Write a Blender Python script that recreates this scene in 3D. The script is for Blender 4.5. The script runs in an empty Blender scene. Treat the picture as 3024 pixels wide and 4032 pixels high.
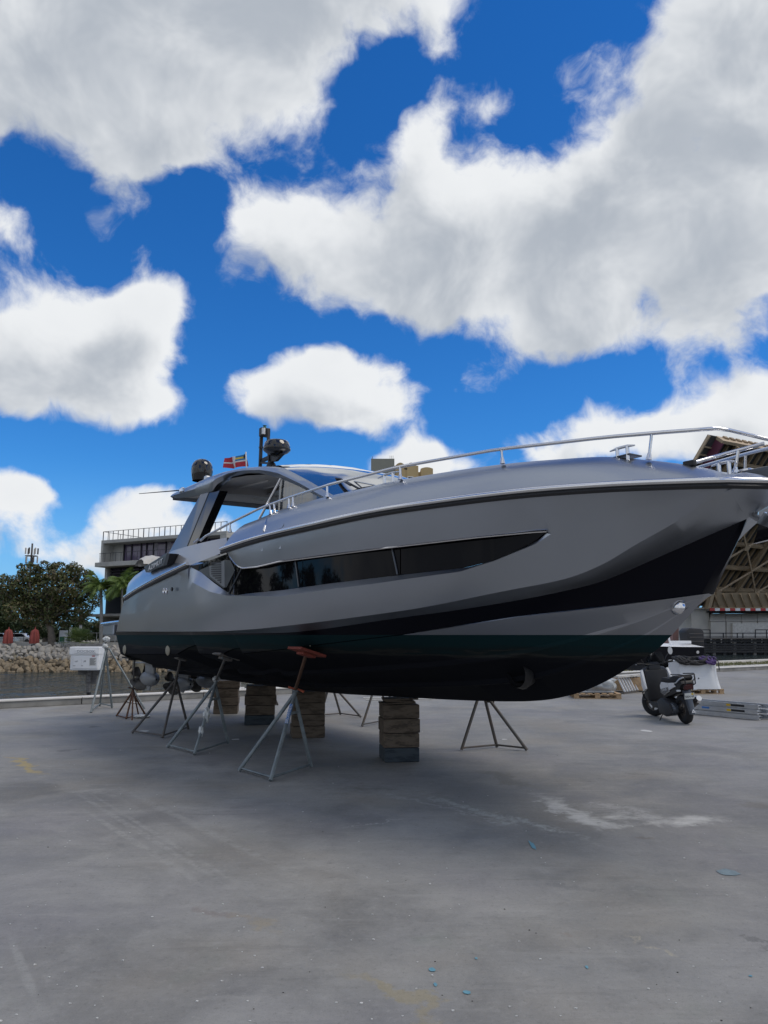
import bpy, bmesh, math, random
from mathutils import Vector, Matrix, Euler, noise
R = math.radians
rnd = random.Random(7)
scene = bpy.context.scene
COL = scene.collection

# ---------------------------------------------------------------- camera
FPX, CX, CY, HOR = 3028.0, 1512.0, 2016.0, 2500.0     # focal length and centre in photo pixels, horizon row
CAMZ = 1.7
PITCH = math.atan((HOR - CY) / FPX)
cam_data = bpy.data.cameras.new('camera')
cam = bpy.data.objects.new('camera', cam_data)
COL.objects.link(cam)
cam.location = (0, 0, CAMZ)
cam.rotation_euler = (R(90) + PITCH, 0, 0)
cam_data.sensor_fit = 'HORIZONTAL'
cam_data.sensor_width = 36.0
cam_data.lens = 36.0 * FPX / 3024.0
cam_data.clip_start = 0.05
cam_data.clip_end = 4000
scene.camera = cam

def ray(x, y):
    a = (x - CX) / FPX
    b = -(y - CY) / FPX
    c, s = math.cos(PITCH), math.sin(PITCH)
    return Vector((a, c - b * s, s + b * c))

def G(x, y, z=0.0):
    d = ray(x, y)
    k = (z - CAMZ) / d.z
    return Vector((d.x * k, d.y * k, z))

def AY(x, y, Y):
    d = ray(x, y)
    k = Y / d.y
    return Vector((d.x * k, Y, CAMZ + d.z * k))

# ---------------------------------------------------------------- view
scene.view_settings.view_transform = 'Standard'
scene.view_settings.look = 'None'
scene.view_settings.gamma = 1.0
scene.view_settings.exposure = 0.0
scene.render.engine = 'CYCLES'
scene.cycles.max_bounces = 7
scene.cycles.transparent_max_bounces = 12
scene.cycles.caustics_reflective = False
scene.cycles.caustics_refractive = False

# ---------------------------------------------------------------- sky and sun
SUN_EL, SUN_AZ = 58.0, 102.0          # azimuth measured from +Y towards +X
world = bpy.data.worlds.new('World')
scene.world = world
world.use_nodes = True
world.cycles.sampling_method = 'MANUAL'
world.cycles.sample_map_resolution = 256
wn, wl = world.node_tree.nodes, world.node_tree.links
wn.clear()

def wnode(t, **kw):
    n = wn.new(t)
    for k, v in kw.items():
        setattr(n, k, v)
    return n

def wmath(op, a, b=None, c=None, clamp=False):
    n = wnode('ShaderNodeMath', operation=op, use_clamp=clamp)
    for i, v in enumerate((a, b, c)):
        if v is None:
            continue
        if isinstance(v, (int, float)):
            n.inputs[i].default_value = v
        else:
            wl.new(v, n.inputs[i])
    return n.outputs[0]

def wsmooth(v, lo, hi, a=0.0, b=1.0):
    n = wnode('ShaderNodeMapRange', interpolation_type='SMOOTHSTEP')
    wl.new(v, n.inputs[0])
    n.inputs[1].default_value = lo
    n.inputs[2].default_value = hi
    n.inputs[3].default_value = a
    n.inputs[4].default_value = b
    return n.outputs[0]

def wnoise(vec, scale, detail, rough, off=(0, 0, 0)):
    m = wnode('ShaderNodeMapping')
    wl.new(vec, m.inputs[0])
    m.inputs[1].default_value = off
    n = wnode('ShaderNodeTexNoise')
    wl.new(m.outputs[0], n.inputs['Vector'])
    n.inputs['Scale'].default_value = scale
    n.inputs['Detail'].default_value = detail
    n.inputs['Roughness'].default_value = rough
    return n

# cloud lobes: photo pixel, half width, half height (pixels), tilt (deg), weight
LOBES = [
    (150, 60, 560, 500, -8, 1.0), (700, 80, 640, 420, 12, 1.0), (1250, -60, 520, 250, 20, 1.0), (520, 400, 430, 280, 0, 1.0), (1000, 290, 400, 220, 25, 0.9), (900, -200, 1200, 350, 0, 1.0), (-250, 350, 380, 320, 0, 1.0),
    (1340, 980, 400, 260, -18, 1.0), (1660, 850, 260, 380, 10, 1.0), (1900, 1010, 500, 320, 0, 1.0), (2400, 960, 600, 420, 0, 1.0), (2850, 850, 500, 560, 0, 1.0), (2800, 330, 420, 480, 0, 1.0), (1660, 560, 110, 190, 0, 0.6), (1040, 900, 240, 170, -20, 0.8), (2500, 620, 320, 300, 20, 0.9), (3150, 100, 560, 560, 0, 1.0), (2300, 1200, 440, 190, 0, 0.9), (2650, 60, 220, 220, 0, 0.7),
    (330, 1360, 400, 270, 0, 1.0), (130, 1400, 330, 240, 0, 1.0), (540, 1230, 230, 190, 0, 0.9), (440, 1560, 300, 130, 0, 0.9), (-150, 1380, 240, 160, 0, 0.9),
    (1160, 1510, 260, 130, 8, 0.85), (1450, 1490, 200, 120, -12, 0.85), (1420, 1620, 250, 100, 0, 0.8), (1640, 1570, 150, 75, 0, 0.6),
    (60, 1950, 200, 150, 0, 0.85), (20, 2140, 340, 80, 0, 0.35), (560, 1990, 190, 110, 0, 0.45), (360, 2170, 300, 70, 0, 0.3), (800, 2080, 170, 110, 0, 0.5),
    (450, 880, 200, 110, 10, 0.42), (90, 920, 190, 120, 20, 0.42), (1960, 420, 240, 90, -20, 0.34), (2250, 330, 200, 120, 30, 0.36),
    (2720, 1730, 360, 120, -8, 0.85), (3000, 1640, 260, 170, 0, 0.9), (2150, 1800, 200, 80, -6, 0.55), (1680, 1830, 280, 90, -5, 0.7), (2350, 1590, 150, 50, 0, 0.36), (1850, 1460, 110, 45, 0, 0.3), (2900, 1370, 180, 50, 0, 0.35),
]
# openings of blue between the clouds: photo pixel, half width, half height, depth
GAPS = [(2080, 230, 280, 340, 0.42), (1550, 330, 170, 200, 0.3), (250, 880, 520, 170, 0.35), (820, 800, 260, 160, 0.3), (330, 1800, 420, 120, 0.35), (300, 2050, 130, 130, 0.25)]
tc = wnode('ShaderNodeTexCoord')
DIR = tc.outputs['Generated']

# the sum of all lobes is tabulated once as a short sum of (azimuth curve x elevation curve) products
import numpy as np
AZ0, AZ1, EL0, EL1, NT, RK = R(-40), R(40), R(-3), R(56), 32, 12
def lobe_value(d):
    vals = []
    for (px, py, hw, hh, tilt, w) in LOBES:
        c = ray(px, py).normalized()
        right = Vector((c.y, -c.x, 0)).normalized()
        up = right.cross(c).normalized()
        a = R(tilt)
        k = 1.0 / (FPX * (1 + ((px - CX) ** 2 + (py - CY) ** 2) / FPX ** 2) ** 0.5)
        x = d.dot(right * math.cos(a) + up * math.sin(a)) / (hw * k)
        y = d.dot(up * math.cos(a) - right * math.sin(a)) / (hh * k)
        vals.append(w * (1 - math.hypot(x, y)))
    m = max(vals)
    m = m + 0.06 * math.log(sum(math.exp((v - m) / 0.06) for v in vals if v > m - 0.6))
    for (px, py, hw, hh, w) in GAPS:
        c = ray(px, py).normalized()
        right = Vector((c.y, -c.x, 0)).normalized()
        up = right.cross(c).normalized()
        k = 1.0 / (FPX * (1 + ((px - CX) ** 2 + (py - CY) ** 2) / FPX ** 2) ** 0.5)
        q = math.hypot(d.dot(right) / (hw * k), d.dot(up) / (hh * k))
        m -= w * max(0.0, 1 - q * q)
    return max(-0.8, min(0.62, m))
tab = np.zeros((NT, NT))
for i in range(NT):
    az = AZ0 + (AZ1 - AZ0) * i / (NT - 1)
    for j in range(NT):
        el = EL0 + (EL1 - EL0) * j / (NT - 1)
        tab[i, j] = lobe_value(Vector((math.sin(az) * math.cos(el), math.cos(az) * math.cos(el), math.sin(el))))
UU, SS, VV = np.linalg.svd(tab)
UA = UU[:, :RK] * np.sqrt(SS[:RK])
VA = VV[:RK, :].T * np.sqrt(SS[:RK])

def ramp3(fac, cols):
    """three curves looked up in one colour ramp"""
    n = wnode('ShaderNodeValToRGB')
    n.color_ramp.interpolation = 'CARDINAL'
    lo, hi = cols.min(axis=0), cols.max(axis=0)
    e = n.color_ramp.elements
    for i in range(NT):
        c = (cols[i] - lo) / (hi - lo + 1e-9)
        el = e[i] if i < 2 else e.new(0.5)
        el.position = i / (NT - 1)
    for i in range(NT):
        c = (cols[i] - lo) / (hi - lo + 1e-9)
        e[i].position = i / (NT - 1)
        e[i].color = (*c, 1)
    wl.new(fac, n.inputs[0])
    m = wnode('ShaderNodeVectorMath', operation='MULTIPLY_ADD')
    wl.new(n.outputs[0], m.inputs[0])
    m.inputs[1].default_value = tuple(hi - lo)
    m.inputs[2].default_value = tuple(lo)
    return m.outputs[0]

def lobe_field(vec):
    nrm = wnode('ShaderNodeVectorMath', operation='NORMALIZE')
    wl.new(vec, nrm.inputs[0])
    sp = wnode('ShaderNodeSeparateXYZ')
    wl.new(nrm.outputs[0], sp.inputs[0])
    az = wmath('ARCTAN2', sp.outputs['X'], sp.outputs['Y'])
    el = wmath('ARCSINE', sp.outputs['Z'])
    fa = wmath('MULTIPLY_ADD', az, 1 / (AZ1 - AZ0), -AZ0 / (AZ1 - AZ0), clamp=True)
    fe = wmath('MULTIPLY_ADD', el, 1 / (EL1 - EL0), -EL0 / (EL1 - EL0), clamp=True)
    tot = None
    for k in range(0, RK, 3):
        d = wnode('ShaderNodeVectorMath', operation='DOT_PRODUCT')
        wl.new(ramp3(fa, UA[:, k:k + 3]), d.inputs[0])
        wl.new(ramp3(fe, VA[:, k:k + 3]), d.inputs[1])
        tot = d.outputs['Value'] if tot is None else wmath('ADD', tot, d.outputs['Value'])
    return tot

def density(vec, hi):
    warp = wnoise(vec, 6.0, 3.0 if hi else 1.0, 0.55, (3.1, 1.7, 0.4))
    sub = wnode('ShaderNodeVectorMath', operation='SUBTRACT')
    wl.new(warp.outputs['Color'], sub.inputs[0])
    sub.inputs[1].default_value = (0.5, 0.5, 0.5)
    sc = wnode('ShaderNodeVectorMath', operation='SCALE')
    wl.new(sub.outputs[0], sc.inputs[0])
    sc.inputs['Scale'].default_value = 0.10
    add = wnode('ShaderNodeVectorMath', operation='ADD')
    wl.new(vec, add.inputs[0])
    wl.new(sc.outputs[0], add.inputs[1])
    wv = add.outputs[0]
    best = lobe_field(wv)
    # the same kind of cloud field carries on round the rest of the sky
    g = wnoise(vec, 2.3, 2.0, 0.5, (5.2, 0.3, 2.2)).outputs['Fac']
    view = ray(CX, 1300).normalized()
    dot = wnode('ShaderNodeVectorMath', operation='DOT_PRODUCT')
    wl.new(vec, dot.inputs[0])
    dot.inputs[1].default_value = view
    inside = wsmooth(dot.outputs['Value'], 0.70, 0.80)
    glob = wmath('MULTIPLY_ADD', g, 3.0, -1.22)
    glob = wmath('SUBTRACT', glob, wmath('MULTIPLY', inside, 3.0))
    front = wsmooth(dot.outputs['Value'], 0.45, 0.6, -3.0, 0.0)
    best = wmath('ADD', best, front)
    best = wmath('MAXIMUM', best, glob)
    best = wmath('MINIMUM', best, 0.62)
    best = wmath('MAXIMUM', best, -0.8)
    f1 = wnoise(wv, 10.0, 7.0 if hi else 4.0, 0.58).outputs['Fac']
    d1 = wmath('MULTIPLY_ADD', f1, 1.5, -0.80)
    return wmath('ADD', best, d1)

dens = density(DIR, True)
offv = wnode('ShaderNodeVectorMath', operation='ADD')
wl.new(DIR, offv.inputs[0])
offv.inputs[1].default_value = (0.03, 0.0, 0.055)
dens2 = density(offv.outputs[0], False)

sky = wnode('ShaderNodeTexSky', sky_type='NISHITA')
sky.sun_disc = False
sky.sun_elevation = R(SUN_EL)
sky.sun_rotation = R(SUN_AZ)
sky.altitude = 0.0
sky.air_density = 1.0
sky.dust_density = 0.0
sky.ozone_density = 3.0
gam = wnode('ShaderNodeHueSaturation')
wl.new(sky.outputs[0], gam.inputs['Color'])
gam.inputs['Hue'].default_value = 0.497
gam.inputs['Saturation'].default_value = 1.28
gam.inputs['Value'].default_value = 1.06

spz = wnode('ShaderNodeSeparateXYZ')
wl.new(DIR, spz.inputs[0])
hzn = wsmooth(spz.outputs['Z'], 0.22, -0.02)
hmix = wnode('ShaderNodeMix', data_type='RGBA')
wl.new(wmath('MULTIPLY', hzn, 0.8), hmix.inputs['Factor'])
tint = wnode('ShaderNodeVectorMath', operation='MULTIPLY')
wl.new(gam.outputs[0], tint.inputs[0])
tint.inputs[1].default_value = (0.44, 0.88, 1.27)
wl.new(tint.outputs[0], hmix.inputs[6])
hmix.inputs[7].default_value = (2.2, 4.6, 8.2, 1)
alpha = wsmooth(dens, -0.12, 0.26)
shade = wsmooth(dens2, -0.10, 0.85)
core = wsmooth(dens, 0.0, 0.9)
grey = wmath('ADD', wmath('MULTIPLY', shade, 0.85), wmath('MULTIPLY', core, 0.1), clamp=True)
cc = wnode('ShaderNodeMix', data_type='RGBA')
wl.new(grey, cc.inputs['Factor'])
cc.inputs[6].default_value = (8.6, 8.8, 9.0, 1)
cc.inputs[7].default_value = (4.0, 4.45, 5.1, 1)
fin = wnode('ShaderNodeMix', data_type='RGBA')
wl.new(alpha, fin.inputs['Factor'])
wl.new(hmix.outputs[2], fin.inputs[6])
wl.new(cc.outputs[2], fin.inputs[7])
bg = wnode('ShaderNodeBackground')
wl.new(fin.outputs[2], bg.inputs[0])
bg.inputs[1].default_value = 0.10
wo = wnode('ShaderNodeOutputWorld')
wl.new(bg.outputs[0], wo.inputs[0])

sun_data = bpy.data.lights.new('sun', 'SUN')
sun_data.energy = 1.5
sun_data.angle = R(28)
sun_data.color = (1.0, 0.91, 0.79)
sun = bpy.data.objects.new('sun', sun_data)
COL.objects.link(sun)
sd = Vector((math.sin(R(SUN_AZ)) * math.cos(R(SUN_EL)), math.cos(R(SUN_AZ)) * math.cos(R(SUN_EL)), math.sin(R(SUN_EL))))
sun.rotation_euler = (-sd).to_track_quat('-Z', 'Y').to_euler()
sun.location = (0, 0, 60)

# ---------------------------------------------------------------- helpers
def pchip(pts):
    """smooth monotone interpolation through (x, y) pairs"""
    pts = sorted(pts)
    xs = [p[0] for p in pts]
    ys = [p[1] for p in pts]
    n = len(xs)
    if n == 1:
        return lambda x: ys[0]
    h = [max(xs[i + 1] - xs[i], 1e-6) for i in range(n - 1)]
    dl = [(ys[i + 1] - ys[i]) / h[i] for i in range(n - 1)]
    m = [0.0] * n
    m[0], m[-1] = dl[0], dl[-1]
    for i in range(1, n - 1):
        if dl[i - 1] * dl[i] > 0:
            w1, w2 = 2 * h[i] + h[i - 1], h[i] + 2 * h[i - 1]
            m[i] = (w1 + w2) / (w1 / dl[i - 1] + w2 / dl[i])

    def f(x):
        if x <= xs[0]:
            return ys[0]
        if x >= xs[-1]:
            return ys[-1]
        i = 0
        while x > xs[i + 1]:
            i += 1
        s = (x - xs[i]) / h[i]
        return ((1 + 2 * s) * (1 - s) ** 2 * ys[i] + s * (1 - s) ** 2 * h[i] * m[i]
                + s * s * (3 - 2 * s) * ys[i + 1] + s * s * (s - 1) * h[i] * m[i + 1])
    return f

def lin(pts):
    pts = sorted(pts)
    def f(x):
        if x <= pts[0][0]:
            return pts[0][1]
        for (a, b), (c, d) in zip(pts, pts[1:]):
            if x <= c:
                return b + (d - b) * (x - a) / max(c - a, 1e-9)
        return pts[-1][1]
    return f

class MB:
    """collects geometry for ONE mesh object"""
    def __init__(self):
        self.v, self.f = [], []

    def add(self, verts, faces):
        o = len(self.v)
        self.v += [Vector(p) for p in verts]
        self.f += [tuple(i + o for i in fc) for fc in faces]
        return self

    def box(self, c, s, rot=None):
        c = Vector(c)
        pts = []
        for x in (-1, 1):
            for y in (-1, 1):
                for z in (-1, 1):
                    p = Vector((x * s[0] / 2, y * s[1] / 2, z * s[2] / 2))
                    pts.append(c + (rot @ p if rot else p))
        return self.add(pts, [(0, 1, 3, 2), (4, 6, 7, 5), (0, 4, 5, 1), (2, 3, 7, 6), (0, 2, 6, 4), (1, 5, 7, 3)])

    def beam(self, a, b, w, h, up=(0, 0, 1)):
        a, b = Vector(a), Vector(b)
        d = (b - a)
        L = d.length
        d.normalize()
        up = Vector(up)
        s = d.cross(up)
        if s.length < 1e-4:
            s = d.cross(Vector((1, 0, 0)))
        s.normalize()
        u = s.cross(d)
        m = Matrix((d, s, u)).transposed()
        return self.box((a + b) / 2, (L, w, h), m)

    def tube(self, pts, r, seg=8, cap=True, closed=False):
        pts = [Vector(p) for p in pts]
        n = len(pts)
        rs = r if isinstance(r, (list, tuple)) else [r] * n
        rings = []
        prev = None
        for i, p in enumerate(pts):
            a = pts[i - 1] if i > 0 else (pts[-1] if closed else p)
            b = pts[i + 1] if i < n - 1 else (pts[0] if closed else p)
            d = (b - a).normalized()
            if prev is None:
                s = d.cross(Vector((0, 0, 1)))
                if s.length < 1e-3:
                    s = d.cross(Vector((1, 0, 0)))
            else:
                s = prev - d * prev.dot(d)
            s.normalize()
            prev = s
            u = s.cross(d)
            rings.append([p + (s * math.cos(2 * math.pi * k / seg) + u * math.sin(2 * math.pi * k / seg)) * rs[i] for k in range(seg)])
        fs = []
        m = n if closed else n - 1
        for i in range(m):
            j = (i + 1) % n
            for k in range(seg):
                l = (k + 1) % seg
                fs.append((i * seg + k, i * seg + l, j * seg + l, j * seg + k))
        if cap and not closed:
            fs.append(tuple(range(seg))[::-1])
            fs.append(tuple((n - 1) * seg + k for k in range(seg)))
        return self.add([p for ring in rings for p in ring], fs)

    def lathe(self, prof, seg=24, origin=(0, 0, 0), rot=None):
        o = Vector(origin)
        vs, fs = [], []
        for (r, z) in prof:
            for k in range(seg):
                a = 2 * math.pi * k / seg
                p = Vector((max(r, 1e-4) * math.cos(a), max(r, 1e-4) * math.sin(a), z))
                vs.append(o + (rot @ p if rot else p))
        for i in range(len(prof) - 1):
            for k in range(seg):
                l = (k + 1) % seg
                fs.append((i * seg + k, i * seg + l, (i + 1) * seg + l, (i + 1) * seg + k))
        return self.add(vs, fs)

    def grid(self, rows, skip=True):
        n = len(rows[0])
        vs = [p for r in rows for p in r]
        fs = []
        for i in range(len(rows) - 1):
            for j in range(n - 1):
                q = (i * n + j, i * n + j + 1, (i + 1) * n + j + 1, (i + 1) * n + j)
                if skip:
                    a, b, c, d = (Vector(vs[k]) for k in q)
                    if (b - a).cross(d - a).length + (c - b).cross(d - b).length < 1e-7:
                        continue
                fs.append(q)
        return self.add(vs, fs)

    def prism(self, poly, offset):
        """closed polygon (3D points) extruded by a vector"""
        off = Vector(offset)
        n = len(poly)
        vs = [Vector(p) for p in poly] + [Vector(p) + off for p in poly]
        fs = [tuple(range(n))[::-1], tuple(range(n, 2 * n))]
        for i in range(n):
            j = (i + 1) % n
            fs.append((i, j, j + n, i + n))
        return self.add(vs, fs)

    def move(self, mat):
        self.v = [mat @ p for p in self.v]
        return self

    def build(self, name, mat, parent=None, smooth=None, bevel=0.0, merge=True, solid=0.0):
        me = bpy.data.meshes.new(name)
        bm = bmesh.new()
        bv = [bm.verts.new(p) for p in self.v]
        for fc in self.f:
            if len(set(fc)) < 3:
                continue
            try:
                bm.faces.new([bv[i] for i in fc])
            except ValueError:
                pass
        if merge:
            bmesh.ops.remove_doubles(bm, verts=bm.verts, dist=1e-4)
            loose = [v for v in bm.verts if not v.link_faces]
            if loose:
                bmesh.ops.delete(bm, geom=loose, context='VERTS')
        if bevel:
            es = [e for e in bm.edges if len(e.link_faces) == 2 and e.calc_face_angle(0) > 0.6]
            bmesh.ops.bevel(bm, geom=es, offset=bevel, segments=2, profile=0.6, affect='EDGES', clamp_overlap=True)
        bmesh.ops.recalc_face_normals(bm, faces=bm.faces)
        if solid:
            bmesh.ops.solidify(bm, geom=bm.faces, thickness=solid)
        bm.to_mesh(me)
        bm.free()
        if smooth is not None:
            me.polygons.foreach_set('use_smooth', [True] * len(me.polygons))
            me.set_sharp_from_angle(angle=R(smooth))
        if mat:
            for m in (mat if isinstance(mat, list) else [mat]):
                me.materials.append(m)
        o = bpy.data.objects.new(name, me)
        COL.objects.link(o)
        if parent:
            o.parent = parent
        return o

def tag(o, label=None, cat=None, group=None, kind=None):
    if label:
        o['label'] = label
    if cat:
        o['category'] = cat
    if group:
        o['group'] = group
    if kind:
        o['kind'] = kind
    return o

def empty(name, loc=(0, 0, 0), rz=0.0):
    o = bpy.data.objects.new(name, None)
    COL.objects.link(o)
    o.location = loc
    o.rotation_euler = (0, 0, rz)
    o.empty_display_size = 0.1
    return o

def inst(name, me, parent, loc, rot=(0, 0, 0), scale=(1, 1, 1)):
    o = bpy.data.objects.new(name, me)
    COL.objects.link(o)
    if parent:
        o.parent = parent
    o.location = loc
    o.rotation_euler = rot
    o.scale = scale
    return o

def text_mesh(name, txt, size, mat, parent, matrix, depth=0.002, shear=0.0, align='CENTER', xscale=1.0):
    cu = bpy.data.curves.new(name, 'FONT')
    cu.body = txt
    cu.size = size
    cu.extrude = depth
    cu.shear = shear
    cu.align_x = align
    cu.align_y = 'CENTER'
    cu.resolution_u = 3
    tmp = bpy.data.objects.new(name, cu)
    COL.objects.link(tmp)
    bpy.context.view_layer.update()
    dg = bpy.context.evaluated_depsgraph_get()
    me = bpy.data.meshes.new_from_object(tmp.evaluated_get(dg))
    bpy.data.objects.remove(tmp)
    me.materials.clear()
    me.materials.append(mat)
    me.transform(Matrix.Diagonal((xscale, 1, 1, 1)))
    me.transform(matrix)
    o = bpy.data.objects.new(name, me)
    COL.objects.link(o)
    if parent:
        o.parent = parent
    return o

def frame(origin, xdir, ydir):
    x = Vector(xdir).normalized()
    z = x.cross(Vector(ydir)).normalized()
    y = z.cross(x)
    m = Matrix((x, y, z)).transposed().to_4x4()
    m.translation = Vector(origin)
    return m

# ---------------------------------------------------------------- materials
def new_mat(name):
    m = bpy.data.materials.new(name)
    m.use_nodes = True
    return m, m.node_tree.nodes, m.node_tree.links, m.node_tree.nodes['Principled BSDF']

def pm(name, col, rough=0.5, metal=0.0, var=0.12, scale=6.0, bump=0.0, bscale=40.0, coat=0.0, trans=0.0, ior=1.45, var2=None, spec=0.5):
    """principled surface with noise-driven colour and roughness variation"""
    m, N, L, p = new_mat(name)
    tcn = N.new('ShaderNodeTexCoord')
    nz = N.new('ShaderNodeTexNoise')
    nz.inputs['Scale'].default_value = scale
    nz.inputs['Detail'].default_value = 6
    nz.inputs['Roughness'].default_value = 0.6
    L.new(tcn.outputs['Object'], nz.inputs['Vector'])
    mx = N.new('ShaderNodeMix')
    mx.data_type = 'RGBA'
    c2 = var2 if var2 else tuple(min(1, c * (1 + var)) for c in col)
    c1 = tuple(c * (1 - var) for c in col) if not var2 else col
    mx.inputs[6].default_value = (*c1, 1)
    mx.inputs[7].default_value = (*c2, 1)
    mr = N.new('ShaderNodeMapRange')
    mr.inputs[1].default_value = 0.3
    mr.inputs[2].default_value = 0.7
    L.new(nz.outputs['Fac'], mr.inputs[0])
    L.new(mr.outputs[0], mx.inputs['Factor'])
    L.new(mx.outputs[2], p.inputs['Base Color'])
    rr = N.new('ShaderNodeMapRange')
    rr.inputs[3].default_value = max(0.02, rough * 0.85)
    rr.inputs[4].default_value = min(1.0, rough * 1.15)
    L.new(nz.outputs['Fac'], rr.inputs[0])
    L.new(rr.outputs[0], p.inputs['Roughness'])
    p.inputs['Metallic'].default_value = metal
    p.inputs['Coat Weight'].default_value = coat
    p.inputs['Coat Roughness'].default_value = 0.04
    p.inputs['Transmission Weight'].default_value = trans
    p.inputs['IOR'].default_value = ior
    p.inputs['Specular IOR Level'].default_value = spec
    if bump:
        b = N.new('ShaderNodeBump')
        b.inputs['Strength'].default_value = bump
        b.inputs['Distance'].default_value = 0.02
        n2 = N.new('ShaderNodeTexNoise')
        n2.inputs['Scale'].default_value = bscale
        n2.inputs['Detail'].default_value = 5
        L.new(tcn.outputs['Object'], n2.inputs['Vector'])
        L.new(n2.outputs['Fac'], b.inputs['Height'])
        L.new(b.outputs[0], p.inputs['Normal'])
    return m

MT = {}
MT['chrome'] = pm('chrome', (0.72, 0.72, 0.74), 0.12, 1.0, 0.03)
MT['alu'] = pm('aluminium', (0.62, 0.64, 0.66), 0.38, 0.85, 0.10, 8)
MT['silver'] = pm('silver_gelcoat', (0.375, 0.405, 0.455), 0.32, 0.93, 0.02, 2, coat=0.16)
MT['taupe'] = pm('taupe_gelcoat', (0.36, 0.34, 0.33), 0.3, 0.25, 0.02, 2, coat=0.4)
MT['navy'] = pm('navy_paint', (0.006, 0.007, 0.012), 0.3, 0.0, 0.05, 2, spec=0.3)
MT['charcoal'] = pm('charcoal_paint', (0.075, 0.085, 0.10), 0.3, 0.3, 0.04, 2, coat=0.3)
MT['black_gloss'] = pm('black_gloss', (0.012, 0.012, 0.014), 0.09, 0.0, 0.05, coat=0.5)
MT['black'] = pm('black_plastic', (0.02, 0.02, 0.022), 0.5, 0.0, 0.15, 12)
MT['rubber'] = pm('rubber', (0.022, 0.022, 0.023), 0.8, 0.0, 0.2, 14, bump=0.2)
MT['window'] = pm('tinted_window', (0.004, 0.004, 0.006), 0.03, 0.0, 0.05, coat=0.0, spec=0.16)
MT['white'] = pm('white_plastic', (0.76, 0.77, 0.78), 0.4, 0.0, 0.05, 5)
MT['white_dirty'] = pm('weathered_white', (0.55, 0.54, 0.51), 0.7, 0.0, 0.18, 3, bump=0.1)
MT['galv'] = pm('galvanised_steel', (0.20, 0.23, 0.24), 0.55, 0.35, 0.28, 7, bump=0.1)
MT['galv_dark'] = pm('weathered_steel', (0.10, 0.11, 0.115), 0.65, 0.3, 0.4, 9, bump=0.15, var2=(0.15, 0.12, 0.10))
MT['rust'] = pm('rust', (0.085, 0.045, 0.03), 0.85, 0.1, 0.3, 9, bump=0.3, var2=(0.16, 0.085, 0.05))
MT['red_pad'] = pm('red_pad', (0.20, 0.04, 0.025), 0.7, 0, 0.2, 9)
MT['orange'] = pm('orange_paint', (0.45, 0.11, 0.06), 0.6, 0, 0.2, 12)
MT['pod'] = pm('pod_grey', (0.26, 0.27, 0.28), 0.5, 0.15, 0.1, 5)
MT['bronze'] = pm('propeller_bronze', (0.08, 0.075, 0.07), 0.45, 0.5, 0.3, 9)
MT['pale_wood'] = pm('pallet_wood', (0.42, 0.29, 0.17), 0.8, 0, 0.25, 10, bump=0.2)
MT['ceiling'] = pm('headliner', (0.88, 0.88, 0.88), 0.45, 0, 0.03, 2)
MT['concrete'] = pm('concrete', (0.46, 0.45, 0.42), 0.85, 0, 0.16, 0.8, bump=0.2, bscale=9)
MT['kerb'] = pm('kerb_concrete', (0.24, 0.235, 0.22), 0.9, 0, 0.3, 1.6, bump=0.3, bscale=12)
MT['kerb_top'] = pm('kerb_cap', (0.62, 0.60, 0.56), 0.8, 0, 0.12, 2.0, bump=0.2, bscale=12)
MT['dark_steel'] = pm('dark_steel', (0.035, 0.035, 0.045), 0.5, 0.4, 0.1)
MT['red_cloth'] = pm('red_canvas', (0.30, 0.075, 0.065), 0.9, 0, 0.2, 2)
MT['yellow'] = pm('yellow_plastic', (0.72, 0.47, 0.03), 0.5, 0, 0.1)
MT['tan'] = pm('tan_bridge_paint', (0.33, 0.25, 0.16), 0.7, 0.0, 0.18, 0.6)
MT['tan_light'] = pm('pale_tan_paint', (0.5, 0.39, 0.27), 0.7, 0.0, 0.12, 0.6)
MT['maroon'] = pm('maroon_paint', (0.16, 0.05, 0.09), 0.7, 0, 0.1, 0.5)
MT['pier'] = pm('pier_concrete', (0.44, 0.43, 0.40), 0.9, 0, 0.25, 0.35, var2=(0.56, 0.54, 0.50))
MT['stucco'] = pm('yellow_stucco', (0.50, 0.38, 0.20), 0.9, 0, 0.06, 0.2)
MT['stucco_grey'] = pm('grey_green_stucco', (0.24, 0.245, 0.21), 0.9, 0, 0.06, 0.2)
MT['bark'] = pm('bark', (0.17, 0.145, 0.12), 0.9, 0, 0.3, 3, bump=0.5, bscale=9)
MT['palm_trunk'] = pm('palm_bark', (0.30, 0.29, 0.27), 0.9, 0, 0.15, 3)
MT['ink'] = pm('dark_print', (0.05, 0.05, 0.055), 0.7, 0, 0.1)
MT['blue_print'] = pm('blue_sticker', (0.06, 0.20, 0.52), 0.5, 0, 0.08)
MT['purple'] = pm('purple_webbing', (0.085, 0.05, 0.16), 0.8, 0, 0.15, 20)
MT['wood_pile'] = pm('timber_pile', (0.20, 0.18, 0.13), 0.9, 0, 0.25, 5, bump=0.3)

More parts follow.
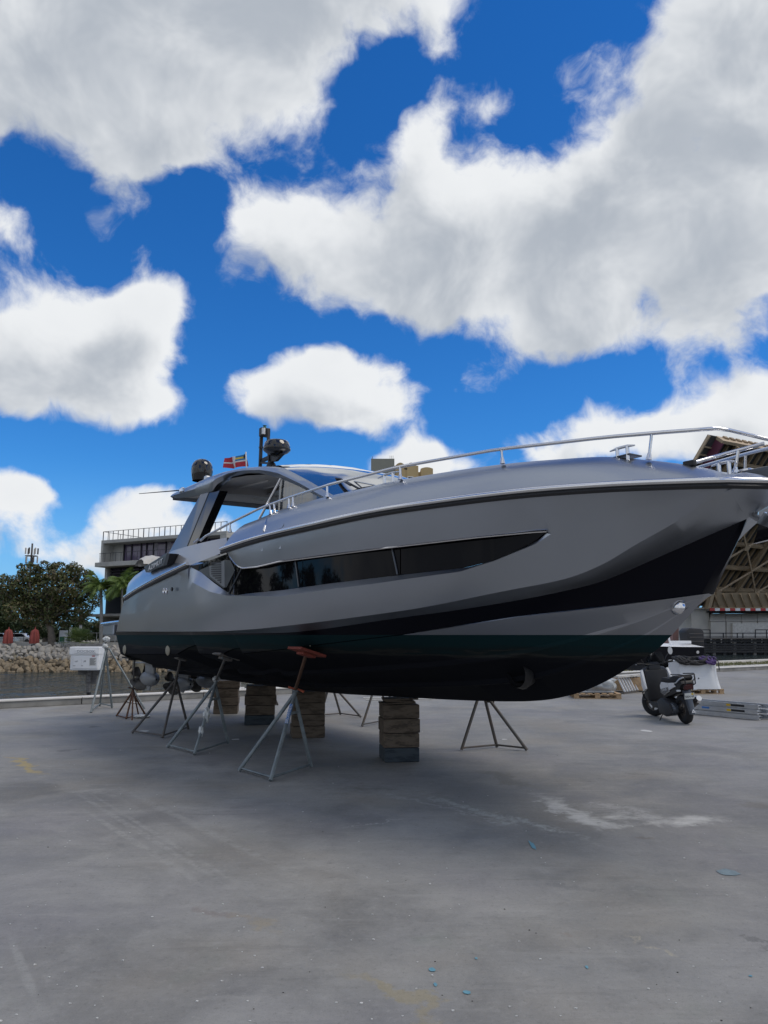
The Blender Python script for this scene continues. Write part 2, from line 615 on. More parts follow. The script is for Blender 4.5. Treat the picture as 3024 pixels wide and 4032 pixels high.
def mat_glass(name, tint, alpha):
    m, N, L, p = new_mat(name)
    out = N['Material Output']
    tr = N.new('ShaderNodeBsdfTransparent')
    tr.inputs[0].default_value = (*tint, 1)
    gl = N.new('ShaderNodeBsdfGlossy')
    gl.inputs['Roughness'].default_value = 0.02
    nz = N.new('ShaderNodeTexNoise')
    nz.inputs['Scale'].default_value = 1.5
    mr = N.new('ShaderNodeMapRange')
    mr.inputs[3].default_value = 0.9 * alpha
    mr.inputs[4].default_value = 1.1 * alpha
    L.new(nz.outputs['Fac'], mr.inputs[0])
    fr = N.new('ShaderNodeFresnel')
    fr.inputs[0].default_value = 1.5
    ad = N.new('ShaderNodeMath')
    ad.operation = 'ADD'
    ad.use_clamp = True
    L.new(fr.outputs[0], ad.inputs[0])
    L.new(mr.outputs[0], ad.inputs[1])
    mx = N.new('ShaderNodeMixShader')
    L.new(ad.outputs[0], mx.inputs[0])
    L.new(tr.outputs[0], mx.inputs[1])
    L.new(gl.outputs[0], mx.inputs[2])
    L.new(mx.outputs[0], out.inputs['Surface'])
    return m

MT['clear_glass'] = mat_glass('side_glass', (0.55, 0.58, 0.60), 0.12)
MT['smoke_glass'] = mat_glass('smoked_screen', (0.35, 0.37, 0.38), 0.05)
MT['wind_glass'] = pm('windscreen_glass', (0.02, 0.022, 0.026), 0.04, 0.0, 0.05, spec=1.0, coat=1.0)
MT['facade_glass'] = pm('violet_facade_glass', (0.13, 0.10, 0.17), 0.06, 0.0, 0.5, 0.25, spec=1.0)

def mat_paint_split(name, top):
    """hull below the chine / boot area: top colour above the waterline, stained green boot, black antifouling below"""
    m, N, L, p = new_mat(name)
    tcn = N.new('ShaderNodeTexCoord')
    sp = N.new('ShaderNodeSeparateXYZ')
    L.new(tcn.outputs['Object'], sp.inputs[0])
    mp = N.new('ShaderNodeMapping')
    mp.inputs[3].default_value = (0.5, 1.0, 9.0)
    L.new(tcn.outputs['Object'], mp.inputs[0])
    nz = N.new('ShaderNodeTexNoise')
    nz.inputs['Scale'].default_value = 1.6
    nz.inputs['Detail'].default_value = 8
    nz.inputs['Roughness'].default_value = 0.65
    L.new(mp.outputs[0], nz.inputs['Vector'])
    ma = N.new('ShaderNodeMath')
    ma.operation = 'MULTIPLY_ADD'
    L.new(nz.outputs['Fac'], ma.inputs[0])
    ma.inputs[1].default_value = 0.26
    L.new(sp.outputs['Z'], ma.inputs[2])
    # stained boot stripe
    mr = N.new('ShaderNodeMapRange')
    mr.inputs[1].default_value = 1.56
    mr.inputs[2].default_value = 1.80
    L.new(ma.outputs[0], mr.inputs[0])
    cr = N.new('ShaderNodeValToRGB')
    e = cr.color_ramp.elements
    e[0].position, e[0].color = 0.0, (0.0055, 0.0065, 0.010, 1)
    e[1].position, e[1].color = 1.0, (0.006, 0.026, 0.031, 1)
    for pos, c in ((0.22, (0.010, 0.011, 0.014, 1)), (0.36, (0.030, 0.032, 0.030, 1)), (0.42, (0.010, 0.018, 0.020, 1)), (0.75, (0.006, 0.025, 0.030, 1))):
        q = cr.color_ramp.elements.new(pos)
        q.color = c
    L.new(mr.outputs[0], cr.inputs[0])
    gt = N.new('ShaderNodeMath')
    gt.operation = 'GREATER_THAN'
    gt.inputs[1].default_value = 1.700
    L.new(sp.outputs['Z'], gt.inputs[0])
    mx = N.new('ShaderNodeMix')
    mx.data_type = 'RGBA'
    mx.inputs[7].default_value = (*top, 1)
    L.new(gt.outputs[0], mx.inputs['Factor'])
    L.new(cr.outputs[0], mx.inputs[6])
    L.new(mx.outputs[2], p.inputs['Base Color'])
    rr = N.new('ShaderNodeMapRange')
    rr.inputs[3].default_value = 0.75
    rr.inputs[4].default_value = 0.28
    L.new(gt.outputs[0], rr.inputs[0])
    L.new(rr.outputs[0], p.inputs['Roughness'])
    me_ = N.new('ShaderNodeMath')
    me_.operation = 'MULTIPLY'
    me_.inputs[1].default_value = 0.85 if top[0] > 0.1 else 0.0
    L.new(gt.outputs[0], me_.inputs[0])
    L.new(me_.outputs[0], p.inputs['Metallic'])
    p.inputs['Specular IOR Level'].default_value = 0.12
    return m

MT['bottom'] = mat_paint_split('antifouling_bottom', (0.36, 0.375, 0.41))
MT['band'] = mat_paint_split('navy_band', (0.003, 0.0035, 0.008))

def mat_timber(name, col, col2):
    m, N, L, p = new_mat(name)
    tcn = N.new('ShaderNodeTexCoord')
    oi = N.new('ShaderNodeObjectInfo')
    av = N.new('ShaderNodeVectorMath')
    av.operation = 'ADD'
    L.new(tcn.outputs['Object'], av.inputs[0])
    sc = N.new('ShaderNodeVectorMath')
    sc.operation = 'SCALE'
    sc.inputs['Scale'].default_value = 30
    L.new(oi.outputs['Random'], sc.inputs[0])
    L.new(sc.outputs[0], av.inputs[1])
    mp = N.new('ShaderNodeMapping')
    mp.inputs[3].default_value = (1.2, 5, 5)
    L.new(av.outputs[0], mp.inputs[0])
    nz = N.new('ShaderNodeTexNoise')
    nz.inputs['Scale'].default_value = 3
    nz.inputs['Detail'].default_value = 8
    nz.inputs['Roughness'].default_value = 0.7
    L.new(mp.outputs[0], nz.inputs['Vector'])
    cr = N.new('ShaderNodeValToRGB')
    e = cr.color_ramp.elements
    e[0].position, e[0].color = 0.25, (*col, 1)
    e[1].position, e[1].color = 0.72, (*col2, 1)
    q = e.new(0.42)
    q.color = (*[c * 0.7 for c in col], 1)
    q = e.new(0.5)
    q.color = (*[(a + b) / 2 for a, b in zip(col, col2)], 1)
    L.new(nz.outputs['Fac'], cr.inputs[0])
    L.new(cr.outputs[0], p.inputs['Base Color'])
    p.inputs['Roughness'].default_value = 0.9
    b = N.new('ShaderNodeBump')
    b.inputs['Strength'].default_value = 0.4
    b.inputs['Distance'].default_value = 0.01
    L.new(nz.outputs['Fac'], b.inputs['Height'])
    L.new(b.outputs[0], p.inputs['Normal'])
    return m

MT['timber'] = mat_timber('old_timber', (0.10, 0.078, 0.058), (0.17, 0.135, 0.10))
MT['timber_blue'] = mat_timber('blue_stained_timber', (0.035, 0.05, 0.065), (0.06, 0.075, 0.085))
MT['grey_board'] = mat_timber('grey_board', (0.14, 0.135, 0.13), (0.24, 0.23, 0.22))
MT['fender_board'] = mat_timber('dark_fender_board', (0.03, 0.032, 0.036), (0.06, 0.06, 0.062))

def mat_leaf(name, cols):
    m, N, L, p = new_mat(name)
    geo = N.new('ShaderNodeNewGeometry')
    cr = N.new('ShaderNodeValToRGB')
    e = cr.color_ramp.elements
    e[0].color = (*cols[0], 1)
    e[1].color = (*cols[-1], 1)
    for i, c in enumerate(cols[1:-1]):
        q = e.new((i + 1) / (len(cols) - 1))
        q.color = (*c, 1)
    L.new(geo.outputs['Random Per Island'], cr.inputs[0])
    L.new(cr.outputs[0], p.inputs['Base Color'])
    p.inputs['Roughness'].default_value = 0.55
    tl = N.new('ShaderNodeBsdfTranslucent')
    L.new(cr.outputs[0], tl.inputs[0])
    mx = N.new('ShaderNodeMixShader')
    mx.inputs[0].default_value = 0.25
    L.new(p.outputs[0], mx.inputs[1])
    L.new(tl.outputs[0], mx.inputs[2])
    L.new(mx.outputs[0], N['Material Output'].inputs['Surface'])
    return m

MT['leaf'] = mat_leaf('mixed_leaves', [(0.05, 0.08, 0.026), (0.09, 0.12, 0.035), (0.16, 0.155, 0.055), (0.15, 0.11, 0.07), (0.07, 0.105, 0.03), (0.21, 0.18, 0.075)])
MT['leaf_dark'] = mat_leaf('dark_leaves', [(0.02, 0.04, 0.012), (0.035, 0.06, 0.018), (0.05, 0.075, 0.025)])
MT['palm'] = mat_leaf('palm_leaves', [(0.09, 0.16, 0.035), (0.15, 0.23, 0.05), (0.20, 0.27, 0.07)])
MT['fanpalm'] = mat_leaf('fan_palm_leaves', [(0.10, 0.17, 0.055), (0.17, 0.24, 0.085), (0.21, 0.25, 0.09)])
MT['grass'] = mat_leaf('grass_blades', [(0.09, 0.11, 0.03), (0.14, 0.15, 0.05), (0.20, 0.18, 0.08)])

# ================================================================ SETTING
WATER_Z = -1.7
QP, QD = Vector((-9.35, 18.7, 0)), Vector((1, 0.738, 0)).normalized()     # quay edge line
QN = Vector((-QD.y, QD.x, 0))                                             # towards the water

def quay(s, off=0.0, z=0.0):
    p = QP + QD * s + QN * off
    return Vector((p.x, p.y, z))

# ---- yard surface
def mat_yard():
    m, N, L, p = new_mat('worn_asphalt')
    tcn = N.new('ShaderNodeTexCoord')
    P = tcn.outputs['Object']
    def nz(scale, detail=6, rough=0.6, vec=None, dist=0.0):
        n = N.new('ShaderNodeTexNoise')
        n.inputs['Scale'].default_value = scale
        n.inputs['Detail'].default_value = detail
        n.inputs['Roughness'].default_value = rough
        n.inputs['Distortion'].default_value = dist
        L.new(vec if vec else P, n.inputs['Vector'])
        return n
    def mth(op, a, b=None, c=None, clamp=False):
        n = N.new('ShaderNodeMath')
        n.operation = op
        n.use_clamp = clamp
        for i, v in enumerate((a, b, c)):
            if v is None:
                continue
            if isinstance(v, (int, float)):
                n.inputs[i].default_value = v
            else:
                L.new(v, n.inputs[i])
        return n.outputs[0]
    def sm(v, lo, hi, a=0.0, b=1.0):
        n = N.new('ShaderNodeMapRange')
        n.interpolation_type = 'SMOOTHSTEP'
        L.new(v, n.inputs[0])
        for i, q in enumerate((lo, hi, a, b)):
            n.inputs[i + 1].default_value = q
        return n.outputs[0]
    def mixc(fac, c1, c2):
        n = N.new('ShaderNodeMix')
        n.data_type = 'RGBA'
        L.new(fac, n.inputs['Factor'])
        for i, c in ((6, c1), (7, c2)):
            if isinstance(c, tuple):
                n.inputs[i].default_value = (*c, 1)
            else:
                L.new(c, n.inputs[i])
        return n.outputs[2]
    big = nz(0.22, 5, 0.6, dist=0.6).outputs['Fac']
    mid = nz(1.1, 8, 0.68, dist=0.4).outputs['Fac']
    fine = nz(9.0, 8, 0.75).outputs['Fac']
    hue = nz(0.5, 3, 0.5).outputs['Fac']
    grit = nz(150.0, 3, 0.7).outputs['Fac']
    c = mixc(sm(big, 0.35, 0.66), (0.205, 0.202, 0.197), (0.285, 0.283, 0.278))
    c = mixc(mth('MULTIPLY', sm(mid, 0.40, 0.72), 0.62), c, (0.38, 0.375, 0.365))
    c = mixc(mth('MULTIPLY', sm(mid, 0.50, 0.24), 0.60), c, (0.145, 0.144, 0.143))
    c = mixc(mth('MULTIPLY', sm(hue, 0.45, 0.70), 0.40), c, (0.25, 0.243, 0.27))
    c = mixc(mth('MULTIPLY', sm(hue, 0.50, 0.30), 0.45), c, (0.275, 0.245, 0.205))
    hue2 = nz(0.9, 6, 0.6, dist=1.2).outputs['Fac']
    c = mixc(mth('MULTIPLY', sm(hue2, 0.58, 0.74), 0.40), c, (0.235, 0.255, 0.23))
    c = mixc(mth('MULTIPLY', sm(fine, 0.50, 0.75), 0.35), c, (0.40, 0.395, 0.385))
    c = mixc(mth('MULTIPLY', sm(fine, 0.46, 0.26), 0.45), c, (0.12, 0.118, 0.116))
    wob = nz(2.2, 7, 0.7).outputs['Color']
    wv = N.new('ShaderNodeVectorMath')
    wv.operation = 'MULTIPLY_ADD'
    L.new(wob, wv.inputs[0])
    wv.inputs[1].default_value = (0.9, 0.9, 0)
    L.new(P, wv.inputs[2])
    def ell(px0, py0, px1, py1, wid, base=None):
        """mask of a patch that runs on the ground from one photo pixel to another"""
        a, b = G(px0, py0), G(px1, py1)
        mid_ = (a + b) / 2 + Vector((0.45, 0.45, 0))
        d = (b - a)
        half = max(d.length / 2, 0.05)
        d.normalize()
        s = Vector((-d.y, d.x, 0))
        src = wv.outputs[0] if base is None else base
        def dotp(vv, cc):
            n = N.new('ShaderNodeVectorMath')
            n.operation = 'DOT_PRODUCT'
            L.new(src, n.inputs[0])
            n.inputs[1].default_value = vv
            return mth('SUBTRACT', n.outputs['Value'], cc)
        u = dotp(d / half, mid_.dot(d) / half)
        w = dotp(s / wid, mid_.dot(s) / wid)
        r = mth('SQRT', mth('ADD', mth('MULTIPLY', u, u), mth('MULTIPLY', w, w)))
        return sm(r, 1.0, 0.45)
    brk = sm(mid, 0.40, 0.62)
    brk2 = sm(fine, 0.38, 0.60)
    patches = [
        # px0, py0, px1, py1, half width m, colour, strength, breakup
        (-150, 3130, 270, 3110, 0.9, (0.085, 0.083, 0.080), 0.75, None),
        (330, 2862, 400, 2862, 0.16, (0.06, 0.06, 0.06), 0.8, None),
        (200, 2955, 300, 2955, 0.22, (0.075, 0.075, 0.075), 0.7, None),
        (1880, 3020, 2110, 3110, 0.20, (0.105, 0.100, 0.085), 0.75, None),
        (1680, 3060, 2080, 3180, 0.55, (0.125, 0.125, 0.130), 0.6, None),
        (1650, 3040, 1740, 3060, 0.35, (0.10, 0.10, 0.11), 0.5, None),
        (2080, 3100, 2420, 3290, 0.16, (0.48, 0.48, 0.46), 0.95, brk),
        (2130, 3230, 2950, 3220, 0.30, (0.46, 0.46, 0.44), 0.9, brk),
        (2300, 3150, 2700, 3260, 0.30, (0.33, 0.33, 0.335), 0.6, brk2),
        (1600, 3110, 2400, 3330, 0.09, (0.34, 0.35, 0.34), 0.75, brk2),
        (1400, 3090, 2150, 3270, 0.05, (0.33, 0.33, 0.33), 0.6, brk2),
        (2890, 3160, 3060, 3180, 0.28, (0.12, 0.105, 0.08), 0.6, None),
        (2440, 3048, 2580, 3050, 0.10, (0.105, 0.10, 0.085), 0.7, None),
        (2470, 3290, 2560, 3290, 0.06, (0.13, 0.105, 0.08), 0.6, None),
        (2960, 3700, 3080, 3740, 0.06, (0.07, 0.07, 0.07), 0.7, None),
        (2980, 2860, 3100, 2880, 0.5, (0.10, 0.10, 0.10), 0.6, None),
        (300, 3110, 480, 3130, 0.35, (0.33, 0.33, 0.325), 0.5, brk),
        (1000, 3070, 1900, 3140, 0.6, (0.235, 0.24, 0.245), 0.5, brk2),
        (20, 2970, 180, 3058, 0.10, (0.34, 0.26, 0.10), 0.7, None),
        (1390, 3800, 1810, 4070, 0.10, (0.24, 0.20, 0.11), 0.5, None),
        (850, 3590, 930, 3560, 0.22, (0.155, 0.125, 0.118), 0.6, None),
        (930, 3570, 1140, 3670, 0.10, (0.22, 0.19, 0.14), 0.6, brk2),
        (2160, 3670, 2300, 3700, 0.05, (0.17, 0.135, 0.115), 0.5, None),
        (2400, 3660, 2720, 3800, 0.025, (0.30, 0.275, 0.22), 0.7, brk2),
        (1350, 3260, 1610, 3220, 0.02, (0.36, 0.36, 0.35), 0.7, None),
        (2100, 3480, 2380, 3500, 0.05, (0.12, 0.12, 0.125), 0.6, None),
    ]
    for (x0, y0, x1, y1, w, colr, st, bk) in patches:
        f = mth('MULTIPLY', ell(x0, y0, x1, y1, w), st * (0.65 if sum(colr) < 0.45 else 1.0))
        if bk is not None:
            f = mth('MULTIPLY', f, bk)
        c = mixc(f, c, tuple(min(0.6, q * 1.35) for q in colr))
    tr = [(230, 3080, 1080, 3600, 0.028), (300, 3090, 1130, 3600, 0.022), (360, 3070, 1300, 3560, 0.05), (430, 3080, 1360, 3540, 0.04), (20, 3640, 180, 4032, 0.02), (60, 3640, 230, 4032, 0.02), (270, 3150, 980, 3600, 0.03)]
    pv = N.new('ShaderNodeVectorMath')
    pv.operation = 'ADD'
    pv.inputs[1].default_value = (0.45, 0.45, 0)
    L.new(P, pv.inputs[0])
    for i, (x0, y0, x1, y1, w) in enumerate(tr):
        f = mth('MULTIPLY', ell(x0, y0, x1, y1, w * 1.6, pv.outputs[0]), 0.55)
        f = mth('MULTIPLY', f, brk2)
        c = mixc(f, c, (0.34, 0.34, 0.33) if i % 3 != 2 else (0.21, 0.205, 0.20))
    speck = nz(34.0, 5, 0.8).outputs['Fac']
    c = mixc(mth('MULTIPLY', sm(speck, 0.54, 0.74), 0.50), c, (0.40, 0.395, 0.38))
    c = mixc(mth('MULTIPLY', sm(speck, 0.46, 0.28), 0.55), c, (0.105, 0.104, 0.102))
    stre = N.new('ShaderNodeMapping')
    stre.inputs[2].default_value = (0, 0, 0.5)
    stre.inputs[3].default_value = (0.35, 3.2, 1)
    L.new(P, stre.inputs[0])
    stn = nz(1.6, 7, 0.7, stre.outputs[0]).outputs['Fac']
    c = mixc(mth('MULTIPLY', sm(stn, 0.54, 0.70), 0.34), c, (0.36, 0.355, 0.345))
    c = mixc(mth('MULTIPLY', sm(stn, 0.44, 0.30), 0.34), c, (0.14, 0.138, 0.135))
    c = mixc(mth('MULTIPLY', sm(grit, 0.55, 0.75), 0.35), c, (0.34, 0.33, 0.32))
    c = mixc(mth('MULTIPLY', sm(grit, 0.45, 0.28), 0.45), c, (0.07, 0.07, 0.07))
    wm = N.new('ShaderNodeVectorMath')
    wm.operation = 'MULTIPLY'
    L.new(c, wm.inputs[0])
    wm.inputs[1].default_value = (0.97, 0.97, 0.95)
    L.new(wm.outputs[0], p.inputs['Base Color'])
    L.new(sm(mid, 0.25, 0.75, 0.62, 0.9), p.inputs['Roughness'])
    p.inputs['Specular IOR Level'].default_value = 0.3
    hgt = mth('ADD', mth('MULTIPLY', grit, 0.35), mth('ADD', fine, mth('MULTIPLY', mid, 2.0)))
    b = N.new('ShaderNodeBump')
    b.inputs['Strength'].default_value = 0.35
    b.inputs['Distance'].default_value = 0.012
    L.new(hgt, b.inputs['Height'])
    L.new(b.outputs[0], p.inputs['Normal'])
    return m
MT['yard'] = mat_yard()
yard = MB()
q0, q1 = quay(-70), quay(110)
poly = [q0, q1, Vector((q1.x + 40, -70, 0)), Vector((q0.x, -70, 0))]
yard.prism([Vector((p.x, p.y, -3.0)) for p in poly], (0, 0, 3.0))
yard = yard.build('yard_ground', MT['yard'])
tag(yard, kind='structure')

# flat paint marks and litter chips on the asphalt
def ground_patch(name, px, py, wpx, hpx, mat, seed, z=0.004, n=14, ang=0.0):
    rr = random.Random(seed)
    c = G(px, py)
    sx = wpx / FPX * c.y
    a0, a1 = G(px, py - hpx / 2), G(px, py + hpx / 2)
    sy = abs(a0.y - a1.y)
    pts = []
    for k in range(n):
        t = 2 * math.pi * k / n
        r = 0.5 * (0.75 + 0.5 * rr.random())
        x, y = math.cos(t) * r * sx, math.sin(t) * r * sy
        pts.append(Vector((c.x + x * math.cos(ang) - y * math.sin(ang), c.y + x * math.sin(ang) + y * math.cos(ang), z)))
    return MB().add(pts, [tuple(range(n))]).build(name, mat, yard)

MT['blue_paint'] = pm('worn_blue_paint', (0.10, 0.27, 0.36), 0.8, 0, 0.2, 30, var2=(0.16, 0.33, 0.40))
MT['pale_blue_paint'] = pm('pale_blue_paint', (0.19, 0.25, 0.28), 0.8, 0, 0.2, 20)
for i, (x, y, w, h) in enumerate([(2097, 3330, 16, 34), (1702, 3820, 26, 14), (1715, 3880, 14, 16), (1838, 3910, 30, 14), (2310, 3810, 12, 12), (2955, 3845, 14, 8), (1875, 3776, 10, 8)]):
    ground_patch('blue_paint_mark', x, y, w, h, MT['blue_paint'], 40 + i)
ground_patch('blue_paint_mark', 2870, 3437, 70, 28, MT['pale_blue_paint'], 60)
MT['chip_w'] = pm('pale_chip', (0.6, 0.6, 0.58), 0.8)
MT['chip_d'] = pm('dark_chip', (0.05, 0.045, 0.04), 0.9)
rr = random.Random(11)
for kind_, mat in (('pale', MT['chip_w']), ('dark', MT['chip_d'])):
    mb = MB()
    for i in range(170 if kind_ == 'pale' else 30):
        y = 2860 + (4032 - 2860) * rr.random() ** 0.8
        c = G(rr.uniform(0, 3024), y)
        r = rr.uniform(0.003, 0.009) * (1.0 if kind_ == 'pale' else 0.7)
        k = rr.choice([3, 4, 5])
        ph = rr.random() * 6
        e = rr.uniform(0.4, 1.0)
        pts = [Vector((c.x + r * math.cos(ph + 2 * math.pi * j / k), c.y + e * r * math.sin(ph + 2 * math.pi * j / k), 0.001)) for j in range(k)]
        mb.prism(pts, (0, 0, r * 0.5))
    tag(mb.build(kind_ + '_grit', mat, None, merge=False), kind_ + ' chips and grit scattered over the asphalt', 'grit', kind='stuff')
for i, (x, y, w) in enumerate([(2545, 2878, 40), (930, 2912, 30), (565, 2880, 40), (1985, 2912, 22), (2360, 3238, 18)]):
    o = ground_patch('paper_scrap', x, y, w, w * 0.18, MT['chip_w'], 90 + i, n=9)

# ---- quay kerb: separate cast sections with a pale cap
kerb = empty('quay_kerb', quay(0))
tag(kerb, 'low concrete quay kerb with pale cap running behind the boat', 'kerb')
kw, kh = 0.42, 0.15
L0, L1, seg_len = -14.0, 62.0, 3.2
k = 0
s = L0
me_a = me_b = None
rot_q = math.atan2(QD.y, QD.x)
while s < L1:
    if me_a is None:
        a = MB().box((0, 0, kh / 2 + 0.001), (seg_len - 0.02, kw - 0.05, kh)).build('kerb_section', MT['kerb'], kerb, bevel=0.012)
        b = MB().box((0, 0.0, kh + 0.02), (seg_len - 0.012, kw, 0.036)).build('kerb_cap', MT['kerb_top'], kerb, bevel=0.01)
        me_a, me_b = a.data, b.data
        loc = QD * (s + seg_len / 2) - QN * 0.25
        a.location = b.location = loc
        a.rotation_euler = b.rotation_euler = (0, 0, rot_q)
    else:
        loc = QD * (s + seg_len / 2) - QN * 0.25
        inst('kerb_section', me_a, kerb, loc, (0, 0, rot_q))
        inst('kerb_cap', me_b, kerb, loc, (0, 0, rot_q))
    s += seg_len

# ---- water
def mat_water():
    m, N, L, p = new_mat('canal_water')
    tcn = N.new('ShaderNodeTexCoord')
    mp = N.new('ShaderNodeMapping')
    mp.inputs[3].default_value = (1.0, 0.45, 1.0)
    L.new(tcn.outputs['Object'], mp.inputs[0])
    n1 = N.new('ShaderNodeTexNoise')
    n1.inputs['Scale'].default_value = 0.55
    n1.inputs['Detail'].default_value = 6
    n1.inputs['Roughness'].default_value = 0.55
    n1.inputs['Distortion'].default_value = 0.6
    L.new(mp.outputs[0], n1.inputs['Vector'])
    n2 = N.new('ShaderNodeTexNoise')
    n2.inputs['Scale'].default_value = 0.05
    n2.inputs['Detail'].default_value = 3
    L.new(tcn.outputs['Object'], n2.inputs['Vector'])
    mr = N.new('ShaderNodeMapRange')
    mr.inputs[1].default_value = 0.4
    mr.inputs[2].default_value = 0.6
    mr.inputs[3].default_value = 0.4
    mr.inputs[4].default_value = 1.0
    L.new(n2.outputs['Fac'], mr.inputs[0])
    b = N.new('ShaderNodeBump')
    b.inputs['Distance'].default_value = 1.6
    L.new(mr.outputs[0], b.inputs['Strength'])
    L.new(n1.outputs['Fac'], b.inputs['Height'])
    L.new(b.outputs[0], p.inputs['Normal'])
    p.inputs['Base Color'].default_value = (0.022, 0.036, 0.038, 1)
    p.inputs['Roughness'].default_value = 0.10
    p.inputs['IOR'].default_value = 1.33
    return m
MT['water'] = mat_water()
w = MB().add([(-900, -400, WATER_Z), (1200, -400, WATER_Z), (1200, 1500, WATER_Z), (-900, 1500, WATER_Z)], [(0, 1, 2, 3)]).build('water', MT['water'])
tag(w, kind='structure')

# ---- far bank
MT['bank'] = pm('bank_ground', (0.16, 0.15, 0.10), 0.95, 0, 0.3, 0.25, var2=(0.30, 0.27, 0.21), bump=0.3, bscale=1.5)
BANK = [(-260, -60), (-140, 24), (-90, 62), (-60, 74), (-40, 76), (-8, 77.5), (14, 96), (40, 158), (300, 260)]
BZ = 0.55
bank = MB()
front = [Vector((x, y, BZ)) for x, y in BANK]
back = [Vector((x * 3.0, 1400, BZ + 1.0)) for x, y in BANK]
toe = [Vector((x, y - 3.6, WATER_Z - 0.6)) for x, y in BANK]
bank.grid([toe, front, back])
bank = tag(bank.build('far_bank', MT['bank']), kind='structure')

# ---- rock revetment in front of the bank
MT['rock_grey'] = pm('grey_rock', (0.24, 0.225, 0.20), 0.95, 0, 0.25, 3, bump=0.4, bscale=8, var2=(0.36, 0.34, 0.31))
MT['rock_brown'] = pm('brown_rock', (0.15, 0.115, 0.075), 0.95, 0, 0.25, 3, bump=0.4, bscale=8, var2=(0.30, 0.245, 0.17))
def rock_mesh(seed, mat):
    rr = random.Random(seed)
    bm = bmesh.new()
    bmesh.ops.create_icosphere(bm, subdivisions=2, radius=0.5)
    off = Vector((rr.random() * 50, rr.random() * 50, 0))
    cuts = [(Vector((rr.uniform(-1, 1), rr.uniform(-1, 1), rr.uniform(-1, 1))).normalized(), rr.uniform(0.28, 0.42)) for _ in range(7)]
    for v in bm.verts:
        for n_, d_ in cuts:
            e = v.co.dot(n_) - d_
            if e > 0:
                v.co -= n_ * e * 0.9
        v.co *= 1 + 0.18 * noise.noise(v.co * 2.5 + off)
    me = bpy.data.meshes.new('rock')
    bm.to_mesh(me)
    bm.free()
    me.polygons.foreach_set('use_smooth', [True] * len(me.polygons))
    me.set_sharp_from_angle(angle=R(28))
    me.materials.append(mat)
    return me
rocks_g = [rock_mesh(i, MT['rock_grey']) for i in range(5)]
rocks_b = [rock_mesh(20 + i, MT['rock_brown']) for i in range(5)]
def bank_y(x):
    return lin(BANK)(x)
rev = empty('rock_revetment', (-30, 75, WATER_Z))
tag(rev, 'sloping bank of tumbled grey and brown rocks across the canal', 'rocks')
rr = random.Random(5)
cnt = 0
rest = MB()
for row in range(11):
    f = row / 10.0
    x = -41.0
    while x < -19.0:
        sz = rr.uniform(0.42, 0.95) * (1.1 - 0.25 * f)
        px = x + rr.uniform(-0.1, 0.1)
        py = bank_y(px) - 3.6 + 3.5 * f + rr.uniform(-0.15, 0.15)
        pz = WATER_Z - 0.1 + (BZ - WATER_Z) * f + rr.uniform(-0.05, 0.12)
        me = rr.choice(rocks_g if (f > 0.52 + rr.uniform(-0.1, 0.1)) else rocks_b)
        if cnt < 296:
            inst('rock', me, rev, Vector((px, py, pz)) - Vector((-30, 75, WATER_Z)), (rr.random() * 6, rr.random() * 6, rr.random() * 6), (sz, sz * rr.uniform(0.7, 1.0), sz * rr.uniform(0.6, 0.85)))
            cnt += 1
        else:
            me_v = [Vector(v.co) for v in me.vertices]
            rm = Euler((rr.random() * 6, rr.random() * 6, rr.random() * 6)).to_matrix()
            rest.add([rm @ (v * sz) + Vector((px, py, pz)) - Vector((-30, 75, WATER_Z)) for v in me_v], [tuple(q.vertices) for q in me.polygons])
        x += sz * 0.78
if rest.v:
    o = rest.build('rock_rubble', MT['rock_grey'], rev, smooth=30, merge=False)
    o['kind'] = 'stuff'

# ---- vegetation
def leaf_cloud(mb, centres, n, size, rr, droop=0.0):
    """leaf faces spread through clumps"""
    tot = sum(c[1] ** 2 for c in centres)
    for (c, r, sq) in centres:
        for i in range(int(n * r * r / tot)):
            d = Vector((rr.gauss(0, 1), rr.gauss(0, 1), rr.gauss(0, 1))).normalized()
            q = c + Vector((d.x, d.y, d.z * sq)) * r * (0.45 + 0.6 * rr.random() ** 0.6)
            s = size * rr.uniform(0.6, 1.3)
            nrm = (d + Vector((rr.uniform(-1, 1), rr.uniform(-1, 1), rr.uniform(-0.4, 1.2)))).normalized()
            t = nrm.cross(Vector((rr.uniform(-1, 1), rr.uniform(-1, 1), rr.uniform(-1, 1)))).normalized()
            b = nrm.cross(t)
            mb.add([q - t * s, q - b * s * 0.45 + nrm * s * 0.1, q + t * s, q + b * s * 0.45 + nrm * s * 0.1], [(0, 1, 2, 3)])

def tree(name, label, base, clumps, trunk, leafmat, n, size, seed, limbs=True):
    rr = random.Random(seed)
    t = empty(name, base)
    b = Vector(base)
    tb = MB()
    pts = [Vector(p) - b for p in trunk]
    r0 = trunk_r = 0.34
    tb.tube(pts, [r0 * (1.25 - 0.75 * i / (len(pts) - 1)) for i in range(len(pts))], 10)
    fork = pts[-1]
    for (c, r, sq) in clumps[::2]:
        e = Vector(c) - b
        m1 = fork.lerp(e, 0.5) + Vector((rr.uniform(-.3, .3), rr.uniform(-.3, .3), 0.3))
        tb.tube([fork - Vector((0, 0, 0.2)), m1, e], [0.16, 0.10, 0.03], 6)
    tb.build('trunk', MT['bark'], t, smooth=60)
    lb = MB()
    leaf_cloud(lb, [(Vector(c) - b, r, sq) for c, r, sq in clumps], n, size, rr)
    lb.build('crown', leafmat, t, merge=False)
    return tag(t, label, 'tree')

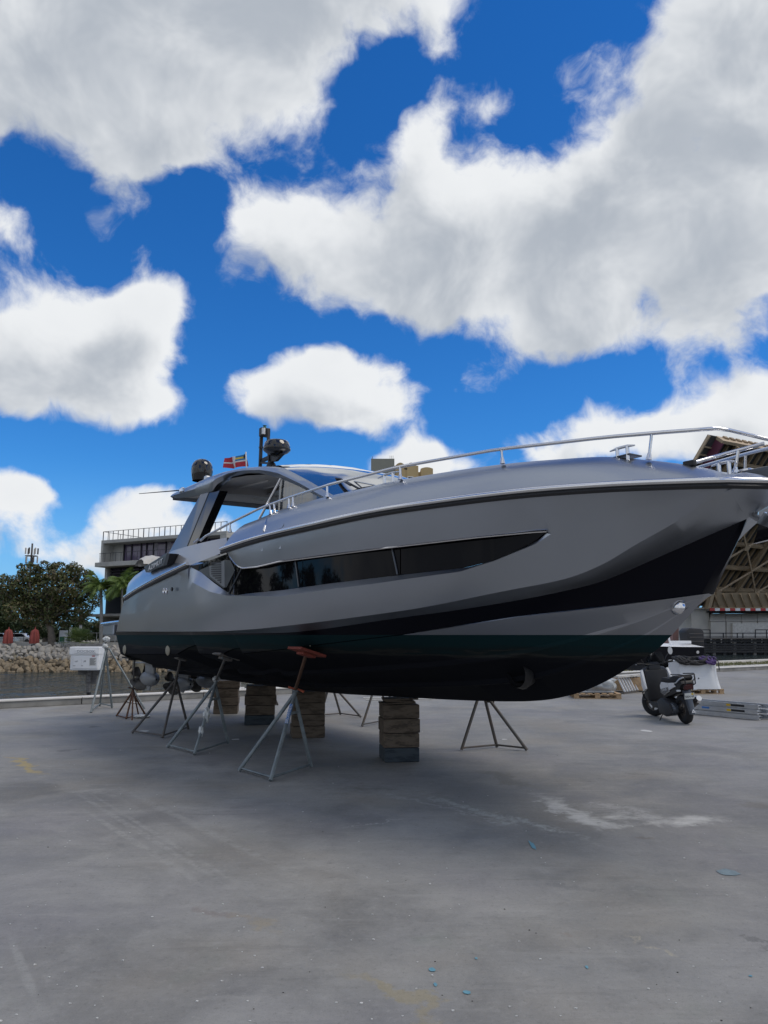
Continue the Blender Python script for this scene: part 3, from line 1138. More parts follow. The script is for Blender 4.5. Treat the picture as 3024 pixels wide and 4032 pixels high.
def px_clumps(lst, Y, rr, spread=1.2):
    out = []
    for (x, y, r) in lst:
        out.append((AY(x, y, Y + rr.uniform(-spread, spread)), r * 0.9 / FPX * Y, 0.8))
        if r > 28:
            for q in range(3):
                an = rr.uniform(0, 6.3)
                out.append((AY(x + r * 1.05 * math.cos(an), y - abs(r * 0.95 * math.sin(an)), Y + rr.uniform(-spread, spread)), r * 0.3 / FPX * Y, 0.7))
    return out
rr = random.Random(3)
TY = 80.0
cl = px_clumps([(60, 2300, 52), (120, 2275, 55), (180, 2265, 52), (235, 2270, 50), (275, 2262, 45), (320, 2290, 48), (355, 2325, 42), (375, 2370, 30), (40, 2350, 60), (110, 2335, 60), (180, 2330, 65), (250, 2325, 60), (310, 2345, 52), (60, 2405, 55), (130, 2395, 58), (200, 2390, 60), (270, 2390, 55), (330, 2400, 42), (90, 2250, 22), (80, 2228, 14), (150, 2240, 22), (205, 2237, 24), (285, 2238, 20), (330, 2255, 20), (370, 2290, 18), (120, 2440, 40), (250, 2440, 40), (310, 2435, 32), (20, 2320, 40), (195, 2440, 35)], TY, rr)
tree('shade_tree', 'big spreading shade tree with mixed green and brown leaves on far bank', AY(203, 2546, TY), cl,
     [AY(203, 2548, TY), AY(203, 2510, TY), AY(200, 2480, TY), AY(188, 2455, TY), AY(180, 2435, TY)], MT['leaf'], 13000, 0.19, 1)
cl = px_clumps([(-60, 2330, 70), (-20, 2400, 60), (20, 2380, 50), (-90, 2400, 60), (10, 2450, 45), (-50, 2455, 50), (60, 2455, 36)], 90, rr)
tree('dark_tree', 'dark green tree at left edge behind the shade tree', AY(-30, 2540, 90), cl, [AY(-30, 2542, 90), AY(-28, 2490, 90), AY(-30, 2440, 90)], MT['leaf_dark'], 6000, 0.26, 2)
cl = px_clumps([(150, 2470, 34), (175, 2490, 28), (130, 2490, 24), (215, 2490, 26), (240, 2500, 24), (225, 2520, 14), (100, 2460, 26)], 84, rr, 0.5)
tree('dark_shrub', 'low dark leafy shrub below the shade tree crown', AY(180, 2535, 84), cl, [AY(180, 2540, 84), AY(178, 2515, 84), AY(175, 2500, 84)], MT['leaf_dark'], 2600, 0.17, 4)
cl = px_clumps([(430, 2470, 30), (400, 2460, 24), (470, 2460, 30), (445, 2490, 24)], 92, rr, 0.5)
tree('hedge_bush', 'olive bush below the concrete building', AY(440, 2515, 92), cl, [AY(440, 2520, 92), AY(440, 2500, 92), AY(440, 2485, 92)], MT['leaf'], 1500, 0.2, 5)

for j, (xs_, lab_) in enumerate((((-60, -10, 40, 90, 130), 'dark background tree behind the two parasols'), ((180, 225, 270, 300), 'dark background tree behind the shade tree trunk'), ((330, 365, 400, 440), 'dark background tree left of the concrete building'))):
    cl = px_clumps([(x + rr.uniform(-8, 8), 2462 + 26 * (k % 2), 40) for k, x in enumerate(xs_)] + [(x + 12, 2505, 26) for x in xs_], 112, rr, 1.0)
    m_ = xs_[len(xs_) // 2]
    b_ = AY(m_, 2530, 112)
    b_.z = BZ
    tree('background_tree', lab_, b_, cl, [b_, AY(m_ + 2, 2500, 112), AY(m_, 2475, 112)], MT['leaf_dark'], 2600, 0.28, 60 + j)

def palm(name, label, base, top, nfr, length, seed, mat, trunk_r=0.16, fan=False):
    rr = random.Random(seed)
    b = Vector(base)
    t = empty(name, b)
    e = Vector(top) - b
    if trunk_r:
        MB().tube([Vector((0, 0, 0)), e * 0.5 + Vector((0.05, 0, 0)), e], [trunk_r * 1.2, trunk_r, trunk_r * 0.8], 10).build('trunk', MT['palm_trunk'], t, smooth=60)
    cr = MB()
    for i in range(nfr):
        az = 2 * math.pi * i / nfr + rr.uniform(-.2, .2)
        el = rr.uniform(-0.1, 1.35)
        h = Vector((math.cos(az), math.sin(az), 0))
        p, v = e.copy(), (h * math.cos(el) + Vector((0, 0, math.sin(el)))).normalized()
        Lf = length * rr.uniform(0.8, 1.1)
        n = 12
        if fan:
            q = e + v * Lf * 0.55
            cr.tube([e, q], 0.015, 4)
            s = v.cross(Vector((0, 0, 1))).normalized()
            for k in range(13):
                a = (k - 6) / 6 * 1.25
                d = (v * math.cos(a) + s * math.sin(a)).normalized()
                w_ = d.cross(v.cross(s)).normalized() * 0.035
                tip = q + d * Lf * 0.5 - Vector((0, 0, 0.10 * Lf))
                mid = q + d * Lf * 0.28
                cr.add([q, mid + w_, tip, mid - w_], [(0, 1, 2, 3)])
            continue
        pts = [p.copy()]
        for k in range(n):
            p = p + v * Lf / n
            v = (v + Vector((0, 0, -0.16))).normalized()
            pts.append(p.copy())
        for k in range(1, n):
            d = (pts[k + 1] - pts[k - 1]).normalized()
            s = d.cross(Vector((0, 0, 1))).normalized()
            wl_ = Lf * 0.36 * math.sin(math.pi * min(1, (k + 1.5) / (n + 1.0))) + 0.05
            for sg in (-1, 1):
                for j in range(3):
                    o = pts[k] + d * (j / 3) * Lf / n
                    tip = o + (s * sg + d * 0.7 + Vector((0, 0, -0.45 - 0.3 * rr.random()))).normalized() * wl_
                    wd = d * 0.035
                    cr.add([o - wd, o + wd, tip], [(0, 1, 2)])
        cr.tube(pts, [0.03 * (1 - k / (n + 2)) + 0.006 for k in range(n + 1)], 4)
    cr.build('crown', mat, t, merge=False)
    return tag(t, label, 'palm')
palm('palm_tree', 'slim palm with pale trunk beside the concrete building corner', AY(397, 2530, 78), AY(398, 2318, 78), 30, 2.5, 1, MT['palm'])
palm('palm_tree', 'palm half hidden by the yacht stern in front of building', AY(478, 2530, 77), AY(480, 2312, 77), 28, 2.4, 2, MT['palm'], 0.12)
palm('fan_palm', 'low fan palm bush on far bank right of the shade tree', AY(310, 2545, 77.2), AY(310, 2528, 77.2), 46, 1.7, 3, MT['fanpalm'], 0, True)

# ---- low things on the far bank
w = MB().beam(AY(-40, 2530, 79.5) - Vector((0, 0, 0.3)), AY(470, 2532, 80.5) - Vector((0, 0, 0.3)), 0.3, 0.75)
tag(w.build('garden_wall', MT['concrete'], bevel=0.02), 'low concrete garden wall across the far bank', 'wall')
for i, (x, lab) in enumerate([(30, 'folded red parasol nearest the left edge of the far bank'), (134, 'folded red parasol just left of the shade tree trunk')]):
    base = AY(x, 2546, 78.3)
    base.z = BZ
    p = empty('folded_parasol', base)
    sc = 78.3 / FPX
    MB().tube([(0, 0, 0), (0, 0, 1.95)], 0.03, 8).build('pole', MT['dark_steel'], p)
    cv = MB()
    rows = []
    for (zz, r) in ((0.28, 0.36), (0.35, 0.42), (0.9, 0.40), (1.4, 0.33), (1.62, 0.25), (1.72, 0.06), (1.95, 0.03)):
        rows.append([Vector((r * (1 + 0.22 * math.cos(7 * a + zz)) * math.cos(a), r * (1 + 0.22 * math.cos(7 * a + zz)) * math.sin(a), zz)) for a in [2 * math.pi * k / 42 for k in range(43)]])
    cv.grid(rows)
    cv.build('canopy', MT['red_cloth'], p, smooth=50)
    MB().box((0.3, 0, 0.12), (1.0, 0.5, 0.18)).build('base', MT['dark_steel'], p, bevel=0.02)
    tag(p, lab, 'parasol', 'folded parasols on the far bank')
for i, (x0, x1, y0, y1, lab) in enumerate([(232, 268, 2482, 2530, 'white board leaning behind the fan palm'), (273, 284, 2470, 2500, 'narrow white board above the fan palm'), (311, 323, 2462, 2490, 'small white utility cabinet left of the palm trunk')]):
    a, b = AY(x0, y1, 81), AY(x1, y0, 81)
    o = MB().box(((a.x + b.x) / 2, 81, (a.z + b.z) / 2), (b.x - a.x, 0.12, b.z - a.z)).box(((a.x + b.x) / 2, 81, BZ / 2 + a.z / 2), (0.08, 0.08, max(0.1, a.z - BZ))).build('white_board', MT['white'], bevel=0.01)
    tag(o, lab, 'board')
ch = empty('garden_chair', AY(238, 2545, 78))
ch.location.z = BZ
MT['green'] = pm('green_paint', (0.02, 0.09, 0.05), 0.6)
MB().box((0, 0, 0.42), (0.5, 0.5, 0.04)).build('seat', MT['green'], ch)
MB().box((0, 0.24, 0.72), (0.5, 0.03, 0.5)).build('backrest', MT['green'], ch)
for sx in (-1, 1):
    for sy in (-1, 1):
        MB().beam((sx * .22, sy * .22, 0), (sx * .22, sy * .22, .42), .035, .035).build('leg', MT['green'], ch)
tag(ch, 'green garden chair right of the shade tree trunk', 'chair')
rf = empty('bank_railing', AY(270, 2530, 80)); rf.location.z = BZ
for k in range(9):
    MB().tube([(k * 0.95, 0, 0.3), (k * 0.95, 0, 1.35)], 0.025, 6).build('post', MT['alu'], rf)
MB().tube([(0, 0, 1.35), (8 * 0.95, 0, 1.35)], 0.025, 6).build('rail', MT['alu'], rf)
tag(rf, 'thin metal railing below the concrete building', 'railing')

def small_car(px, py, Y, col, label):
    b = AY(px, py, Y)
    b.z = BZ
    c = empty('parked_car', b)
    body = MB()
    prof = [(-2.1, .25), (-2.15, .7), (-1.5, .85), (-1.0, 1.35), (0.7, 1.38), (1.3, .9), (2.1, .78), (2.15, .3)]
    body.prism([Vector((x, -0.85, z)) for x, z in prof], (0, 1.7, 0))
    body.build('body', pm('car_paint', col, 0.25, 0.3, 0.03, coat=0.6), c, bevel=0.06, smooth=40)
    win = [(-1.35, .9), (-.93, 1.3), (.62, 1.32), (1.12, .92)]
    MB().prism([Vector((x, -0.86, z)) for x, z in win], (0, 1.72, 0)).build('side_window', MT['window'], c)
    for x in (-1.35, 1.35):
        for y in (-.8, .8):
            MB().lathe([(0, -.1), (.31, -.1), (.33, 0), (.31, .1), (0, .1)], 14, (x, y, .33), Matrix.Rotation(R(90), 3, 'X')).build('wheel', MT['rubber'], c, smooth=40)
    tag(c, label, 'car', 'cars parked behind the far bank')
small_car(0, 2512, 100, (0.35, 0.42, 0.48), 'pale blue car parked at far left behind the parasol')
small_car(78, 2508, 103, (0.5, 0.52, 0.54), 'silver car parked between the two red parasols')
fn = empty('chain_fence', AY(-20, 2520, 98)); fn.location.z = BZ
for k in range(11):
    MB().tube([(k * 1.2, 0, 0), (k * 1.2, 0, 1.9)], 0.03, 6).build('post', MT['dark_steel'], fn)
for z in (0.1, 0.7, 1.3, 1.9):
    MB().tube([(0, 0, z), (12, 0, z)], 0.015, 5).build('wire', MT['dark_steel'], fn)
tag(fn, 'dark wire fence in front of the parked cars', 'fence')

# ---- concrete and glass building
bL, bR = AY(399, 2131, 85), AY(892, 2094, 77)
bx = Vector((bR.x - bL.x, bR.y - bL.y, 0))
BW = bx.length
bld = empty('concrete_building', (bL.x, bL.y, BZ), math.atan2(bx.y, bx.x))
tag(bld, 'modern concrete building with violet glass and roof railing behind the yacht stern', 'building')
def hz(y, Y=85.0):
    return AY(400, y, Y).z - BZ
z_roof, z_roofb = hz(2128), hz(2141)
z_f3, z_f3b = hz(2217), hz(2234)
z_f2, z_f2b = hz(2312), hz(2322)
z_f1, z_f1b = hz(2418), hz(2428)
D = 11.0
cn = MT['concrete']
MB().box((BW / 2, D / 2, (z_roof + z_roofb) / 2), (BW, D, z_roof - z_roofb)).build('roof', cn, bld, bevel=0.03)
MB().box((BW / 2, D / 2 - 0.3, (z_f3 + z_f3b) / 2), (BW + .3, D + 0.6, z_f3 - z_f3b)).build('floor_slab', cn, bld, bevel=0.03)
MB().box((BW / 2 + 0.2, D / 2 + 0.4, (z_f2 + z_f2b) / 2), (BW, D, z_f2 - z_f2b)).build('floor_slab', cn, bld, bevel=0.03)
MB().box((BW / 2 - 0.6, D / 2 + 0.2, (z_f1 + z_f1b) / 2), (BW + 1.4, D + 1.0, z_f1 - z_f1b)).build('floor_slab', cn, bld, bevel=0.03)
MB().box((0.15, D / 2, (z_roofb + z_f3) / 2), (0.3, D - 0.02, z_roofb - z_f3)).build('side_wall', cn, bld)
MB().box((BW - 0.4, D / 2, (z_roofb + z_f3) / 2), (0.8, D - 0.02, z_roofb - z_f3)).build('side_wall', cn, bld)
MB().box((0.25, D / 2 + 0.5, (z_f3b + z_f2) / 2), (0.4, D - 0.4, z_f3b - z_f2)).build('side_wall', cn, bld)
MB().box((1.0, 1.7, (z_roofb + z_f3) / 2), (1.4, 0.2, z_roofb - z_f3 - .01)).build('front_wall', cn, bld)
MB().box((BW / 2 + .8, D - 1, (z_f3b + 0) / 2), (BW - 1.5, 0.3, z_f3b - .1)).build('rear_wall', MT['charcoal'], bld)
xs = [1.75, 2.9, 4.3, 5.1, 6.1, 7.9, 9.5, 11.0, 12.4, 13.8, 15.2, BW - 0.85]
for i in range(len(xs) - 1):
    a, b = xs[i], xs[i + 1]
    f = MB().box(((a + b) / 2, 1.8, (z_roofb + z_f3) / 2), (b - a - 0.12, 0.03, z_roofb - z_f3 - 0.12)).build('window_pane', MT['facade_glass'], bld)
    MB().box((a, 1.75, (z_roofb + z_f3) / 2), (0.12, 0.14, z_roofb - z_f3 - 0.01)).build('mullion', MT['dark_steel'], bld)
MT['curtain'] = pm('pale_curtain', (0.35, 0.33, 0.38), 0.9, 0, 0.2, 2)
for x in (6.4, 8.3, 9.9):
    MB().box((x, 1.77, (z_roofb + z_f3) / 2), (0.55, 0.012, z_roofb - z_f3 - 0.16)).build('curtain', MT['curtain'], bld)
for i in range(12):
    a, b = 0.5 + i * (BW - 1.0) / 12, 0.5 + (i + 1) * (BW - 1.0) / 12
    MB().box(((a + b) / 2, 1.4, (z_f3b + z_f2) / 2), (b - a - 0.1, 0.03, z_f3b - z_f2 - 0.1)).build('window_pane', MT['facade_glass'], bld)
    MB().box((a, 1.3, (z_f3b + z_f2) / 2), (0.13, 0.2, z_f3b - z_f2 - 0.01)).build('mullion', MT['dark_steel'], bld)
nsl = 7
for k in range(nsl):
    z = z_f2 + (k + 0.7) * (z_f3b - z_f2) / nsl
    MB().box((BW / 2 + .3, 1.0, z), (BW - 0.9, 0.3, 0.10)).build('louvre', MT['dark_steel'], bld)
MB().box((0.6, D / 2 + 0.3, (z_f2b + z_f1) / 2), (0.3, D - 0.8, z_f2b - z_f1 - .03)).build('side_wall', MT['charcoal'], bld)
MB().box((0.0, 5.5, z_f1b / 2 - .02), (0.3, 9.6, z_f1b - .03)).build('side_wall', cn, bld)
for x in (2.6, 7.5, 12.4):
    MB().box((x, 2.6, z_f2b / 2), (0.42, 0.5, z_f2b - .02)).build('column', cn, bld)
MB().box((BW / 2, 4.5, (z_f2b + z_f1) / 2), (BW - 2, 0.2, z_f2b - z_f1 - .02)).build('garage_wall', MT['charcoal'], bld)
MB().box((6.2, 0.2, z_f1 / 2 - 0.4), (9.5, 0.15, 1.6)).build('ramp_wall', cn, bld)
roof_rail = MB()
for k in range(24):
    x = 0.1 + k * (BW - 0.2) / 23
    MB().beam((x, 0.15, z_roof), (x, 0.15, z_roof + 0.98), 0.05, 0.05 if k % 4 else 0.09).build('railing_post', MT['dark_steel'], bld)
MB().beam((0.05, 0.15, z_roof + 0.98), (BW - .05, 0.15, z_roof + 0.98), 0.05, 0.05).build('roof_rail', MT['dark_steel'], bld)
for k in range(7):
    MB().beam((0.15, 1 + k * 1.6, z_roof), (0.15, 1 + k * 1.6, z_roof + 0.98), 0.04, 0.04).build('railing_post', MT['dark_steel'], bld)
MB().beam((0.15, 0.2, z_roof + 0.98), (0.15, D - .1, z_roof + 0.98), 0.05, 0.05).build('roof_rail', MT['dark_steel'], bld)
for k in range(22):
    x = 0.4 + k * (BW - 0.8) / 21
    MB().beam((x, -0.45, z_f3), (x, -0.45, z_f3 + 0.98), 0.03, 0.03).build('railing_post', MT['dark_steel'], bld)
MB().beam((0.3, -0.45, z_f3 + 0.98), (BW - .3, -0.45, z_f3 + 0.98), 0.05, 0.05).build('balcony_rail', MT['dark_steel'], bld)

# ---- cell tower
tb = AY(116, 2300, 150)
tw = empty('cell_tower', (tb.x, tb.y, BZ))
topz = AY(118, 2140, 150).z - BZ
MB().tube([(0, 0, 0), (0, 0, topz)], [0.34, 0.16], 10).build('mast', MT['galv_dark'], tw)
for zz, n_ in ((topz - 1.6, 6), (topz - 3.3, 5), (topz - 4.9, 6)):
    MB().lathe([(0.3, zz - .9), (1.2, zz - .9), (1.2, zz - .8), (0.3, zz - .8)], 12).build('platform', MT['galv_dark'], tw)
    for k in range(n_):
        a = 2 * math.pi * k / n_ + zz
        MB().box((1.1 * math.cos(a), 1.1 * math.sin(a), zz + 0.1), (0.22, 0.22, 1.2)).build('antenna_panel', MT['white_dirty'] if k % 2 else MT['galv_dark'], tw)
tag(tw, 'distant cell phone tower rising above the shade tree', 'tower')

# ---- yellow apartment tower beyond the yacht
YB = 170.0
ap = empty('apartment_tower', (AY(1540, 2500, YB).x, YB, BZ))
apx, apz = ap.location.x, BZ
def apb(name, x0, x1, ytop, mat, dy=0.0, depth=14.0, arch=0.0, ybot=None):
    a, b = AY(x0, ytop, YB).x - apx, AY(x1, ytop, YB).x - apx
    zt = AY(x0, ytop, YB).z - apz
    zb = 0 if ybot is None else AY(x0, ybot, YB).z - apz
    n = 12
    top = [Vector((b + (a - b) * k / n, dy, zt + arch * (1 - (2 * k / n - 1) ** 2) - arch)) for k in range(n + 1)]
    return MB().prism([Vector((a, dy, zb)), Vector((b, dy, zb))] + top, (0, depth, 0)).build(name, mat, ap)
apb('stair_block', 1461, 1553, 1806, MT['stucco_grey'], 0.0, 9)
apb('arched_wall', 1378, 1418, 1842, MT['stucco'], 3.5, 10, 0.9)
apb('arched_wall', 1422, 1466, 1842, MT['stucco'], 3.5, 10, 0.9)
apb('wall', 1548, 1648, 1830, MT['stucco'], 1.0, 12)
apb('arched_wall', 1556, 1597, 1818, MT['stucco'], 0.9, 8, 0.8)
apb('arched_wall', 1601, 1640, 1818, MT['stucco'], 0.9, 8, 0.6)
apb('arched_wall', 1658, 1707, 1832, MT['stucco'], 2.0, 12, 0.35)
apb('wall', 1640, 1700, 1850, MT['stucco'], 2.4, 12)
for (x0, x1) in ((1567, 1590), (1605, 1628)):
    f = apb('window', x0, x1, 1873, MT['white'], 0.85, 0.2, 0, 1890)
    a = apb('pane', x0 + 3, x1 - 3, 1876, MT['window'], 0.8, 0.2, 0, 1890)
    a.parent = f
apb('vent', 1592, 1604, 1840, MT['dark_steel'], 0.9, 0.2, 0, 1845)
lx, lz = AY(1542, 1803, YB).x - apx, AY(1542, 1803, YB).z - apz
for dx in (-.35, 0, .35):
    MB().tube([(lx + dx, 2, lz - 6), (lx + dx, 2, lz + 1.0)], 0.04, 5).build('ladder_rail', MT['galv_dark'], ap)
MB().tube([(AY(1466, 1800, YB).x - apx, 2, lz - .5), (AY(1466, 1800, YB).x - apx, 2, lz + .8)], 0.06, 5).build('antenna', MT['galv_dark'], ap)
tag(ap, 'yellow stucco apartment tower with arched parapets beyond the foredeck', 'building')

# ---- raised bascule bridge on the right
u = Vector((0.5 * .652, -0.866 * .652, .758))
av = Vector((0.866, 0.5, 0))
nv = av.cross(u).normalized()
if nv.y > 0:
    nv = -nv
O_l = AY(2440, 2392, 138)
br = empty('bascule_bridge', (O_l.x, O_l.y, WATER_Z))
O_r = Vector((0, 0, O_l.z - WATER_Z))
LU, LA = 34.0, 46.0
def bp(a_, u_, n_=0.0):
    return O_r + av * a_ + u * u_ + nv * n_
def bbeam(name, p, q, w_, h_, mat=None):
    return MB().beam(p, q, w_, h_, nv).build(name, mat or MT['tan'], br)
MT['grating'] = pm('steel_grating', (0.10, 0.105, 0.11), 0.7, 0.3, 0.3, 1.0)
for i in range(7):
    u0, u1 = 0.8 + i * 4.7, 0.8 + (i + 1) * 4.7
    MB().prism([bp(0, u0 + .05), bp(LA, u0 + .05), bp(LA, u1 - .05), bp(0, u1 - .05)], -nv * 0.2).build('deck_panel', MT['grating'], br)
for i in range(26):
    bbeam('stringer', bp(0.6 + i * 1.75, 0.5, 0.35), bp(0.6 + i * 1.75, LU - .4, 0.35), 0.28, 0.5)
for i in range(7):
    bbeam('floor_beam', bp(0, 0.6 + i * 5.05, 0.95), bp(LA, 0.6 + i * 5.05, 0.95), 0.35, 1.1)
for a0 in (3.2, 14.5, 26.0, 37.0, 45.5):
    bbeam('main_girder', bp(a0, 0, 1.6), bp(a0, LU, 1.6), 0.4, 0.6, MT['tan'])
for i in range(6):
    for (a0, a1) in ((3.2, 14.5), (14.5, 26.0), (26.0, 37.0), (37.0, 45.5)):
        am = (a0 + a1) / 2
        v0, v1 = 0.6 + i * 5.05, 0.6 + (i + 1) * 5.05
        if i % 2 == 0:
            bbeam('brace', bp(a0, v0, 1.9), bp(am, v1, 1.9), 0.25, 0.25, MT['tan_light'])
            bbeam('brace', bp(a1, v0, 1.9), bp(am, v1, 1.9), 0.25, 0.25, MT['tan_light'])
        else:
            bbeam('brace', bp(am, v0, 1.9), bp(a0, v1, 1.9), 0.25, 0.25, MT['tan_light'])
            bbeam('brace', bp(am, v0, 1.9), bp(a1, v1, 1.9), 0.25, 0.25, MT['tan_light'])
        if i % 2 == 0:
            MB().prism([bp(am - .7, v1 - .5, 2.05), bp(am + .7, v1 - .5, 2.05), bp(am + .7, v1 + .5, 2.05), bp(am - .7, v1 + .5, 2.05)], nv * 0.06).build('gusset_plate', MT['tan_light'], br)
MB().prism([bp(-.1, 0.5, 1.4), bp(-.1, LU, 1.4), bp(-.1, LU, -0.7), bp(-.1, .5, -0.7)], av * -0.25).build('fascia', MT['maroon'], br)
MB().prism([bp(-.4, 2, -0.2), bp(-.4, LU + .4, -0.2), bp(-2.4, LU + .4, -0.2), bp(-2.4, 2, -0.2)], -nv * 0.25).build('sidewalk', MT['grating'], br)
for i in range(22):
    bbeam('sidewalk_bracket', bp(-2.4, 3 + i * 1.4, -0.1), bp(-.4, 3 + i * 1.4, -0.1), 0.2, 0.25, MT['tan_light'])
bbeam('sidewalk_edge', bp(-2.5, 2, 0), bp(-2.5, LU + .4, 0), 0.25, 0.5, MT['tan_light'])
bbeam('tip_beam', bp(-.4, LU + .2, 0.4), bp(LA, LU + .2, 0.4), 0.5, 1.6, MT['tan_light'])
for i in range(27):
    bbeam('tip_lock', bp(1.0 + i * 1.6, LU + .5, 0), bp(1.9 + i * 1.6, LU + .5, 0), 0.4, 0.7, MT['tan'])
# counterweight girder with stiffener ribs at the hinge
def bpx(x, y, Y):
    return AY(x, y, Y) - br.location
YP = 138.0
MB().prism([bpx(2805, 2398, YP), bpx(3120, 2400, YP), bpx(3120, 2334, YP - 2.0), bpx(2822, 2334, YP - 2.0)], (0, 1.2, 0)).build('hinge_girder', MT['tan_light'], br)
for k in range(9):
    x = 2812 + k * 34
    MB().beam(bpx(x + 22, 2394, YP - .25), bpx(x, 2338, YP - 2.2), 0.16, 0.35).build('stiffener', MT['tan'], br)
MB().beam(bpx(2800, 2396, YP - .3), bpx(3120, 2398, YP - .3), 0.4, 0.5).build('flange', MT['tan'], br)
MT['red_board'] = pm('red_barrier', (0.45, 0.05, 0.05), 0.6)
for k in range(16):
    MB().beam(bpx(2795 + k * 20, 2400, YP - 1.2), bpx(2814 + k * 20, 2400, YP - 1.2), 0.1, 0.45).build('barrier_stripe', MT['red_board'] if k % 2 == 0 else MT['white'], br)
MB().prism([bpx(2786, 2397, YP - 1), bpx(2800, 2397, YP - 1), bpx(2832, 2262, YP - 4), bpx(2824, 2262, YP - 4)], (0, 1.5, 0)).build('hinge_post', MT['tan_light'], br)
tag(br, 'raised tan bascule bridge leaf with lattice underside behind the bow', 'bridge')

pr = empty('bridge_pier', (bpx(2900, 2500, YP) + br.location).to_tuple())
pr.location.z = WATER_Z
def pp(x, y, Y):
    return AY(x, y, Y) - pr.location
def pier_box(name, x0, x1, y0, y1, Y, dep, mat, skew=0):
    return MB().prism([pp(x0, y1, Y), pp(x1, y1, Y), pp(x1, y0, Y + skew), pp(x0, y0, Y + skew)], (0, dep, 0)).build(name, mat, pr)
for k in range(5):
    x0 = 2796 + k * 62
    pier_box('sloped_panel', x0 + 1, x0 + 61, 2416, 2447, YP + 1, 6, MT['pier'], 1.6)
    pier_box('wall_panel', x0 + 3, x0 + 61, 2448.5, 2530, YP + 1, 6, MT['pier'])
pier_box('projecting_panel', 2885, 3050, 2454, 2512, YP + 0.4, 0.5, MT['white_dirty'])
pier_box('ledge', 2795, 3110, 2404, 2411, YP + 0.5, 7, MT['dark_steel'])
pier_box('side_pier', 2722, 2791, 2398, 2580, YP + 2, 6, MT['pier'])
pier_box('side_pier_cap', 2715, 2788, 2392, 2399, YP + 1.6, 7, MT['concrete'])
pier_box('slot', 2791, 2806, 2412, 2575, YP + 4, 2, MT['dark_steel'])
pier_box('control_house', 2650, 2698, 2448, 2560, YP + 12, 6, pm('pink_wall', (0.34, 0.20, 0.18), 0.8))
pier_box('pier_base', 2790, 3110, 2530, 2590, YP + 2, 6, MT['dark_steel'])
tag(pr, 'weathered white concrete bridge pier below the raised leaf', 'pier')
fd = empty('timber_fender', pr.location.to_tuple())
YF = YP - 3
def pf(x, y, Y=YF):
    return AY(x, y, Y) - fd.location
for y in (2524, 2537, 2547, 2557, 2566):
    MB().beam(pf(2766, y), pf(3120, y), 0.25, 0.30).build('board', MT['fender_board'], fd)
for k in range(9):
    MB().beam(pf(2771 + k * 40, 2512, YF + .3), pf(2771 + k * 40, 2590, YF + .3), 0.5, 0.5, (0, 1, 0)).build('pile', MT['grey_board'] if k % 2 else MT['fender_board'], fd)
    MB().beam(pf(2788 + k * 40, 2516, YF + .6), pf(2788 + k * 40, 2576, YF + .6), 0.7, 0.3, (0, 1, 0)).build('block', MT['fender_board'], fd)
for y, x0 in ((2493, 2762), (2508, 2762), (2480, 2762)):
    if y == 2480:
        for (a, b) in ((2762, 2797), (2972, 3030)):
            MB().beam(pf(a, y), pf(b, y), 0.14, 0.14).build('rail', MT['dark_steel'], fd)
    else:
        MB().beam(pf(x0, y), pf(3120, y), 0.14, 0.14).build('rail', MT['dark_steel'], fd)
MB().beam(pf(2762, 2514), pf(3120, 2514), 0.9, 0.22).build('walkway', MT['galv_dark'], fd)
for x, yt in ((2763, 2480), (2796, 2480), (2848, 2493), (2903, 2493), (2925, 2493), (2974, 2480), (3018, 2480)):
    MB().beam(pf(x, yt), pf(x, 2514), 0.14, 0.14, (0, 1, 0)).build('post', MT['dark_steel'], fd)
tag(fd, 'dark timber fender walkway with railing in front of the bridge pier', 'fender')

# ---- grass verge and second kerb at the right
ve = MB()
ve.prism([quay(24, 0.05, -1.2), quay(75, 0.05, -1.2), quay(75, 6.2, -1.2), quay(24, 6.2, -1.2)], (0, 0, 1.18))
tag(ve.build('verge', MT['bank']), kind='structure')
rr = random.Random(9)
gb = MB()
for i in range(5200):
    s_, o_ = rr.uniform(25, 62), rr.uniform(1.4, 5.6)
    p = quay(s_, o_, -0.02)
    h_ = rr.uniform(0.05, 0.14)
    a = rr.random() * 6.3
    d = Vector((math.cos(a), math.sin(a), 0)) * 0.03
    gb.add([p - d, p + d, p + Vector((rr.uniform(-.05, .05), rr.uniform(-.05, .05), h_))], [(0, 1, 2)])
tag(gb.build('grass', MT['grass'], merge=False), 'short dry grass on the verge beyond the quay', 'grass', kind='stuff')
k2 = MB()
k2.add(*[[], []])
k2.beam(quay(26, 0.75, 0.06), quay(74, 0.75, 0.06), 0.22, 0.22)
tag(k2.build('verge_kerb', MT['white_dirty'], bevel=0.03), 'white painted kerb beam edging the grass verge', 'kerb')
k3 = MB().beam(quay(26, 5.9, 0.02), quay(74, 5.9, 0.02), 0.3, 0.22)
tag(k3.build('seawall_edge', MT['kerb_top'], bevel=0.03), 'pale seawall edge on the far side of the grass verge', 'kerb')

rr = random.Random(77)  # unseen tree row, added so the yacht windows have something to reflect
for i, (x, y, h_) in enumerate([(-58, 80, 13), (-70, 76, 14), (-82, 72, 15), (-95, 64, 15), (-108, 56, 15), (-122, 46, 15), (-136, 36, 15), (-150, 24, 15)]):
    cl = [(Vector((x + rr.uniform(-6, 6), y + rr.uniform(-4, 4), h_ * rr.uniform(0.15, 0.95))), rr.uniform(2.2, 3.6), 0.8) for k in range(13)]
    tree('reflection_tree', 'tall tree added out of view on the far bank for the yacht windows to reflect, %s from the shade tree' % ['first', 'second', 'third', 'fourth', 'fifth', 'sixth', 'seventh', 'eighth'][i], Vector((x, y, BZ)), cl, [Vector((x, y, BZ)), Vector((x + .1, y, h_ * .25)), Vector((x, y, h_ * .45))], MT['leaf_dark'], 2400, 0.6, 200 + i)

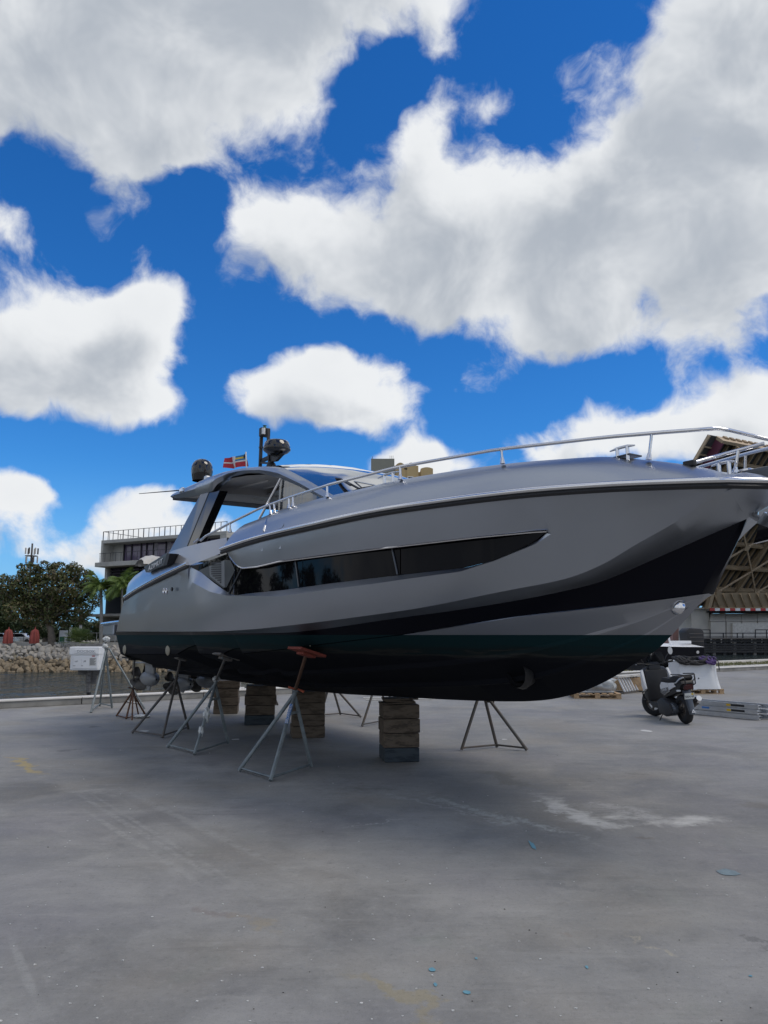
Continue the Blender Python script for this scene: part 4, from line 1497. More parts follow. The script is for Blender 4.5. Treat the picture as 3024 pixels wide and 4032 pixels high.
# ================================================================ MOTOR YACHT
YAW = 33.5
BO = Vector((0.19, 10.3, 0))
HV = Vector((math.sin(R(YAW)), -math.cos(R(YAW)), 0))        # towards the bow
SV = Vector((HV.y, -HV.x, 0))                                # towards starboard
yacht = empty('motor_yacht', BO, math.atan2(HV.y, HV.x))
tag(yacht, 'silver motor yacht with black hull stripe propped up on blocks and stands', 'yacht')

def to_local(p):
    d = Vector(p) - BO
    return Vector((d.dot(HV), -d.dot(SV), d.z))

def to_world(p):
    return BO + HV * p.x - SV * p.y + Vector((0, 0, p.z))

CAML = to_local(Vector((0, 0, CAMZ)))
def bp_px(x, y, bf):
    """photo pixel -> point on the vertical surface half-breadth = bf(t); boat coordinates"""
    d = ray(x, y)
    dl = Vector((d.dot(HV), -d.dot(SV), d.z))
    def g(k):
        p = CAML + dl * k
        return -p.y - bf(p.x)
    k = 2.0
    while g(k) > 0 and k < 60:
        k += 0.05
    lo, hi = k - 0.05, k
    for _ in range(30):
        m = (lo + hi) / 2
        if g(m) > 0:
            lo = m
        else:
            hi = m
    return CAML + dl * hi

def const(v):
    return lambda t: v

bS = pchip([(-8.0, 1.97), (-6.5, 2.05), (-5, 2.12), (-3, 2.18), (-1, 2.18), (0.5, 2.08), (2, 1.85), (3.2, 1.50), (4.2, 1.08), (4.9, 0.74), (5.6, 0.42)])
bC = pchip([(-8.2, 1.88), (-6, 1.96), (-4, 1.98), (-2, 1.92), (0, 1.68), (1.5, 1.30), (3, 0.74), (4, 0.32), (4.6, 0.06), (4.8, 0.0)])
bT = pchip([(-8.2, 1.93), (-6, 2.02), (-4, 2.06), (-2, 2.03), (0, 1.86), (1.5, 1.52), (3, 0.92), (4, 0.42), (4.8, 0.08), (5.1, 0.0)])
bR_ = pchip([(-8.2, 1.95), (-6, 2.05), (-4, 2.12), (-2, 2.12), (0, 1.99), (1.5, 1.76), (3, 1.28), (4, 0.82), (4.8, 0.46), (5.4, 0.33)])
def bMid(t):
    return 0.5 * (bR_(t) + bS(t)) + 0.02

def curve(pxs, bf, smooth=True):
    pts = [bp_px(x, y, bf) for x, y in pxs]
    tz = [(p.x, p.z) for p in pts]
    f = pchip(tz) if smooth else lin(tz)
    f.t0, f.t1 = min(t for t, z in tz), max(t for t, z in tz)
    return f

zC = curve([(478, 2577), (700, 2577), (722, 2564), (745, 2551), (776, 2541), (789, 2576), (880, 2577), (903, 2564), (925, 2556), (950, 2552), (958, 2575), (1100, 2560), (1250, 2541), (1565, 2503), (1800, 2467), (2024, 2432), (2410, 2387), (2790, 2337)], bC, False)
zT = curve([(455, 2489), (700, 2488), (835, 2490), (950, 2493), (1100, 2491), (1624, 2426), (2024, 2366), (2265, 2317), (2337, 2299), (2627, 2179), (2808, 2100), (2940, 2043)], bT)
zR = curve([(459, 2486), (835, 2486), (1000, 2477), (1100, 2467), (1582, 2405), (2024, 2320), (2229, 2278), (2362, 2227), (2506, 2143), (2687, 2040), (2872, 1922)], bR_)
zS = curve([(494, 2353), (545, 2320), (596, 2292), (640, 2269), (682, 2249), (732, 2226), (880, 2163), (1040, 2112), (1202, 2074), (1560, 2001), (2024, 1941), (2386, 1913), (2657, 1901), (2868, 1895)], bS)
zL = curve([(494, 2356), (596, 2295), (682, 2252), (691, 2253), (759, 2294), (827, 2330), (890, 2345), (1100, 2351 - 3), (1462, 2300), (1812, 2251), (1944, 2209), (2100, 2143), (2165, 2103), (2400, 2040), (2700, 1950), (2870, 1908)], bMid, False)
zW = curve([(747, 2231), (822, 2294), (867, 2326), (899, 2344), (1100, 2321), (1522, 2266), (1812, 2233), (1932, 2203), (2100, 2131), (2152, 2094)], bMid, False)
zV = curve([(747, 2229.5), (894, 2172), (926, 2217), (940, 2229), (956, 2235), (1012, 2230), (1100, 2209), (1522, 2155), (1884, 2113), (2100, 2093), (2152, 2090)], bMid, False)
KEEL_PX = [(818, 2668), (1100, 2706), (1300, 2728), (1567, 2744), (1790, 2756), (2050, 2762), (2150, 2756), (2266, 2732), (2361, 2695), (2456, 2642), (2498, 2613), (2582, 2561), (2643, 2503), (2700, 2440), (2790, 2337)]
STEM_PX = [(2790, 2337), (2838, 2257), (2892, 2155), (2934, 2070), (2940, 2043)]
def centre_pts(pxs):
    out = []
    for x, y in pxs:
        d = ray(x, y)
        dl = Vector((d.dot(HV), -d.dot(SV), d.z))
        k = -CAML.y / dl.y
        out.append(CAML + dl * k)
    return out
keel = centre_pts(KEEL_PX)
keel_len = [0.0]
for a, b in zip(keel, keel[1:]):
    keel_len.append(keel_len[-1] + (b - a).length)
kx = pchip([(l / keel_len[-1], p.x) for l, p in zip(keel_len, keel)])
kz = pchip([(l / keel_len[-1], p.z) for l, p in zip(keel_len, keel)])

NU = 260
US = [i / NU for i in range(NU + 1)]
def pt(t, n, z):
    return Vector((t, -n, z))
def mir(rows):
    return [[Vector((p.x, -p.y, p.z)) for p in r] for r in rows]

tC0, tC1 = zC.t0, zC.t1
row_keel = [pt(kx(u), 0, kz(u)) for u in US]
row_chine = []
for u in US:
    t = tC0 + (tC1 - tC0) * u
    row_chine.append(pt(t, bC(t) if u < 0.999 else 0.0, zC(t)))
row_chine[-1] = row_keel[-1].copy()
def lerp_rows(a, b, f, bulge=0.0, strake=0.0):
    out = []
    for i, (p, q) in enumerate(zip(a, b)):
        r = p.lerp(q, f)
        u = US[i]
        r.z += (-bulge * math.sin(math.pi * f) + strake) * min(1, (1 - u) * 5)
        out.append(r)
    return out
bot = [row_keel, lerp_rows(row_keel, row_chine, 0.30, 0.05), lerp_rows(row_keel, row_chine, 0.36, 0.05, -0.035), lerp_rows(row_keel, row_chine, 0.37, 0.05, 0.012),
       lerp_rows(row_keel, row_chine, 0.60, 0.06), lerp_rows(row_keel, row_chine, 0.66, 0.06, -0.035), lerp_rows(row_keel, row_chine, 0.67, 0.06, 0.012),
       lerp_rows(row_keel, row_chine, 0.88, 0.03), lerp_rows(row_keel, row_chine, 0.95, 0.0, -0.015), row_chine]
hb = MB().grid(bot).grid(mir(bot))
tT0, tT1 = zT.t0, zT.t1
row_top = []
for u in US:
    t = tT0 + (tT1 - tT0) * u
    row_top.append(pt(t, bT(t) if u < 0.999 else 0.0, zT(t)))
stem = centre_pts(STEM_PX)
row_top[-1] = stem[-1].copy()
def resample(pts, n):
    ls = [0.0]
    for a, b in zip(pts, pts[1:]):
        ls.append(ls[-1] + (b - a).length)
    out = []
    for i in range(n):
        s = ls[-1] * i / (n - 1)
        j = 0
        while j < len(ls) - 2 and ls[j + 1] < s:
            j += 1
        out.append(pts[j].lerp(pts[j + 1], (s - ls[j]) / max(ls[j + 1] - ls[j], 1e-9)))
    return out
row_c2 = [p + Vector((0, -0.015, 0.006)) * (1 if i < NU else 0) for i, p in enumerate(row_chine)]
band_rows = []
stem_rs = resample(stem, 6)
for k in range(6):
    f = k / 5
    r = lerp_rows(row_c2, row_top, f)
    r[-1] = stem_rs[k].copy()
    band_rows.append(r)
hull_bottom = hb.build('hull_bottom', MT['bottom'], yacht, smooth=24)
band = MB().grid(band_rows).grid(mir(band_rows)).build('hull_stripe', MT['band'], yacht, smooth=30)

# side: band top -> lower crease -> upper crease -> ledge
tR0, tR1 = zR.t0, zR.t1
row_r = [pt(t, bR_(t), zR(t)) for t in [tR0 + (tR1 - tR0) * u for u in US]]
fr2 = pchip([(bp_px(x, y, bR_).x, f) for x, y, f in [(1100, 2467, 0.06), (2024, 2320, 0.06), (2265, 2268, 0.08), (2446, 2178, 0.22), (2627, 2075, 0.48), (2800, 1968, 0.72), (2868, 1925, 0.84)]])
row_r2 = []
for a_, b_ in zip(row_top, row_r):
    f = fr2(b_.x)
    q = a_.lerp(b_, f)
    q.y += min(0.035, 0.12 * (b_ - a_).length) * math.sin(math.pi * min(1, f)) * (1 if b_.x < row_r[-1].x - 0.02 else 0)
    row_r2.append(q)
tS0, tS1 = zS.t0, zS.t1
TS = [tS0 + (tS1 - tS0) * u for u in US]
ledge_t = [t for t in TS]
INS = 0.075
tWa, tWb = zW.t0, zW.t1
row_l, row_w, row_v0, row_v, row_s = [], [], [], [], []
for t in TS:
    zs = zS(t)
    zl = min(zL(t), zs - 0.002)
    fade = 1.0
    if t < tWa or t > tWb:
        zw = zv = zl
        fade = 0.0
    else:
        zw = max(zW(t), zl)
        zv = max(zV(t), zw)
        fade = min(1.0, (t - tWa) / 0.25, (tWb - t) / 0.5)
    fw = max(0.0, min(1.0, (t - tWb + 0.6) / 1.2))
    fw = fw * fw * (3 - 2 * fw)
    zr_ = zR(min(t, tR1))
    frac = max(0.0, min(1.0, (zl - zr_) / max(zs - zr_, 0.02)))
    nl = bMid(t) * (1 - fw) + (bR_(t) + (bS(t) - bR_(t)) * frac) * fw
    row_l.append(pt(t, nl, zl))
    row_w.append(pt(t, nl - INS * fade, zw))
    row_v0.append(pt(t, nl - INS * fade, zv))
    row_v.append(pt(t, nl + 0.012 * fade, zv))
    row_s.append(pt(t, bS(t), zs))
def lerp2(a, b, f, out=0.0):
    r = []
    for p, q in zip(a, b):
        v = p.lerp(q, f)
        v.y -= out * math.sin(math.pi * f) * max(0.0, min(1.0, (tWb - v.x) / 1.5))
        r.append(v)
    return r
side = [row_top, lerp2(row_top, row_r2, 0.5, -0.0), row_r2]
side2 = [row_r2, row_r]
side3 = [row_r] + [lerp2(row_r, row_l, k / 6, 0.012) for k in range(1, 6)] + [row_l]
up = [row_l, row_w]
upper = [row_v0, row_v] + [lerp2(row_v, row_s, k / 5, 0.008) for k in range(1, 5)] + [row_s]
# the wing panel only exists where there is height between window and rub rail; aft of it the coaming starts
tWing = bp_px(890, 2166, bMid).x
iw = max(i for i, t in enumerate(TS) if t < tWing)
hs = MB()
for rows in (side, side2, side3, up):
    hs.grid(rows).grid(mir(rows))
i_aft = max(i for i, t in enumerate(TS) if t < tWa)
for rows in (upper,):
    fwd = [r[iw:] for r in rows]
    aft = [r[:i_aft + 1] for r in rows]
    hs.grid(fwd).grid(mir(fwd)).grid(aft).grid(mir(aft))
# bow front closing the sides to the stem head
bow_tip = pt(row_s[-1].x + 0.26, 0, row_s[-1].z + 0.01)
corner_col = [row_top[-1], row_r2[-1], row_r[-1], row_l[-1], row_s[-1]]
for sgn in (1, -1):
    cc_ = [Vector((p.x, p.y * sgn, p.z)) for p in corner_col]
    zc = [stem[-1].z, stem[-1].z + 0.18, stem[-1].z + 0.3, (stem[-1].z + bow_tip.z) / 2 + .15, bow_tip.z]
    ctr = [stem[-1].copy()] + [Vector((stem[-1].x + (bow_tip.x - stem[-1].x) * (z - stem[-1].z) / (bow_tip.z - stem[-1].z), 0, z)) for z in zc[1:]]
    hs.grid([cc_, [a.lerp(b, 0.5) + Vector((0.05, 0, 0)) if i else a for i, (a, b) in enumerate(zip(cc_, ctr))], ctr])
# transom
tr_rows = []
for rows_ in ([row_chine[0], row_top[0], row_r[0], row_l[0], row_s[0]],):
    tr_rows.append(rows_)
    tr_rows.append([Vector((p.x, 0, p.z)) if i else row_keel[0].copy() for i, p in enumerate(rows_)])
    tr_rows.append([Vector((p.x, -p.y, p.z)) for p in rows_])
MB().grid(tr_rows).build('transom', MT['black'], yacht)
hull_side = hs.build('hull_side', MT['silver'], yacht, smooth=14)

# glass panes of the long side window, split at the mullions
mull_px = [(900, 2300), (1169, 2260), (1553, 2210)]
cuts = [tWa] + [bp_px(x, y, bMid).x for x, y in mull_px] + [tWb]
for sgn in (1, -1):
    for a, b in zip(cuts, cuts[1:]):
        idx = [i for i, t in enumerate(TS) if a - 1e-6 <= t <= b + 1e-6]
        if len(idx) < 2:
            continue
        lo_, hi_ = [], []
        cols_t = [a + 0.006] + [TS[i] for i in idx if a + 0.02 < TS[i] < b - 0.02] + [b - 0.006]
        for t in cols_t:
            fade = min(1.0, max(0, (t - tWa) / 0.25), max(0, (tWb - t) / 0.5))
            zl = min(zL(t), zS(t) - 0.002)
            zw = max(zW(t), zl)
            zv = max(zV(t), zw)
            lo_.append(Vector((t, -(bMid(t) - INS * fade + 0.004) * sgn, zw)))
            hi_.append(Vector((t, -(bMid(t) - INS * fade + 0.004) * sgn, zv)))
        MB().grid([lo_, hi_]).build('window_pane', MT['window'], yacht, smooth=40)
    for (p0, p1) in (((1163, 2209), (1176, 2310)), ((1543, 2157), (1565, 2262)), ((952, 2236), (897, 2345))):
        f_ = lambda t: bMid(t) - INS + 0.012
        a, b = bp_px(*p0, f_), bp_px(*p1, f_)
        a.y *= sgn
        b.y *= sgn
        MB().tube([a, b], 0.010, 6).build('window_mullion', MT['charcoal'], yacht)
# chrome trim under the wing and around the window tip
f_ = lambda t: bMid(t) + 0.006
trim = [bp_px(x, y, f_) for x, y in [(890, 2172), (926, 2219), (940, 2231), (956, 2237), (1012, 2232), (1100, 2211), (1522, 2157), (1884, 2115), (2100, 2095), (2152, 2092)]]
for sgn in (1, -1):
    MB().tube([Vector((p.x, p.y * sgn, p.z)) for p in trim], 0.010, 6).build('window_trim', MT['chrome'], yacht, smooth=40)
# louvred vent seen in the aft window
fv = lambda t: bMid(t) - INS + 0.010
vent_poly = [bp_px(x, y, fv) for x, y in [(783, 2246), (888, 2204), (908, 2206), (924, 2240), (921, 2256), (893, 2312), (880, 2316)]]
MT['vent_glass'] = pm('grey_vent_pane', (0.085, 0.095, 0.105), 0.12, 0.0, 0.1, 3)
MT['vent_panel'] = pm('grey_vent_panel', (0.16, 0.17, 0.18), 0.4, 0.0, 0.05, 3)
for sgn in (1, -1):
    vp = MB().prism([Vector((p.x, p.y * sgn, p.z)) for p in vent_poly], (0, -0.004 * sgn, 0)).build('vent_window', MT['vent_glass'], yacht)
    vv = [bp_px(x, y, fv) + Vector((0, -0.004, 0)) for x, y in [(826, 2230), (886, 2207), (887, 2311), (878, 2308), (828, 2268)]]
    MB().prism([Vector((p.x, p.y * sgn, p.z)) for p in vv], (0, -0.004 * sgn, 0)).build('vent_panel', MT['vent_panel'], vp)
    for k in range(10):
        y = 2216 + k * 8.5
        x0 = 835 if y < 2262 else 835 + (y - 2262) * 1.1
        a, b = bp_px(x0, y + 1, fv) + Vector((0, -0.010, 0)), bp_px(873, y - 0.5, fv) + Vector((0, -0.010, 0))
        if a.x < b.x - 0.03:
            MB().beam(Vector((a.x, a.y * sgn, a.z)), Vector((b.x, b.y * sgn, b.z)), 0.006, 0.016).build('vent_slat', MT['black'], vp)

# rub rails
def both(f):
    for s in (1, -1):
        f(s)
def rub(rows, name):
    for sgn in (1, -1):
        pts = [Vector((p.x, (p.y - 0.018) * sgn, p.z + 0.008)) for p in rows]
        pts2 = [Vector((p.x, (p.y - 0.010) * sgn, p.z - 0.036)) for p in rows]
        a = MB().tube(pts, 0.026, 8).build(name, MT['chrome'], yacht, smooth=50)
        MB().tube(pts2, 0.022, 6).build('rub_strip', MT['black'], a, smooth=50)
rub(row_s[iw::4] + [row_s[-1], pt(row_s[-1].x + .15, 0.25, row_s[-1].z + .005), bow_tip], 'rub_rail')
rub(row_s[:i_aft + 1:4], 'rub_rail')

# gunwale / deck shoulder above the rub rail
bD = lambda t: max(0.10, bS(t) - 0.34 + 0.10 * max(0, t - 3.5) / 1.8)
zD = curve([(885, 2108), (895, 2096), (1018, 2044), (1132, 1998), (1257, 1963), (1420, 1925), (1560, 1892), (1800, 1852), (2024, 1823), (2205, 1808), (2356, 1799), (2542, 1811), (2717, 1832), (2808, 1850), (2862, 1868)], bD)
TG = TS[iw:]
gw = []
for k, (fn, fz) in enumerate([(0.0, 0.03), (0.10, 0.17), (0.26, 0.40), (0.46, 0.63), (0.68, 0.82), (0.86, 0.94), (1.0, 1.0)]):
    row = []
    for t in TG:
        n0, n1 = bS(t) + 0.004, bD(t)
        z0, z1 = zS(t), max(zD(t), zS(t) + 0.04)
        row.append(pt(t, n0 + (n1 - n0) * fn, z0 + (z1 - z0) * fz))
    gw.append(row)
gun = MB().grid(gw).grid(mir(gw))
# deck: from the shoulder inboard, slightly cambered
dk = [gw[-1]]
for f, dz in ((0.9, -0.035), (0.55, -0.02), (0.0, 0.0)):
    dk.append([Vector((p.x, p.y * f, p.z + dz)) for p in gw[-1]])
gun.grid(dk).grid(mir(dk))
# nose cap between the two shoulders
nose = [r[-1] for r in gw]
capc = [Vector((bow_tip.x - 0.05 - 0.05 * i, 0, row_s[-1].z + 0.03 + (gw[-1][-1].z - row_s[-1].z - 0.03) * f)) for i, f in enumerate((0.0, 0.15, 0.4, 0.65, 0.83, 0.95, 1.0))]
gun.grid([nose, [a.lerp(b, .5) + Vector((0.04, 0, 0.0)) for a, b in zip(nose, capc)], capc, [Vector((a.x, -a.y, a.z)) for a in [p.lerp(q, .5) + Vector((0.04, 0, 0)) for p, q in zip(nose, capc)]], [Vector((p.x, -p.y, p.z)) for p in nose]])
# rounded aft end of the wing
endc = [r[0] for r in gw]
gun.add(endc + [Vector((endc[0].x, endc[-1].y, endc[0].z))], [tuple(range(len(endc) + 1))])
gun.build('gunwale', MT['silver'], yacht, smooth=35)

# boarding gate outline and hinge on the gunwale
fg = lambda t: bS(t) - 0.03
def gun_pt(x, y, out=0.012):
    d = ray(x, y)
    dl = Vector((d.dot(HV), -d.dot(SV), d.z))
    k = 3.0
    while k < 40:
        p = CAML + dl * k
        t = p.x
        if TG[0] <= t <= TG[-1]:
            z0, z1 = zS(t), max(zD(t), zS(t) + 0.04)
            f = (p.z - z0) / (z1 - z0)
            prof = lin([(0.03, 0), (0.17, 0.10), (0.40, 0.26), (0.63, 0.46), (0.82, 0.68), (0.94, 0.86), (1.0, 1.0)])
            n = bS(t) + (bD(t) - bS(t)) * prof(max(0, min(1, f)))
            if -p.y <= n + out:
                return p
        k += 0.02
    return CAML + dl * 10
gate = MB()
gate.tube([gun_pt(1037, 2102, 0.004), gun_pt(1042, 2080, 0.004), gun_pt(1064, 2032, 0.004)], 0.006, 5)
gate.tube([gun_pt(1037, 2102, 0.004), gun_pt(1110, 2080, 0.004), gun_pt(1117, 2070, 0.004), gun_pt(1137, 2006, 0.004)], 0.006, 5)
gate.build('gate_seam', MT['charcoal'], yacht)
MB().tube([gun_pt(1036, 2090), gun_pt(1044, 2068), gun_pt(1051, 2042)], 0.008, 6).build('gate_hinge', MT['chrome'], yacht)

# bow rail
bRail = lambda t: bD(t) + 0.06
rail_px = [(790, 2129), (801, 2116), (903, 2061), (1024, 2001), (1138, 1959), (1300, 1907), (1570, 1838), (1962, 1769), (2100, 1754), (2386, 1721), (2600, 1703), (2790, 1689), (2820, 1687)]
rail = [bp_px(x, y, bRail) for x, y in rail_px]
last = rail[-1]
front_px = [bp_px(2870, 1693, const(0.30)), bp_px(3024, 1730, const(0.02))]
low = [bp_px(3010, 1746, const(0.03)), bp_px(2860, 1786, const(0.10)), bp_px(2716, 1826, bD)]
def densify(pts, n):
    return resample(pts, n)
for sgn in (1, -1):
    mm = lambda p: Vector((p.x, p.y * sgn, p.z))
    r_ = MB().tube([mm(p) for p in densify(rail, 40)] + ([mm(p) for p in front_px] if sgn == 1 else []), 0.0165, 8).build('bow_rail', MT['chrome'], yacht, smooth=60)
    if sgn == 1:
        MB().tube([mm(p) for p in low], 0.0165, 8).build('lower_rail', MT['chrome'], r_, smooth=60)
    for (x0, y0, x1, y1) in [(906, 2060, 906, 2096), (1063, 1988, 1066, 2026), (1079, 1981, 1081, 2020), (1138, 1960, 1138, 2002), (1153, 1955, 1154, 1996), (1288, 1912, 1288, 1957), (1575, 1838, 1576, 1889), (1974, 1768, 1979, 1826), (2566, 1706, 2554, 1810), (2907, 1775, 2893, 1861)]:
        bf = bRail if x0 < 2800 else const(0.14)
        if sgn == -1 and x0 > 2800:
            continue
        a = bp_px(x0, y0, bf)
        b = bp_px(x1, y1, bf)
        b2 = b.lerp(a, 0.42) if x0 < 2500 else b.lerp(a, 0.26)
        MB().tube([mm(a), mm(b)], 0.0125, 6).build('stanchion', MT['chrome'], yacht, smooth=60)
        MB().tube([mm(b2), mm(b)], [0.014, 0.026], 8).build('stanchion_foot', MT['chrome'], yacht, smooth=60)
    e = low[-1]
    if sgn == 1:
        MB().box(mm(e), (0.10, 0.05, 0.05)).build('rail_strap', MT['black'], yacht, bevel=0.012)
    # short handrail aft of the rail
    a, b = bp_px(764, 2137, const(1.8)), bp_px(786, 2121, const(1.8))
    MB().tube([mm(a), mm(b)], 0.02, 6).build('handrail', MT['chrome'], yacht, smooth=60)

# cleats on the gunwale
def cleat(x, y, bf, L=0.34):
    c = bp_px(x, y, bf)
    cl_ = MB()
    cl_.tube([c + Vector((-L / 2, 0, 0.075)), c + Vector((-L / 5, 0, 0.085)), c + Vector((L / 5, 0, 0.085)), c + Vector((L / 2, 0, 0.075))], [0.006, 0.013, 0.013, 0.006], 8)
    for d in (-L / 5, L / 5):
        cl_.tube([c + Vector((d, 0, -0.04)), c + Vector((d, 0, 0.085))], 0.016, 8)
    cl_.build('cleat', MT['chrome'], yacht, smooth=60)
cleat(2452, 1800, bD, 0.26)
cleat(1530, 1898, bD, 0.40)
cleat(2852, 1862, const(0.22), 0.22)
c = bp_px(2440, 1806, lambda t: bD(t) - .10)
MB().box(c, (0.34, 0.16, 0.015)).build('deck_hatch', MT['charcoal'], yacht, bevel=0.008)
# windlass block and anchor gear at the stem head
c = bp_px(2935, 1868, const(0.0))
MB().box(c, (0.16, 0.12, 0.08)).build('windlass', MT['chrome'], yacht, bevel=0.02)
c = bp_px(2990, 1878, const(0.0))
MB().box(c, (0.42, 0.14, 0.03)).build('anchor_plate', MT['alu'], yacht, bevel=0.008)
ar = MB()
c0 = stem[-1] + Vector((0.10, 0, 0.30))
ar.box(c0 + Vector((0.05, 0, 0)), (0.36, 0.22, 0.16))
ar.build('anchor_roller', MT['charcoal'], yacht, bevel=0.03)
an = MB()
pa = bp_px(2968, 2032, const(0.0))
pb = bp_px(3080, 2100, const(0.0))
an.tube([pa + Vector((0.05, 0, 0.2)), pa, pa.lerp(pb, 0.5), pb], [0.03, 0.035, 0.03, 0.025], 8)
fl = [pa + Vector((0.10, -0.02, 0.02)), pa.lerp(pb, .5) + Vector((0, -0.16, 0.00)), pb + Vector((0.05, -.03, -.02)), pa.lerp(pb, .5) + Vector((-0.12, -0.02, -0.14))]
an.prism(fl, (0, 0.03, 0.0))
an.prism([Vector((p.x, -p.y, p.z)) for p in fl], (0, -0.03, 0.0))
an.build('anchor', MT['chrome'], yacht, smooth=30)
# chrome ring fittings low on the bow and small fittings on the side
fb = lambda t: 0.5 * (bC(t))
c = bp_px(2668, 2388, lambda t: bC(t) * 0.72)
MB().lathe([(0.0, 0.03), (0.05, 0.025), (0.075, 0.0), (0.06, -0.03)], 14, c, Matrix.Rotation(R(80), 3, 'X')).build('bow_eye', MT['chrome'], yacht, smooth=60)
for (x, y) in ((1030, 2152), (1100, 2142)):
    c = bp_px(x, y, lambda t: bMid(t) + 0.028)
    MB().box(c, (0.10, 0.02, 0.13)).build('vent_fitting', MT['silver'], yacht, bevel=0.006)
c = bp_px(1312, 2074, lambda t: bMid(t) + 0.03)
MB().box(c, (0.05, 0.012, 0.07)).build('fuel_tag', MT['alu'], yacht)
for (x, y) in ((637, 2326), (647, 2326)):
    c = bp_px(x, y, lambda t: bMid(t) + 0.03)
    MB().lathe([(0.0, 0.0), (0.028, 0.0), (0.036, 0.008), (0.045, 0.0)], 12, c + Vector((0, 0.03, 0)), Matrix.Rotation(R(90), 3, 'X')).build('exhaust_ring', MT['chrome'], yacht, smooth=60)
c = bp_px(680, 2320, lambda t: bMid(t) + 0.03)
MB().lathe([(0.0, 0.0), (0.03, 0.0), (0.03, 0.02), (0, .02)], 10, c, Matrix.Rotation(R(90), 3, 'X')).build('drain_fitting', MT['black'], yacht)
for (x, y, r) in ((491, 2557, .085), (661, 2560, .085)):
    c = bp_px(x, y, lambda t: bC(t) + 0.03)
    MB().lathe([(0.0, 0.02), (r * .7, 0.02), (r, 0.0), (r * .8, -0.02)], 12, c, Matrix.Rotation(R(90), 3, 'X')).build('side_fitting', pm('pale_bronze', (0.3, 0.28, 0.22), 0.6, 0.2), yacht, smooth=60)
# bow thruster tunnel
c = bp_px(2062, 2655, lambda t: bC(t) * 0.36)
tm = Matrix.Rotation(R(90), 3, 'X')
MB().lathe([(0.13, 0.10), (0.15, 0.02), (0.13, -0.02), (0.10, -0.1), (0.0, -0.10)], 16, c, tm).build('thruster_tunnel', MT['black'], yacht, smooth=60)

# cockpit coaming panel (taupe) between window and pillar
fc = lambda t: bMid(t) - 0.10
lo_px = [(640, 2268), (682, 2248), (735, 2231), (790, 2210), (845, 2188), (893, 2170)]
hi_px = [(648, 2186), (680, 2168), (735, 2152), (790, 2138), (840, 2127), (893, 2116)]
lo_ = [bp_px(x, y, fc) for x, y in lo_px]
hi_ = [bp_px(x, y, lambda t: fc(t) - 0.08) for x, y in hi_px]
inn = [p + Vector((0, 0.35, -0.02)) for p in hi_]
cm = [resample(lo_, 20), resample(hi_, 20), resample(inn, 20)]
MB().grid(cm).build('coaming', MT['taupe'], yacht, smooth=35)
MB().grid(mir(cm)).build('coaming', MT['taupe'], yacht, smooth=35)
# aft shoulder above the stern rub rail
sh_lo = row_s[:i_aft + 1:3]
sh_rows = []
top_px = [(497, 2335), (503, 2300), (530, 2268), (566, 2243), (612, 2226), (680, 2213), (712, 2211), (734, 2224)]
fs_ = lambda t: bS(t) - 0.26
sh_top = resample([bp_px(x, y, fs_) for x, y in top_px], len(sh_lo))
for f, b_ in ((0.0, 0.0), (0.25, 0.035), (0.5, 0.045), (0.75, 0.035), (1.0, 0.0)):
    sh_rows.append([a.lerp(b, f) + Vector((0, -b_ * 0.8, b_ * 0.5)) * (1 - abs(2 * i / (len(sh_lo) - 1) - 1) ** 6) for i, (a, b) in enumerate(zip(sh_lo, sh_top))])
sh_rows.append([p + Vector((0, 0.5, 0.0)) for p in sh_top])
sh_rows.append([Vector((p.x, 0, p.z - .3)) for p in sh_top])
MB().grid(sh_rows).grid(mir(sh_rows)).build('stern_shoulder', MT['silver'], yacht, smooth=40)
# badge boxes carrying the maker's name
for sgn in (1, -1):
    fbx = const(2.15)
    q = [bp_px(x, y, fbx) for x, y in [(567, 2233), (574, 2254), (644, 2226), (658, 2178), (654, 2178)]]
    bx_ = MB().prism([Vector((p.x, p.y * sgn, p.z)) for p in q], (0, 0.16 * sgn, 0)).build('badge_box', MT['charcoal'], yacht, bevel=0.004)
    a, b = bp_px(580, 2243, fbx), bp_px(646, 2205, fbx)
    xd = (b - a).normalized()
    yd = Vector((0, 0, 1))
    org = (a + b) / 2 + Vector((0, -0.010, -0.005))
    if sgn == 1:
        text_mesh('badge_letters', 'AZIMUT', 0.105, MT['white'], bx_, frame(org, xd, yd), 0.002, 0.3, 'CENTER', (b - a).length * 0.92 / (0.105 * 3.9))
    sd_ = [bp_px(x, y, fbx) for x, y in [(644, 2226), (658, 2178), (668, 2180), (657, 2224)]]
    MB().prism([Vector((p.x, p.y * sgn, p.z)) for p in sd_], (0, 0.16 * sgn, 0)).build('badge_end', MT['black'], bx_)
# covered cushion on the stern
cu = bp_px(572, 2226, const(1.45))
rows = []
for k in range(7):
    a = k / 6 * math.pi
    rows.append([cu + Vector((0.30 * math.cos(a) * (1 + .1 * math.sin(j * 2.1)), -0.12 + j * 0.06, 0.20 * math.sin(a) * math.sin((j + .6) / 9.2 * math.pi) ** .4 + .01 * math.sin(3 * j + k))) for j in range(9)])
MB().grid(rows).build('covered_cushion', MT['white_dirty'], yacht, smooth=60)

